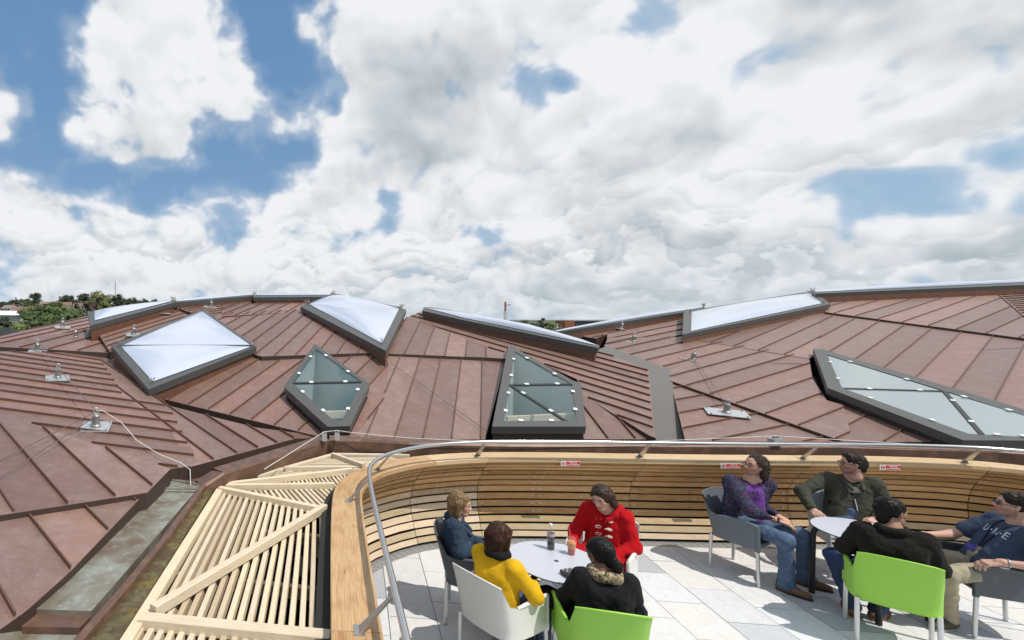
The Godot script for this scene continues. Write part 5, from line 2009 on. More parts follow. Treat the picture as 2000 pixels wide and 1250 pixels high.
func patch_on(o: Node3D, called: String, centre: Vector3, right: Vector3, up: Vector3, rx: float, ry: float, m: Material, gap := 0.006, sides := 16) -> void:
	var out := right.cross(up).normalized()
	var bones: Array = o.get_meta("bones")
	var c := onto(bones, centre + out * 0.14, -out, gap)
	var st := begin()
	for k in sides:
		var a := TAU * k / sides
		var b := TAU * (k + 1) / sides
		var p := onto(bones, centre + right * cos(a) * rx + up * sin(a) * ry + out * 0.14, -out, gap)
		var q := onto(bones, centre + right * cos(b) * rx + up * sin(b) * ry + out * 0.14, -out, gap)
		tri(st, c, p, q, out)
	part(called, done(st), m, o)

func build_people() -> void:
	build_chairs()
	var shoe_dark := mat(Color(0.03, 0.025, 0.022), 0.5)
	var shoe_brown := mat(Color(0.14, 0.07, 0.035), 0.55)
	var fair := Color(0.56, 0.34, 0.25)
	var jeans := denim(Color(0.105, 0.15, 0.235))
	var jeans_pale := denim(Color(0.14, 0.195, 0.285))
	var black := cloth(Color(0.014, 0.014, 0.016))
	var cap := [Vector3(0, 0.042, -0.024), Vector3(0, 0.036, -0.004), 0.094, 0.090]
	var face_cut := [[Vector3(0, -0.045, 0.115), Vector3(0, 0.0, 0.125), 0.092, 0.090]]
	# 1 the woman in the blue coat
	var p1 := person({
		"at": Vector2(1.66, 4.73), "face": Vector2(0.93, -0.37), "label": "woman with a blonde bob in a dark blue coat, hands in her lap",
		"skin": fair, "trouser": jeans, "shoe": shoe_dark, "top": cloth(Color(0.030, 0.050, 0.080)), "top_name": "coat", "skirted": true, "bust": true, "coat": 1.02,
		"chest": Vector3(0, 0.81, -0.12), "neck": Vector3(0, 0.945, -0.11), "head": Vector3(0, 1.065, -0.06), "shoulder": 0.15, "head_size": 0.96,
		"elbows": [Vector3(0.215, 0.70, -0.06), Vector3(-0.215, 0.70, -0.06)], "wrists": [Vector3(0.05, 0.665, 0.17), Vector3(-0.05, 0.68, 0.17)],
		"hands": [[Vector3(-0.8, -0.1, 0.5), Vector3(0.3, 0.9, 0.3), 0.8], [Vector3(0.8, -0.1, 0.5), Vector3(-0.3, 0.9, 0.3), 0.8]],
		"look": Vector3(-6, -6, 0), "knees": [Vector3(0.09, 0.54, 0.36), Vector3(-0.09, 0.54, 0.36)],
		"hair": [cap, [Vector3(0.078, 0.035, -0.01), Vector3(0.080, -0.085, -0.002), 0.034, 0.026], [Vector3(-0.078, 0.035, -0.01), Vector3(-0.080, -0.085, -0.002), 0.034, 0.026], [Vector3(0, 0.02, -0.075), Vector3(0, -0.105, -0.066), 0.062, 0.050], [Vector3(0.05, 0.0, -0.06), Vector3(0.06, -0.10, -0.045), 0.048, 0.036], [Vector3(-0.05, 0.0, -0.06), Vector3(-0.06, -0.10, -0.045), 0.048, 0.036], [Vector3(-0.04, 0.085, 0.045), Vector3(0.045, 0.065, 0.072), 0.026, 0.016]],
		"hair_cut": [[Vector3(0, -0.045, 0.112), Vector3(0, -0.005, 0.118), 0.084, 0.080]], "hair_mat": hair_mat(Color(0.36, 0.235, 0.125), 0.65)})
	part("collar", to_mesh([field_mesh([[Vector3(0.075, 0.925, -0.10), Vector3(0.05, 0.81, 0.03), 0.030, 0.024], [Vector3(-0.075, 0.925, -0.10), Vector3(-0.05, 0.81, 0.03), 0.030, 0.024], [Vector3(0.07, 0.935, -0.11), Vector3(0, 0.945, -0.175), 0.030, 0.032], [Vector3(-0.07, 0.935, -0.11), Vector3(0, 0.945, -0.175), 0.030, 0.032]], 0.009, 0.02, 0.006)]), cloth(Color(0.034, 0.056, 0.088)), p1)
	# 2 the woman in the yellow jumper
	var p2 := person({
		"at": Vector2(1.70, 4.04), "face": Vector2(0.86, 0.50), "label": "woman with dark brown hair in a yellow jumper, seen from behind on the white chair",
		"skin": Color(0.52, 0.31, 0.22), "trouser": jeans, "shoe": shoe_dark, "top": cloth(Color(0.74, 0.43, 0.015)), "top_name": "jumper", "bust": true, "coat": 0.98,
		"chest": Vector3(0, 0.78, -0.06), "neck": Vector3(0, 0.935, -0.045), "head": Vector3(0.01, 1.058, -0.005), "shoulder": 0.165, "head_size": 0.98, "folds": 0.004,
		"elbows": [Vector3(0.24, 0.67, 0.06), Vector3(-0.265, 0.69, 0.055)], "wrists": [Vector3(0.09, 0.70, 0.27), Vector3(-0.12, 0.66, 0.26)],
		"look": Vector3(-8, -12, -4),
		"hair": [cap, [Vector3(0.076, 0.03, -0.01), Vector3(0.080, -0.075, 0.01), 0.036, 0.022], [Vector3(-0.076, 0.03, -0.01), Vector3(-0.082, -0.085, 0.01), 0.036, 0.022], [Vector3(0, 0.02, -0.075), Vector3(0, -0.105, -0.070), 0.066, 0.046], [Vector3(0.05, 0.0, -0.06), Vector3(0.055, -0.10, -0.05), 0.050, 0.032], [Vector3(-0.05, 0.0, -0.06), Vector3(-0.055, -0.105, -0.05), 0.050, 0.032], [Vector3(0.03, 0.085, 0.04), Vector3(-0.03, 0.07, 0.07), 0.028, 0.018]],
		"hair_cut": face_cut, "hair_mat": hair_mat(Color(0.075, 0.034, 0.020), 0.5)})
	part("scarf", to_mesh([field_mesh(ring_of(Vector3(0, 0.95, -0.04), Vector3.RIGHT, Vector3.BACK, 0.070, 0.068, 0.030), 0.008, 0.02, 0.006)]), black, p2)
	# 3 the woman in black with the scarf
	var p3 := person({
		"at": Vector2(2.31, 3.70), "face": Vector2(0.27, 0.96), "label": "woman in a black coat and cream patterned scarf, black hair in a bun",
		"skin": Color(0.20, 0.095, 0.055), "trouser": black, "shoe": shoe_dark, "top": black, "top_name": "coat", "bust": true, "coat": 1.0,
		"chest": Vector3(0, 0.83, -0.06), "neck": Vector3(-0.015, 0.955, -0.03), "head": Vector3(0.0, 1.075, 0.03), "shoulder": 0.155, "head_size": 0.98,
		"elbows": [Vector3(0.225, 0.69, 0.08), Vector3(-0.235, 0.69, 0.0)], "wrists": [Vector3(0.10, 0.66, 0.24), Vector3(-0.12, 0.66, 0.24)],
		"knees": [Vector3(0.29, 0.57, 0.30), Vector3(-0.12, 0.54, 0.40)], "ankles": [Vector3(0.12, 0.10, 0.34), Vector3(-0.12, 0.10, 0.36)],
		"look": Vector3(34, -14, 6),
		"hair": [[Vector3(0, 0.042, -0.022), Vector3(0, 0.034, 0.002), 0.090, 0.085], [Vector3(0, 0.02, -0.07), Vector3(0, -0.045, -0.075), 0.058, 0.045], [Vector3(0.066, 0.025, -0.025), Vector3(0.06, -0.02, -0.04), 0.028, 0.025], [Vector3(-0.066, 0.025, -0.025), Vector3(-0.06, -0.02, -0.04), 0.028, 0.025], [Vector3(0, -0.05, -0.125), Vector3(0.008, -0.07, -0.13), 0.036, 0.032], [Vector3(0.02, -0.075, -0.13), Vector3(0.012, -0.105, -0.12), 0.022, 0.014], [Vector3(-0.02, -0.07, -0.135), Vector3(-0.015, -0.10, -0.125), 0.024, 0.015]],
		"hair_cut": [[Vector3(0, -0.05, 0.115), Vector3(0, -0.01, 0.125), 0.094, 0.088], [Vector3(0.088, -0.01, -0.002), Vector3(0.088, -0.02, -0.002), 0.022, 0.022], [Vector3(-0.088, -0.01, -0.002), Vector3(-0.088, -0.02, -0.002), 0.022, 0.022]], "hair_mat": hair_mat(Color(0.013, 0.012, 0.013), 0.5)})
	var scarf_tex := layered(256, c8(178, 158, 120), [[noise_bytes(51, 0.03, 256, 3), 0.50, 0.56, c8(40, 32, 28), 0.85], [noise_bytes(52, 0.05, 256, 3), 0.5, 0.7, c8(206, 190, 156), 0.7], [noise_bytes(53, 0.04, 256, 2, true), 0.62, 0.7, c8(70, 54, 44), 0.6]])
	var scarf := cloth(Color.WHITE, 0.85)
	scarf.albedo_texture = scarf_tex
	scarf.uv1_scale = Vector3.ONE * 3.0
	part("scarf", to_mesh([field_mesh(ring_of(Vector3(-0.015, 0.965, -0.04), Vector3.RIGHT, Vector3.BACK, 0.082, 0.078, 0.036, 16, 0.008), 0.0075, 0.012, 0.005, [], -1e9, 20.0)]), scarf, p3)
	# 4 the woman in the red duffel coat
	var p4 := person({
		"at": Vector2(3.05, 4.83), "face": Vector2(-0.72, -0.69), "label": "woman in a bright red duffel coat with pale toggles, looking down at the near table",
		"skin": fair, "trouser": black, "shoe": shoe_dark, "top": cloth(Color(0.46, 0.008, 0.012), 0.95), "top_name": "duffel_coat", "skirted": true, "bust": true, "coat": 0.99,
		"chest": Vector3(0, 0.85, -0.08), "neck": Vector3(0, 0.985, -0.05), "head": Vector3(-0.02, 1.095, 0.01), "shoulder": 0.16, "head_size": 0.99,
		"elbows": [Vector3(0.245, 0.69, -0.02), Vector3(-0.255, 0.71, 0.04)], "wrists": [Vector3(0.09, 0.62, 0.19), Vector3(-0.23, 0.60, 0.24)],
		"look": Vector3(-14, -20, -6),
		"hair": [cap, [Vector3(0.078, 0.03, -0.015), Vector3(0.088, -0.065, -0.01), 0.034, 0.028], [Vector3(-0.078, 0.03, -0.015), Vector3(-0.086, -0.055, -0.012), 0.034, 0.026], [Vector3(0, 0.02, -0.075), Vector3(0, -0.085, -0.078), 0.064, 0.048], [Vector3(0.05, 0.0, -0.06), Vector3(0.068, -0.08, -0.05), 0.046, 0.036], [Vector3(-0.05, 0.0, -0.06), Vector3(-0.06, -0.08, -0.05), 0.046, 0.036], [Vector3(0.03, 0.09, 0.035), Vector3(-0.05, 0.066, 0.062), 0.027, 0.018]],
		"hair_cut": [[Vector3(0, -0.045, 0.112), Vector3(0, 0.0, 0.118), 0.084, 0.084]], "hair_mat": hair_mat(Color(0.085, 0.050, 0.036), 0.5)})
	part("hood", to_mesh([field_mesh([[Vector3(0.10, 0.955, -0.03), Vector3(0.085, 0.985, -0.12), 0.042, 0.045], [Vector3(-0.10, 0.955, -0.03), Vector3(-0.085, 0.985, -0.12), 0.042, 0.045], [Vector3(0.085, 0.985, -0.12), Vector3(0, 0.995, -0.175), 0.045, 0.055], [Vector3(-0.085, 0.985, -0.12), Vector3(0, 0.995, -0.175), 0.045, 0.055], [Vector3(0.10, 0.945, -0.02), Vector3(0.035, 0.905, 0.035), 0.036, 0.024], [Vector3(-0.10, 0.945, -0.02), Vector3(-0.035, 0.905, 0.035), 0.036, 0.024]], 0.009, 0.02, 0.010)]), cloth(Color(0.47, 0.009, 0.013), 0.95), p4)
	var bones4: Array = p4.get_meta("bones")
	var horn := mat(Color(0.72, 0.64, 0.50), 0.5)
	for i in 4:
		var y := 0.895 - 0.072 * i
		for sx in [-1.0, 1.0]:
			var c := onto(bones4, Vector3(0.005 + sx * 0.038, y, 0.30), Vector3.FORWARD, 0.012)
			if sx > 0.0:
				part("toggle", tube([c + Vector3(-0.026, -0.006, 0), c + Vector3(0.0, 0.004, 0.004), c + Vector3(0.026, -0.006, 0)], [0.006, 0.010, 0.006], 8), horn, p4)
			var lp := []
			for k in 9:
				var a := TAU * k / 8.0
				lp.append(onto(bones4, Vector3(0.005 + sx * 0.048 + cos(a) * 0.024, y + sin(a) * 0.012, 0.30), Vector3.FORWARD, 0.006))
			part("toggle_loop", tube(lp, 0.004, 5, false), horn, p4)
	var fl := begin()
	var flap := []
	for yy in 8:
		flap.append(onto(bones4, Vector3(0.010, 0.905 - yy * 0.045, 0.30), Vector3.FORWARD, 0.002))
	tube_into(fl, flap, 0.007, 6)
	part("front_edge", done(fl, true), cloth(Color(0.40, 0.007, 0.010), 0.95), p4)
	# 5 the man in the plaid shirt
	var p5 := person({
		"at": Vector2(5.10, 5.56), "face": Vector2(0.40, -0.92), "label": "man in glasses, open plaid shirt and purple t shirt, looking away to the left",
		"skin": Color(0.55, 0.30, 0.22), "stubble": true, "girth": 1.08, "trouser": jeans_pale, "shoe": shoe_brown, "flare": 0.078,
		"top": plaid_mat(), "top_name": "plaid_shirt", "inner": cloth(Color(0.16, 0.06, 0.27)), "twist": -0.62, "coat": 1.04,
		"open_front": [[Vector3(0.01, 1.06, 0.11), Vector3(0.0, 0.56, 0.16), 0.095, 0.14]],
		"pelvis": Vector3(0.02, 0.555, -0.04), "chest": Vector3(0.085, 0.88, -0.03), "neck": Vector3(0.11, 1.04, 0.0), "head": Vector3(0.12, 1.19, 0.035), "shoulder": 0.18, "glasses": true,
		"elbows": [Vector3(0.31, 0.70, -0.02), Vector3(-0.20, 0.77, 0.14)], "wrists": [Vector3(0.24, 0.67, 0.17), Vector3(0.04, 0.675, 0.25)],
		"hands": [null, [Vector3(0.55, -0.25, 0.75), Vector3(0.1, 0.95, 0.2), 0.45]],
		"look": Vector3(-112, 8, 0), "knees": [Vector3(0.20, 0.54, 0.40), Vector3(-0.15, 0.55, 0.41)], "ankles": [Vector3(0.24, 0.10, 0.42), Vector3(-0.12, 0.10, 0.40)], "toes": [Vector3(0.35, 0, 0.9), Vector3(0.1, 0, 1)],
		"hair": [[Vector3(0, 0.046, -0.034), Vector3(0, 0.046, -0.012), 0.092, 0.086], [Vector3(0.072, 0.03, -0.03), Vector3(0.078, -0.065, -0.03), 0.036, 0.034], [Vector3(-0.072, 0.03, -0.03), Vector3(-0.078, -0.065, -0.03), 0.036, 0.034], [Vector3(0, 0.02, -0.08), Vector3(0, -0.10, -0.085), 0.066, 0.050], [Vector3(0.045, 0.0, -0.07), Vector3(0.055, -0.095, -0.06), 0.050, 0.042], [Vector3(-0.045, 0.0, -0.07), Vector3(-0.055, -0.095, -0.06), 0.050, 0.042]],
		"hair_cut": [[Vector3(0, -0.03, 0.115), Vector3(0, 0.045, 0.120), 0.092, 0.080]], "hair_rough": 0.011, "hair_mat": hair_mat(Color(0.070, 0.048, 0.034), 0.6)})
	var r5 := Vector3(cos(-0.62), 0, -sin(-0.62))
	text_on(p5, "shirt_print", "ETL", 0.075, Vector3(0.05, 0.90, 0.03), r5, Vector3(0, 0.97, -0.2), mat(Color(0.03, 0.015, 0.06), 0.8))
	# 6 the man in the green fleece
	var p6 := person({
		"at": Vector2(6.30, 5.56), "face": Vector2(-0.38, -0.92), "label": "man in an olive green fleece over a black t shirt, behind the far table",
		"skin": Color(0.52, 0.29, 0.21), "stubble": true, "girth": 1.06, "trouser": jeans, "shoe": shoe_dark,
		"top": cloth(Color(0.062, 0.062, 0.046), 0.95), "top_name": "fleece", "inner": cloth(Color(0.012, 0.012, 0.013)), "coat": 1.04,
		"open_front": [[Vector3(0.045, 1.08, 0.03), Vector3(0.03, 0.83, 0.05), 0.115, 0.05]],
		"chest": Vector3(0.05, 0.88, -0.14), "neck": Vector3(0.06, 1.05, -0.12), "head": Vector3(0.045, 1.20, -0.075), "shoulder": 0.19, "twist": -0.2, "glasses": true,
		"elbows": [Vector3(0.31, 0.76, -0.04), Vector3(-0.40, 0.84, -0.06)], "wrists": [Vector3(0.12, 0.69, 0.17), Vector3(-0.40, 0.71, 0.13)],
		"hands": [[Vector3(-0.7, -0.3, 0.6), Vector3(0.2, 0.9, 0.4), 0.7], [Vector3(0.15, -0.45, 0.85), Vector3(-0.35, 0.85, 0.3), 0.55]],
		"look": Vector3(-95, 4, 0), "knees": [Vector3(0.10, 0.54, 0.40), Vector3(-0.13, 0.54, 0.40)], "ankles": [Vector3(0.02, 0.10, 0.46), Vector3(-0.12, 0.10, 0.50)],
		"hair": [[Vector3(0, 0.048, -0.024), Vector3(0, 0.050, 0.010), 0.090, 0.078], [Vector3(0, 0.02, -0.072), Vector3(0, -0.04, -0.075), 0.056, 0.045], [Vector3(0.070, 0.035, -0.02), Vector3(0.070, -0.005, -0.03), 0.024, 0.020], [Vector3(-0.070, 0.035, -0.02), Vector3(-0.070, -0.005, -0.03), 0.024, 0.020], [Vector3(0.03, 0.10, 0.05), Vector3(-0.03, 0.105, 0.055), 0.022, 0.024]],
		"hair_cut": [[Vector3(0, -0.04, 0.118), Vector3(0, 0.02, 0.125), 0.088, 0.080], [Vector3(0.090, -0.01, -0.002), Vector3(0.090, -0.02, -0.002), 0.022, 0.022], [Vector3(-0.090, -0.01, -0.002), Vector3(-0.090, -0.02, -0.002), 0.022, 0.022]], "hair_rough": 0.007, "hair_mat": hair_mat(Color(0.050, 0.034, 0.025), 0.5)})
	part("collar", to_mesh([field_mesh([[Vector3(0.140, 1.035, -0.13), Vector3(0.105, 0.94, 0.0), 0.026, 0.018], [Vector3(-0.030, 1.035, -0.13), Vector3(0.005, 0.94, 0.0), 0.026, 0.018], [Vector3(0.140, 1.035, -0.13), Vector3(0.055, 1.05, -0.20), 0.026, 0.028], [Vector3(-0.030, 1.035, -0.13), Vector3(0.055, 1.05, -0.20), 0.026, 0.028]], 0.009, 0.02, 0.006)]), cloth(Color(0.066, 0.066, 0.050), 0.95), p6)
	var bones6: Array = p6.get_meta("bones")
	var zip := []
	for k in 8:
		zip.append(onto(bones6, Vector3(0.03, 0.83 - 0.017 * k, 0.30), Vector3.FORWARD, 0.003))
	part("zip", tube(zip, 0.006, 6), mats.zinc, p6)
	var grey_print := mat(Color(0.20, 0.20, 0.175), 0.9)
	for q in [[0.03, 0.925, 0.045, 0.034], [-0.008, 0.95, 0.020, 0.020], [0.065, 0.915, 0.026, 0.020]]:
		patch_on(p6, "shirt_print", Vector3(q[0], q[1], 0.0), Vector3.RIGHT, Vector3.UP, q[2], q[3], grey_print, 0.001)
	# 7 the man in the dark jacket
	var p7 := person({
		"at": Vector2(5.30, 4.36), "face": Vector2(0.68, 0.73), "label": "dark haired man in a black jacket seen from behind",
		"skin": Color(0.36, 0.19, 0.12), "girth": 1.10, "trouser": denim(Color(0.045, 0.07, 0.14)), "shoe": shoe_brown, "sole": mat(Color(0.32, 0.15, 0.06), 0.6),
		"top": cloth(Color(0.017, 0.015, 0.013)), "top_name": "jacket", "coat": 1.02,
		"chest": Vector3(0, 0.84, -0.07), "neck": Vector3(0.0, 1.00, -0.03), "head": Vector3(0.0, 1.135, 0.025), "shoulder": 0.182, "head_size": 1.02,
		"elbows": [Vector3(0.27, 0.73, 0.08), Vector3(-0.26, 0.71, 0.04)], "wrists": [Vector3(0.12, 0.70, 0.27), Vector3(-0.12, 0.68, 0.26)],
		"look": Vector3(-52, -2, 4), "knees": [Vector3(0.32, 0.53, 0.37), Vector3(-0.10, 0.53, 0.42)], "ankles": [Vector3(0.20, 0.10, 0.34), Vector3(0.04, 0.09, 0.40)], "toes": [Vector3(0.2, 0, 1), Vector3(-0.5, 0, 0.9)],
		"hair": [[Vector3(0, 0.046, -0.022), Vector3(0, 0.046, 0.008), 0.089, 0.080], [Vector3(0, 0.02, -0.070), Vector3(0, -0.055, -0.068), 0.056, 0.046], [Vector3(0.070, 0.035, -0.02), Vector3(0.068, -0.005, -0.03), 0.024, 0.020], [Vector3(-0.070, 0.035, -0.02), Vector3(-0.068, -0.005, -0.03), 0.024, 0.020]],
		"hair_cut": [[Vector3(0, -0.04, 0.116), Vector3(0, 0.01, 0.124), 0.090, 0.082], [Vector3(0.090, -0.008, -0.004), Vector3(0.090, -0.02, -0.002), 0.023, 0.023], [Vector3(-0.090, -0.008, -0.004), Vector3(-0.090, -0.02, -0.002), 0.023, 0.023]], "hair_rough": 0.005, "hair_mat": hair_mat(Color(0.016, 0.013, 0.012), 0.3)})
	part("collar", to_mesh([field_mesh(ring_of(Vector3(0, 1.005, -0.03), Vector3.RIGHT, Vector3.BACK, 0.082, 0.078, 0.026), 0.009, 0.02, 0.005)]), cloth(Color(0.017, 0.015, 0.013)), p7)
	# 8 the man in the t shirt at the right edge
	var p8 := person({
		"at": Vector2(6.42, 4.55), "face": Vector2(-0.88, 0.42), "label": "man in sunglasses, slate blue t shirt and khaki trousers, leaning back",
		"skin": Color(0.54, 0.31, 0.23), "stubble": true, "girth": 1.06, "trouser": cloth(Color(0.36, 0.31, 0.22)), "shoe": mat(Color(0.06, 0.055, 0.03), 0.7), "sole": mat(Color(0.30, 0.29, 0.25), 0.7),
		"top": cloth(Color(0.050, 0.070, 0.110)), "top_name": "t_shirt", "short_sleeve": true, "coat": 1.06,
		"pelvis": Vector3(0, 0.55, 0.0), "chest": Vector3(0, 0.85, -0.15), "neck": Vector3(0, 1.01, -0.185), "head": Vector3(0.0, 1.155, -0.155), "shoulder": 0.195, "glasses": true, "dark_lenses": true,
		"elbows": [Vector3(0.37, 0.74, -0.14), Vector3(-0.26, 0.74, 0.10)], "wrists": [Vector3(0.315, 0.725, 0.09), Vector3(-0.10, 0.755, 0.36)],
		"hands": [[Vector3(-0.12, -0.28, 0.95), Vector3(0.25, 0.95, 0.3), 0.75], [Vector3(0.15, -0.1, 1), Vector3(0.2, 1, 0.1), 0.9]],
		"look": Vector3(-15, 6, 0), "knees": [Vector3(0.30, 0.55, 0.42), Vector3(-0.12, 0.55, 0.45)], "ankles": [Vector3(0.18, 0.11, 0.34), Vector3(-0.10, 0.10, 0.50)], "toes": [Vector3(0.5, 0, 0.75), Vector3(0, 0, 1)],
		"hair": [[Vector3(0, 0.048, -0.024), Vector3(0, 0.050, 0.012), 0.090, 0.078], [Vector3(0, 0.02, -0.072), Vector3(0, -0.045, -0.072), 0.056, 0.046], [Vector3(0.070, 0.035, -0.02), Vector3(0.072, -0.012, -0.02), 0.024, 0.020], [Vector3(-0.070, 0.035, -0.02), Vector3(-0.072, -0.012, -0.02), 0.024, 0.020]],
		"hair_cut": [[Vector3(0, -0.04, 0.118), Vector3(0, 0.018, 0.125), 0.088, 0.080], [Vector3(0.090, -0.012, -0.002), Vector3(0.090, -0.022, -0.002), 0.022, 0.022], [Vector3(-0.090, -0.012, -0.002), Vector3(-0.090, -0.022, -0.002), 0.022, 0.022]], "hair_rough": 0.004, "hair_mat": hair_mat(Color(0.035, 0.024, 0.018), 0.4)})
	var up8 := Vector3(0, 0.88, -0.46)
	text_on(p8, "shirt_print", "U·M·E", 0.09, Vector3(0.02, 0.875, -0.1), Vector3.RIGHT, up8, mat(Color(0.42, 0.48, 0.55), 0.9))
	var bones8: Array = p8.get_meta("bones")
	for sx in [-1.0, 1.0]:
		var ln := []
		for k in 9:
			var t := k / 8.0
			ln.append(onto(bones8, Vector3(sx * lerpf(0.075, 0.004, t), lerpf(1.03, 0.745, t), 0.25), Vector3.FORWARD, 0.006))
		part("lanyard", tube(ln, 0.006, 6), mat(Color(0.012, 0.016, 0.05), 0.8), p8)
	var tagp := onto(bones8, Vector3(0.0, 0.72, 0.30), Vector3.FORWARD, 0.028)
	var bst := begin()
	beam(bst, tagp + Vector3(-0.048, 0.012, 0), tagp + Vector3(0.048, 0.012, 0), 0.004, 0.062, Vector3(0, 0.9, -0.4))
	part("badge", done(bst), mat(Color(0.025, 0.03, 0.30), 0.3), p8)
	var wb := []
	for k in 15:
		var a := TAU * k / 14.0
		var d := (Vector3(0.315, 0.725, 0.09) - Vector3(0.37, 0.74, -0.14)).normalized()
		var x := d.cross(Vector3.UP).normalized()
		wb.append(Vector3(0.315, 0.725, 0.09) - d * 0.03 + (x * cos(a) + x.cross(d) * sin(a)) * 0.030)
	part("watch", tube(wb, 0.009, 6, false), mats.zinc_dark, p8)

# ---------------------------------------------------------------- chairs and tables
func make_chair(shell: Material) -> Node3D:
	var o := Node3D.new()
	o.name = "armchair"
	var half := [Vector2(0.262, 0.235), Vector2(0.268, 0.16), Vector2(0.268, 0.05), Vector2(0.262, -0.05), Vector2(0.252, -0.12), Vector2(0.238, -0.165), Vector2(0.215, -0.195), Vector2(0.17, -0.213), Vector2(0.09, -0.226), Vector2(0.0, -0.230)]
	var tops := [0.648, 0.658, 0.657, 0.648, 0.638, 0.66, 0.815, 0.832, 0.840, 0.843]
	var plan := []
	var high := []
	for i in half.size():
		plan.append(half[i])
		high.append(tops[i])
	for i in range(half.size() - 2, -1, -1):
		plan.append(Vector2(-half[i].x, half[i].y))
		high.append(tops[i])
	var rows := 8
	var sets := [[], []]
	for side in 2:
		for i in plan.size():
			var q: Vector2 = plan[i]
			var t: Vector2 = (plan[mini(i + 1, plan.size() - 1)] - plan[maxi(i - 1, 0)]).normalized()
			var nrm := Vector2(t.y, -t.x)
			if nrm.dot(q - Vector2(0, 0.05)) < 0:
				nrm = -nrm
			var col := []
			for r in rows + 1:
				var y := lerpf(0.385, high[i], float(r) / rows)
				var w := clampf((-q.y - 0.10) / 0.10, 0, 1)
				var z := q.y - maxf(y - 0.44, 0.0) * 0.24 * w - 0.16 * pow(maxf(y - 0.72, 0.0), 1.5) * w
				var wide := 1.0 + 0.10 * clampf((y - 0.45) / 0.4, 0, 1) * w
				col.append(Vector3(q.x * wide, y, z) + Vector3(nrm.x, 0, nrm.y) * (0.006 if side == 0 else -0.006))
			sets[side].append(col)
	var st := begin()
	for side in 2:
		for i in plan.size() - 1:
			for r in rows:
				var a: Vector3 = sets[side][i][r]
				var b: Vector3 = sets[side][i + 1][r]
				var c: Vector3 = sets[side][i + 1][r + 1]
				var d: Vector3 = sets[side][i][r + 1]
				var out: Vector3 = sets[0][i][r] - sets[1][i][r]
				st_quad_smooth(st, a, b, c, d, out if side == 0 else -out)
	for i in plan.size() - 1:
		quad(st, sets[0][i][0], sets[0][i + 1][0], sets[1][i + 1][0], sets[1][i][0], Vector3.DOWN)
	part("shell", done(st, true), shell, o)
	for s in [1.0, -1.0]:
		var arm := []
		for i in 5:
			arm.append(Vector3(half[i].x * s, tops[i] - 0.004, half[i].y))
		part("armrest", tube([Vector3(0.256 * s, 0.60, 0.243)] + arm, [0.016, 0.016, 0.0165, 0.0165, 0.0155, 0.012], 10), shell, o)
		part("arm_front", tube([Vector3(0.255 * s, 0.37, 0.236), Vector3(0.258 * s, 0.50, 0.240), Vector3(0.258 * s, 0.63, 0.240)], [0.022, 0.019, 0.017], 10), shell, o)
	var rim := []
	for i in range(6, plan.size() - 6):
		rim.append((sets[0][i][rows] + sets[1][i][rows]) * 0.5)
	part("back_rim", tube(rim, 0.0085, 8), shell, o)
	st = begin()
	var seat := []
	for q in [Vector2(0.255, 0.225), Vector2(0.24, 0.25), Vector2(-0.24, 0.25), Vector2(-0.255, 0.225), Vector2(-0.255, -0.12), Vector2(-0.20, -0.20), Vector2(0.20, -0.20), Vector2(0.255, -0.12)]:
		seat.append(Vector3(q.x, 0.452, q.y))
	slab(st, seat, Vector3.UP, 0.03)
	part("seat", done(st), shell, o)
	for l in [[0.252, 0.232], [-0.252, 0.232], [0.226, -0.205], [-0.226, -0.205]]:
		part("leg", tube([Vector3(l[0], 0.40, l[1]), Vector3(l[0] * 1.02, 0.006, l[1] * 1.06)], 0.0165, 12), mats.leg_metal, o)
	return o

func plastic(rgb: Color) -> StandardMaterial3D:
	var m := mat(rgb, 0.42)
	m.heightmap_enabled = true
	m.heightmap_texture = mats.weave
	m.heightmap_scale = 0.06
	triplanar(m, 5.0, false)
	return m

func build_chairs() -> void:
	cloth(Color.WHITE)
	mats.leg_metal = mat(Color(0.66, 0.66, 0.65), 0.38, 0.55)
	var white := plastic(Color(0.72, 0.71, 0.66))
	var slate := plastic(Color(0.085, 0.095, 0.11))
	var slate2 := plastic(Color(0.12, 0.14, 0.165))
	var pale := plastic(Color(0.42, 0.46, 0.50))
	var green := plastic(Color(0.30, 0.60, 0.055))
	var proto := make_chair(white)
	var list := [
		[Vector2(1.70, 4.74), Vector2(0.93, -0.37), slate, "dark grey plastic armchair under the woman in the blue coat"],
		[Vector2(1.69, 4.05), Vector2(0.86, 0.50), white, "white plastic armchair with its back to the camera under the woman in yellow"],
		[Vector2(2.29, 3.69), Vector2(0.27, 0.96), green, "bright green plastic armchair at the bottom edge under the woman in black"],
		[Vector2(3.05, 4.85), Vector2(-0.72, -0.69), white, "white plastic armchair under the woman in the red coat"],
		[Vector2(5.09, 5.56), Vector2(0.38, -0.925), slate2, "slate grey plastic armchair seen from its side under the man in plaid"],
		[Vector2(6.24, 5.56), Vector2(-0.38, -0.92), pale, "pale grey plastic armchair beside the timber wall under the man in the fleece"],
		[Vector2(5.29, 4.35), Vector2(0.68, 0.73), green, "bright green plastic armchair under the man in the dark jacket at the far table"],
		[Vector2(6.44, 4.54), Vector2(-0.90, 0.43), slate, "dark grey plastic armchair cut by the right edge of the picture"]]
	for c in list:
		var o: Node3D = proto.duplicate()
		o.name = numbered("armchair", self)
		add_child(o)
		o.position = Vector3(c[0].x, 0, -c[0].y)
		var f := Vector3(c[1].x, 0, -c[1].y).normalized()
		o.basis = Basis(Vector3.UP.cross(f), Vector3.UP, f)
		for k in o.get_children():
			if not k.name.begins_with("leg"):
				k.material_override = c[2]
		tag(o, c[3], "armchair", "plastic armchairs round the terrace tables")
	proto.free()

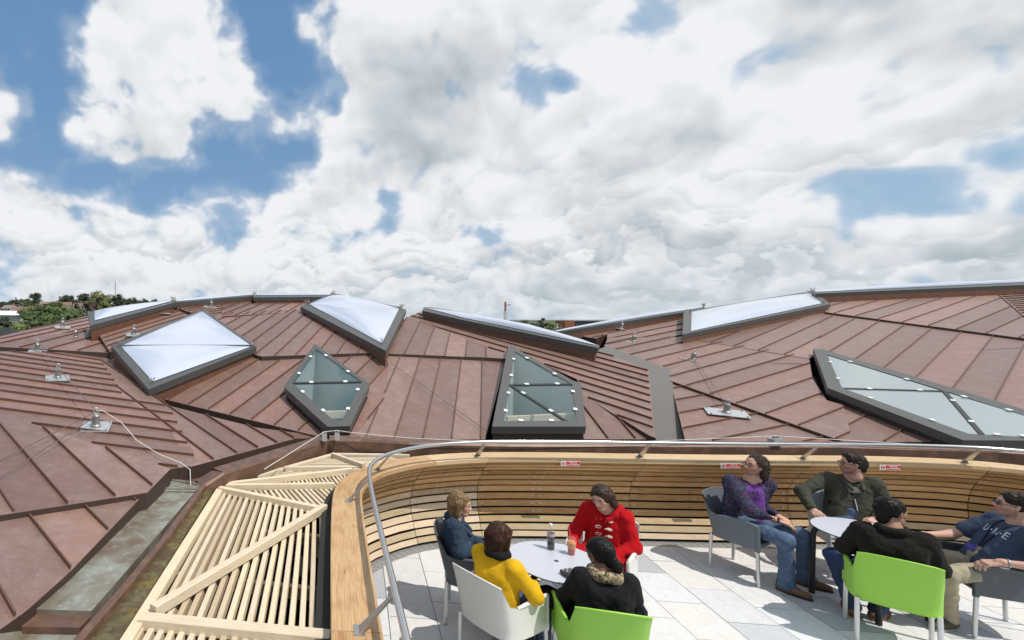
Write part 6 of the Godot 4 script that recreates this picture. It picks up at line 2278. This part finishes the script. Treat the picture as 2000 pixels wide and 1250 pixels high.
func build_tables() -> void:
	mats.table_top = mat(Color(0.50, 0.52, 0.58), 0.35)
	var spots := [[Vector2(2.30, 4.315), 33.0, "round pale grey table with a bottle and a cup, among the four women"], [Vector2(5.70, 4.89), 51.0, "round pale grey table with nothing on it, among the four men"]]
	for s in spots:
		var o := thing("round_table", s[2], "table", Vector3(s[0].x, 0, -s[0].y), "round terrace tables")
		part("table_top", lathe([Vector2(0.0, 0.735), Vector2(0.390, 0.735), Vector2(0.394, 0.732)], 64), mats.table_top, o)
		part("table_edge", lathe([Vector2(0.394, 0.732), Vector2(0.395, 0.729), Vector2(0.393, 0.723), Vector2(0.0, 0.722)], 64), mats.black, o)
		part("parasol_hole", lathe([Vector2(0.0, 0.7365), Vector2(0.017, 0.7365), Vector2(0.019, 0.7355)], 20), mats.black, o)
		for k in 4:
			var a := deg_to_rad(s[1] + 90.0 * k)
			var d := Vector3(cos(a), 0, -sin(a))
			part("leg", tube([d * 0.10 + Vector3.UP * 0.70, d * 0.30 + Vector3.UP * 0.70, d * 0.355 + Vector3.UP * 0.685, d * 0.375 + Vector3.UP * 0.63, d * 0.385 + Vector3.UP * 0.006], 0.024, 12), mats.black, o)
		part("hub", lathe([Vector2(0.0, 0.72), Vector2(0.11, 0.718), Vector2(0.11, 0.68), Vector2(0.0, 0.67)], 20), mats.black, o)
	# things on the near table
	var T := 0.7355
	var b := thing("bottle", "clear plastic bottle half full of dark cola with a white cap", "bottle", Vector3(2.366, T, -4.534))
	var clear := StandardMaterial3D.new()
	clear.albedo_color = Color(0.8, 0.85, 0.85, 0.05)
	clear.transparency = BaseMaterial3D.TRANSPARENCY_ALPHA
	clear.roughness = 0.05
	part("bottle_wall", lathe([Vector2(0.0, 0.002), Vector2(0.026, 0.002), Vector2(0.032, 0.010), Vector2(0.0325, 0.05), Vector2(0.029, 0.075), Vector2(0.0325, 0.10), Vector2(0.0325, 0.150), Vector2(0.026, 0.178), Vector2(0.014, 0.202), Vector2(0.0125, 0.215)], 24), clear, b)
	part("cola", lathe([Vector2(0.0, 0.006), Vector2(0.024, 0.006), Vector2(0.0300, 0.012), Vector2(0.0305, 0.05), Vector2(0.0272, 0.075), Vector2(0.0305, 0.10), Vector2(0.0315, 0.10), Vector2(0.0315, 0.122), Vector2(0.0, 0.122)], 24), mat(Color(0.012, 0.006, 0.004), 0.15), b)
	part("wrapper", lathe([Vector2(0.0330, 0.125), Vector2(0.0332, 0.152)], 24), mat(Color(0.48, 0.40, 0.40), 0.4), b)
	part("cap", lathe([Vector2(0.0145, 0.212), Vector2(0.0150, 0.232), Vector2(0.012, 0.236), Vector2(0.0, 0.236)], 16), mats.white, b)
	var c := thing("cup", "clear plastic cup of red and orange iced drink with a pink straw", "cup", Vector3(2.50, T, -4.435))
	part("cup_wall", lathe([Vector2(0.0, 0.002), Vector2(0.027, 0.002), Vector2(0.041, 0.112), Vector2(0.043, 0.114), Vector2(0.041, 0.118)], 24), clear, c)
	part("dome_lid", lathe([Vector2(0.041, 0.118), Vector2(0.039, 0.138), Vector2(0.028, 0.156), Vector2(0.010, 0.163)], 24), clear, c)
	part("red_layer", lathe([Vector2(0.0, 0.005), Vector2(0.0255, 0.005), Vector2(0.031, 0.055), Vector2(0.0, 0.055)], 20), mat(Color(0.50, 0.075, 0.03), 0.25), c)
	part("orange_layer", lathe([Vector2(0.031, 0.0552), Vector2(0.0375, 0.105), Vector2(0.030, 0.118), Vector2(0.012, 0.124), Vector2(0.0, 0.125)], 20), mat(Color(0.62, 0.24, 0.07), 0.3), c)
	for k in 7:
		var a := k * 2.4
		var st := begin()
		box(st, Vector3.ZERO, Vector3(0.018, 0.014, 0.016), 0.003)
		var ice := part("ice", done(st), mat([Color(0.70, 0.55, 0.30), Color(0.66, 0.22, 0.14)][k % 2], 0.2), c)
		ice.position = Vector3(cos(a) * 0.019, 0.112 + 0.004 * (k % 3), sin(a) * 0.019)
		ice.rotation = Vector3(a, a * 1.7, 0.4)
	part("straw", tube([Vector3(0.012, 0.03, 0.0), Vector3(-0.022, 0.255, -0.006)], 0.0042, 8), mat(Color(0.78, 0.10, 0.12), 0.4), c)
	var w := thing("purse", "small dark purse with white dots leaning at the near edge of the table", "purse", Vector3(2.285, T, -4.06))
	w.rotation = Vector3(-0.12, 0.25, 0.0)
	var ws := begin()
	box(ws, Vector3(0, 0.024, 0), Vector3(0.13, 0.036, 0.10), 0.012)
	part("case", done(ws), mat(Color(0.045, 0.042, 0.045), 0.4), w)
	for k in 9:
		part("dot", lathe([Vector2(0.0, 0.0016), Vector2(0.0065, 0.0012), Vector2(0.007, 0.0)], 8), mats.white, w).position = Vector3(-0.045 + 0.045 * (k % 3) + 0.01 * (k / 3), 0.0421, -0.032 + 0.032 * int(k / 3))
	part("zip", tube([Vector3(-0.06, 0.03, 0.051), Vector3(0.06, 0.03, 0.051)], 0.003, 6), mats.zinc, w)

# ---------------------------------------------------------------- land, trees and far buildings
func hill_height(x: float, z: float) -> float:
	var h := -12.0
	var d := Vector2((x + 250.0) / 330.0, (z + 520.0) / 260.0)
	h += 29.0 * exp(-d.length_squared() * 1.5)
	h += 3.0 * exp(-pow((z + 900.0) / 500.0, 2.0))
	return h

func build_land() -> void:
	var grass := layered(256, c8(70, 84, 46), [[noise_bytes(71, 0.02, 256, 5), 0.4, 0.75, c8(92, 100, 58), 0.8], [noise_bytes(72, 0.05, 256, 4), 0.5, 0.8, c8(52, 64, 38), 0.8]])
	var gm := StandardMaterial3D.new()
	gm.albedo_texture = grass
	gm.roughness = 0.95
	triplanar(gm, 0.02)
	var st := begin()
	var n := 46
	for i in n:
		for j in n:
			var p := []
			for c in [[0, 0], [1, 0], [1, 1], [0, 1]]:
				var x: float = -1600.0 + 3200.0 * (i + c[0]) / n
				var z: float = 300.0 - 2400.0 * (j + c[1]) / n
				p.append(Vector3(x, hill_height(x, z), z))
			st_quad_smooth(st, p[0], p[1], p[2], p[3], Vector3.UP)
	struct_part("ground", done(st, true), gm)
	var far := begin()
	slab(far, [Vector3(-5000, -14, 3000), Vector3(5000, -14, 3000), Vector3(5000, -14, -5000), Vector3(-5000, -14, -5000)], Vector3.UP, 0.0)
	struct_part("far_ground", done(far), gm)

func at_ray(u: float, v: float, d: float) -> Vector3:
	return Vector3((u - 575.0) / 960.0 * d, EYE - (v - 625.0) / 960.0 * d, -d)

func leaf_mat(rgb: Color) -> StandardMaterial3D:
	var m := mat(rgb, 0.8)
	m.backlight_enabled = true
	m.backlight = Color(rgb.r * 0.5, rgb.g * 0.55, rgb.b * 0.3)
	m.vertex_color_use_as_albedo = true
	return m

# a tree from its top down to the ground: kind "round", "pine" (flat clumps on a bare trunk) or "cone"
func tree(top: Vector3, wide: float, crown_h: float, kind: String, m: Material, label: String, category := "tree", clumps := 26, per := 60) -> void:
	var r := RandomNumberGenerator.new()
	r.seed = hash(top)
	var base_y := minf(hill_height(top.x, top.z), top.y - crown_h - 1.0)
	var o := thing("tree", label, category, Vector3(top.x, base_y, top.z), "trees beyond the copper roof")
	var h := top.y - base_y
	crown_h = maxf(crown_h, minf(h * 0.8, wide * 1.05))
	var trunk := begin()
	var bend := Vector3(r.randf_range(-0.3, 0.3), 0, r.randf_range(-0.3, 0.3)) * wide * 0.1
	tube_into(trunk, [Vector3.ZERO, Vector3(0, h - crown_h * 0.8, 0) + bend, Vector3(0, h - crown_h * 0.25, 0) + bend * 0.5], [wide * 0.05, wide * 0.035, wide * 0.012], 7)
	for k in 5:
		var a := k * 1.3 + r.randf()
		var y0 := h - crown_h * r.randf_range(0.55, 0.85)
		tube_into(trunk, [Vector3(0, y0, 0) + bend, Vector3(cos(a) * wide * 0.3, y0 + crown_h * r.randf_range(0.15, 0.35), sin(a) * wide * 0.3)], [wide * 0.022, wide * 0.008], 5)
	part("trunk", done(trunk, true), mats.bark, o)
	var V := PackedVector3Array()
	var N := PackedVector3Array()
	var C := PackedColorArray()
	for k in clumps:
		var f := r.randf()
		var c := Vector3.ZERO
		var rad := 0.0
		if kind == "cone":
			f = pow(f, 0.7)
			var a := r.randf() * TAU
			var rr := wide * 0.5 * f * r.randf_range(0.3, 0.95)
			c = Vector3(cos(a) * rr, h - crown_h * f, sin(a) * rr)
			rad = wide * 0.16 * (0.4 + f)
		else:
			var d := Vector3(r.randfn(), r.randfn(), r.randfn()).normalized() * pow(r.randf(), 0.45)
			c = Vector3(d.x * wide * 0.40, h - crown_h * 0.5 + d.y * crown_h * 0.36, d.z * wide * 0.40)
			rad = minf(wide, crown_h * 1.3) * r.randf_range(0.12, 0.22)
			if kind == "pine":
				rad *= 0.9
		var tone := r.randf_range(0.62, 1.35)
		for q in per:
			var n := Vector3(r.randfn(), r.randfn(), r.randfn()).normalized()
			var p := c + Vector3(n.x, n.y * (0.45 if kind == "pine" else 0.75), n.z) * rad * pow(r.randf(), 0.35)
			var s := rad * r.randf_range(0.16, 0.32)
			var e := n.cross(Vector3(r.randfn(), r.randfn(), r.randfn())).normalized()
			var g := n.cross(e)
			var nn := (n + Vector3.UP * 0.5).normalized()
			var tips := [p + e * s, p + g * s * 0.8 - e * s * 0.4, p - g * s * 0.8 - e * s * 0.5]
			if (tips[2] - tips[0]).cross(tips[1] - tips[0]).dot(nn) < 0.0:
				tips.reverse()
			for v in tips:
				V.append(v)
				N.append(nn)
				var t := tone * r.randf_range(0.85, 1.15)
				C.append(Color(t, t, t * 0.95))
	var arr := []
	arr.resize(Mesh.ARRAY_MAX)
	arr[Mesh.ARRAY_VERTEX] = V
	arr[Mesh.ARRAY_NORMAL] = N
	arr[Mesh.ARRAY_COLOR] = C
	var am := ArrayMesh.new()
	am.add_surface_from_arrays(Mesh.PRIMITIVE_TRIANGLES, arr)
	part("crown", am, m, o)

func house(at: Vector3, w: float, d: float, h: float, roof_h: float, turn: float, wall: Material, roof: Material, label: String) -> void:
	var o := thing("house", label, "house", at, "houses among the trees on the hill")
	o.rotation.y = turn
	var st := begin()
	box(st, Vector3(0, h / 2 - 2.0, 0), Vector3(w, h + 4.0, d))
	for s in [-1.0, 1.0]:
		tri(st, Vector3(-d * 0.0 + s * w / 2, h, -d / 2), Vector3(s * w / 2, h, d / 2), Vector3(s * w / 2, h + roof_h, 0), Vector3(s, 0, 0))
	part("wall", done(st), wall, o)
	st = begin()
	for s in [-1.0, 1.0]:
		quad(st, Vector3(-w / 2 - 0.4, h + roof_h + 0.1, 0), Vector3(w / 2 + 0.4, h + roof_h + 0.1, 0), Vector3(w / 2 + 0.4, h - 0.2, s * (d / 2 + 0.4)), Vector3(-w / 2 - 0.4, h - 0.2, s * (d / 2 + 0.4)), Vector3(0, 1, s))
	var rf := part("roof", done(st), roof, o)
	st = begin()
	box(st, Vector3(w * 0.3, h + roof_h * 0.9, 0), Vector3(0.9, 2.2, 0.9))
	part("chimney", done(st), roof, rf)
	for i in 3:
		for j in 2:
			st = begin()
			box(st, Vector3(-w * 0.32 + i * w * 0.32, h * (0.28 + 0.45 * j), d / 2 + 0.02), Vector3(1.3, 1.2, 0.10))
			part("window", done(st), mats.far_glass, o)

func build_background() -> void:
	mats.bark = mat(Color(0.07, 0.05, 0.035), 0.9)
	mats.far_glass = mat(Color(0.04, 0.05, 0.06), 0.2)
	var dark := leaf_mat(Color(0.036, 0.056, 0.026))
	var pine := leaf_mat(Color(0.065, 0.10, 0.03))
	var mid := leaf_mat(Color(0.085, 0.105, 0.04))
	var light := leaf_mat(Color(0.20, 0.20, 0.085))
	var fresh := leaf_mat(Color(0.13, 0.17, 0.045))
	var red := leaf_mat(Color(0.10, 0.045, 0.038))
	# on the hill: bearing and height of the top (on a plane 960 units ahead), distance in metres, width, crown height, kind
	var hill := [
		[70, 567, 430, 12.0, 11.0, "round", dark, "dark round topped tree standing tallest at the left of the hill"],
		[31, 579, 420, 7.0, 9.0, "cone", dark, "thin dark tree left of the tall round one on the hill"],
		[48, 580, 440, 13.0, 8.0, "round", mid, "low olive tree just left of the tall dark tree on the hill"],
		[8, 585, 430, 12.0, 8.0, "round", dark, "dark tree at the very left edge of the hill"],
		[132, 573, 430, 15.0, 10.0, "round", dark, "broad dark tree on the hill above the house roofs"],
		[165, 568, 440, 13.0, 11.0, "round", dark, "dark tree left of the pale one on the hilltop"],
		[193, 566, 430, 17.0, 14.0, "round", light, "pale yellow green tree on the hilltop"],
		[178, 580, 400, 14.0, 10.0, "round", mid, "olive tree below the pale tree on the hill"],
		[150, 584, 380, 9.0, 12.0, "cone", dark, "dark cone shaped conifer in front of the hill"],
		[214, 572, 450, 12.0, 9.0, "round", light, "pale bushy tree right of the pale hilltop tree, by the mast"],
		[232, 572, 420, 14.0, 13.0, "round", dark, "dark rounded pine right of the mast"],
		[183, 585, 360, 10.0, 8.0, "round", red, "copper red leaved tree halfway down the hill"],
		[206, 586, 360, 13.0, 8.0, "round", fresh, "fresh green tree right of the copper red one"],
		[252, 580, 430, 10.0, 8.0, "round", dark, "dark tree next to the rounded pine near the end of the hill"],
		[264, 579, 450, 9.0, 7.0, "round", mid, "olive tree near the right end of the hill"],
		[281, 580, 450, 11.0, 7.0, "round", dark, "dark tree last but one at the right end of the hill"],
		[302, 583, 470, 11.0, 6.0, "round", mid, "small pale olive tree last at the right end of the hill"],
		[112, 588, 400, 14.0, 6.0, "round", mid, "low tree under the brown house roofs"],
		[60, 594, 330, 12.0, 7.0, "round", light, "pale bush right of the white house"],
		[23, 592, 380, 10.0, 6.0, "round", dark, "dark low tree left of the white house"],
		[5, 603, 300, 10.0, 8.0, "round", mid, "olive tree above the white shed roof"]]
	for t in hill:
		tree(at_ray(t[0], t[1], t[2]), t[3], t[4], t[5], t[6], t[7], "tree", 34, 60)
	# the mass of far bushes and treetops that fills the hillside between them
	var rr := RandomNumberGenerator.new()
	rr.seed = 99
	var st0 := begin()
	for k in 260:
		var dd := rr.randf_range(300.0, 480.0)
		var x := (rr.randf_range(-60.0, 350.0) - 575.0) / 960.0 * dd
		var size := rr.randf_range(3.0, 6.5)
		var c := Vector3(x, hill_height(x, -dd) + size * 0.15, -dd)
		var tone := rr.randi() % 4
		for q in 26:
			var nn := Vector3(rr.randfn(), absf(rr.randfn()) * 0.9, rr.randfn()).normalized()
			var p := c + nn * size * rr.randf_range(0.6, 1.0)
			var e := nn.cross(Vector3(rr.randfn(), rr.randfn(), rr.randfn())).normalized()
			var g := nn.cross(e)
			var sz := size * rr.randf_range(0.25, 0.45)
			st0.set_color([Color(0.045, 0.065, 0.03), Color(0.075, 0.095, 0.04), Color(0.13, 0.135, 0.06), Color(0.05, 0.06, 0.035)][tone] * rr.randf_range(0.8, 1.2))
			tri(st0, p + e * sz, p + g * sz - e * sz * 0.5, p - g * sz - e * sz * 0.5, nn)
	var wood_mat := mat(Color.WHITE, 0.9)
	wood_mat.vertex_color_use_as_albedo = true
	var hw := struct_part("hillside_woodland", done(st0), wood_mat)
	hw.set_meta("kind", "stuff")
	tag(hw, "mass of bushes and treetops covering the far hillside", "woodland")
	var near := [
		[95, 584, 95, 9.0, 7.5, "pine", pine, "big bushy green pine closest behind the left roof edge"],
		[128, 590, 100, 7.0, 8.0, "pine", pine, "green pine right of the big bushy one"],
		[62, 591, 98, 7.0, 7.0, "pine", pine, "green pine left of the big bushy one"],
		[35, 621, 85, 5.0, 6.0, "pine", fresh, "lower light green tree in front of the white shed roof"],
		[8, 612, 88, 5.0, 6.0, "pine", dark, "dark green tree at the left edge below the white shed"],
		[152, 606, 92, 3.6, 6.0, "pine", pine, "narrow green pine touching the left end of the long rooflight"],
		[55, 619, 90, 5.0, 5.0, "pine", mid, "olive pine in front of the right end of the white shed"],
		[-6, 626, 70, 4.0, 5.0, "pine", mid, "olive tree cut by the left edge just above the roof"]]
	for t in near:
		tree(at_ray(t[0], t[1], t[2]), t[3], t[4], t[5], t[6], t[7], "tree", 60, 110)
	var mids := [
		[973, 618, 190, 4.5, 4.0, "pine", dark, "small dark pine left of the crane mast"],
		[1000, 627, 180, 5.0, 4.0, "round", dark, "low dark tree right of the crane mast"],
		[1026, 621, 185, 6.5, 5.0, "round", mid, "olive tree between the crane mast and the dark pine"],
		[1061, 616, 180, 4.6, 6.0, "pine", dark, "dark pine standing tallest in the gap between the roofs"],
		[1045, 629, 160, 5.5, 4.0, "round", dark, "low dark tree at the foot of the tall pine in the gap"],
		[1080, 625, 140, 5.5, 5.0, "round", fresh, "bright green tree in front of the dark building in the gap"],
		[1168, 624, 210, 5.5, 4.0, "round", light, "pale green tree right of the dark building"],
		[1120, 634, 190, 9.0, 3.0, "round", mid, "low green trees line under the dark building"]]
	for t in mids:
		tree(at_ray(t[0], t[1], t[2]), t[3], t[4], t[5], t[6], t[7], "tree", 30, 60)
	var cream := mat(Color(0.62, 0.60, 0.55), 0.8)
	var brick := mat(Color(0.30, 0.20, 0.15), 0.85)
	var tiles := mat(Color(0.20, 0.12, 0.09), 0.8)
	var tiles2 := mat(Color(0.24, 0.19, 0.17), 0.8)
	for hs in [[36, 601, 345, 7.0, 4.5, 0.3, cream, tiles, "white gabled house between the trees on the hill"], [51, 602, 340, 9.0, 3.5, -0.4, brick, tiles, "brick house with a brown roof right of the white gabled house"], [100, 591, 420, 16.0, 4.0, 0.1, brick, tiles2, "long house with a grey brown roof right of the tall dark tree"], [124, 592, 415, 12.0, 4.0, 0.5, brick, tiles, "house with a red brown roof under the broad dark tree"], [20, 598, 360, 9.0, 4.0, -0.3, cream, tiles2, "pale house with a grey roof near the left edge of the hill"], [156, 594, 400, 9.0, 4.0, 0.2, cream, tiles, "pale house half hidden behind the conifer"]]:
		var top := at_ray(hs[0], hs[1], hs[2])
		house(top - Vector3(0, hs[4] + 1.6, 0), hs[3], 8.0, hs[4], 2.4, hs[5], hs[6], hs[7], hs[8])
	# white shed at the left edge
	var shed := thing("shed", "large white roofed industrial shed at the left edge", "building", at_ray(0, 612, 210) + Vector3(-6, 0, 0))
	var st := begin()
	box(st, Vector3(0, -7, -10), Vector3(34, 12, 26))
	part("wall", done(st), mat(Color(0.35, 0.36, 0.37), 0.7), shed)
	for k in 8:
		st = begin()
		quad(st, Vector3(-18 + 4.4 * k, 1.3, -10), Vector3(-13.65 + 4.4 * k, 1.3, -10), Vector3(-13.65 + 4.4 * k, -0.8, 4), Vector3(-18 + 4.4 * k, -0.8, 4), Vector3(0, 1, 0.3))
		part("roof_sheet", done(st), mat(Color(0.74, 0.75, 0.76), 0.5), shed)
	# dark roof hip at the far left below the trees
	var hip := thing("roof_hip", "dark brown corner of another copper roof at the far left edge", "roof", at_ray(22, 642, 40))
	st = begin()
	slab(st, [Vector3(-2.6, -0.15, 0.6), Vector3(0.1, 0.15, 0.3), Vector3(0.5, -0.25, -0.6), Vector3(-2.6, -0.1, -1.4)], Vector3.UP, 1.6)
	part("roof_panel", done(st), mats.frame, hip)
	# mast on the hill
	var mast := thing("radio_mast", "thin grey lattice mast on the hilltop", "mast", at_ray(225, 592, 460))
	st = begin()
	var mh := 20.0
	for c in [Vector3(-0.5, 0, -0.5), Vector3(0.5, 0, -0.5), Vector3(0, 0, 0.6)]:
		beam(st, c + Vector3.DOWN * 4.0, Vector3(0, mh, 0) + c * 0.3, 0.22, 0.22, Vector3(0.1, 0, 1))
	for k in 14:
		beam(st, Vector3(-0.5, k * 1.4, -0.4), Vector3(0.5, k * 1.4 + 1.4, 0.3), 0.14, 0.14, Vector3(0.1, 0, 1))
	part("lattice", done(st), mat(Color(0.34, 0.33, 0.33), 0.6), mast)
	st = begin()
	beam(st, Vector3(0, mh, 0), Vector3(0, mh + 4.0, 0), 0.12, 0.12, Vector3(0.1, 0, 1))
	part("aerial", done(st), mats.zinc_dark, mast)
	# crane mast in the gap between the roofs
	var crane := thing("crane", "slim crane mast with a red top in the gap between the roofs", "crane", at_ray(987, 650, 300))
	var rd := mat(Color(0.42, 0.06, 0.04), 0.5)
	var wt := mat(Color(0.62, 0.58, 0.55), 0.6)
	for k in 6:
		st = begin()
		for c in [Vector3(-0.8, 0, 0), Vector3(0.8, 0, 0), Vector3(0, 0, -0.8)]:
			beam(st, c + Vector3.UP * (k * 3.2 - 6.0), c + Vector3.UP * (k * 3.2 - 2.8), 0.34, 0.34, Vector3(0.1, 0, 1))
		beam(st, Vector3(-0.8, k * 3.2 - 6.0, 0), Vector3(0.8, k * 3.2 - 2.8, 0), 0.22, 0.22, Vector3(0.1, 0, 1))
		part("mast_section", done(st), wt, crane)
	st = begin()
	beam(st, Vector3(-0.5, 16.6, 0), Vector3(4.0, 17.2, -2.0), 0.35, 0.5, Vector3(0, 1, 0))
	part("jib", done(st), mat(Color(0.10, 0.14, 0.30), 0.5), crane)
	st = begin()
	beam(st, Vector3(0, 13.2, 0), Vector3(0, 19.0, 0), 0.8, 0.8, Vector3(0.1, 0, 1))
	part("tower_head", done(st), rd, crane)
	# dark low building in the gap
	var bl := thing("flat_roofed_building", "dark flat roofed building with a brick end in the gap between the roofs", "building", at_ray(1128, 636, 230))
	st = begin()
	box(st, Vector3(0, -4.0, 0), Vector3(17, 12, 8))
	part("wall", done(st), mat(Color(0.05, 0.055, 0.06), 0.6), bl)
	st = begin()
	box(st, Vector3(-6.5, -3.0, 1.2), Vector3(4.4, 10.8, 8))
	part("brick_end", done(st), mat(Color(0.26, 0.10, 0.05), 0.8), bl)
	st = begin()
	box(st, Vector3(1.0, 2.15, 0), Vector3(16, 0.25, 8.6))
	part("roof", done(st), mat(Color(0.12, 0.13, 0.14), 0.6), bl)
	for k in 7:
		st = begin()
		box(st, Vector3(-3.2 + k * 1.7, 0.6, 4.02), Vector3(1.2, 1.1, 0.1))
		part("window", done(st), mats.far_glass, bl)
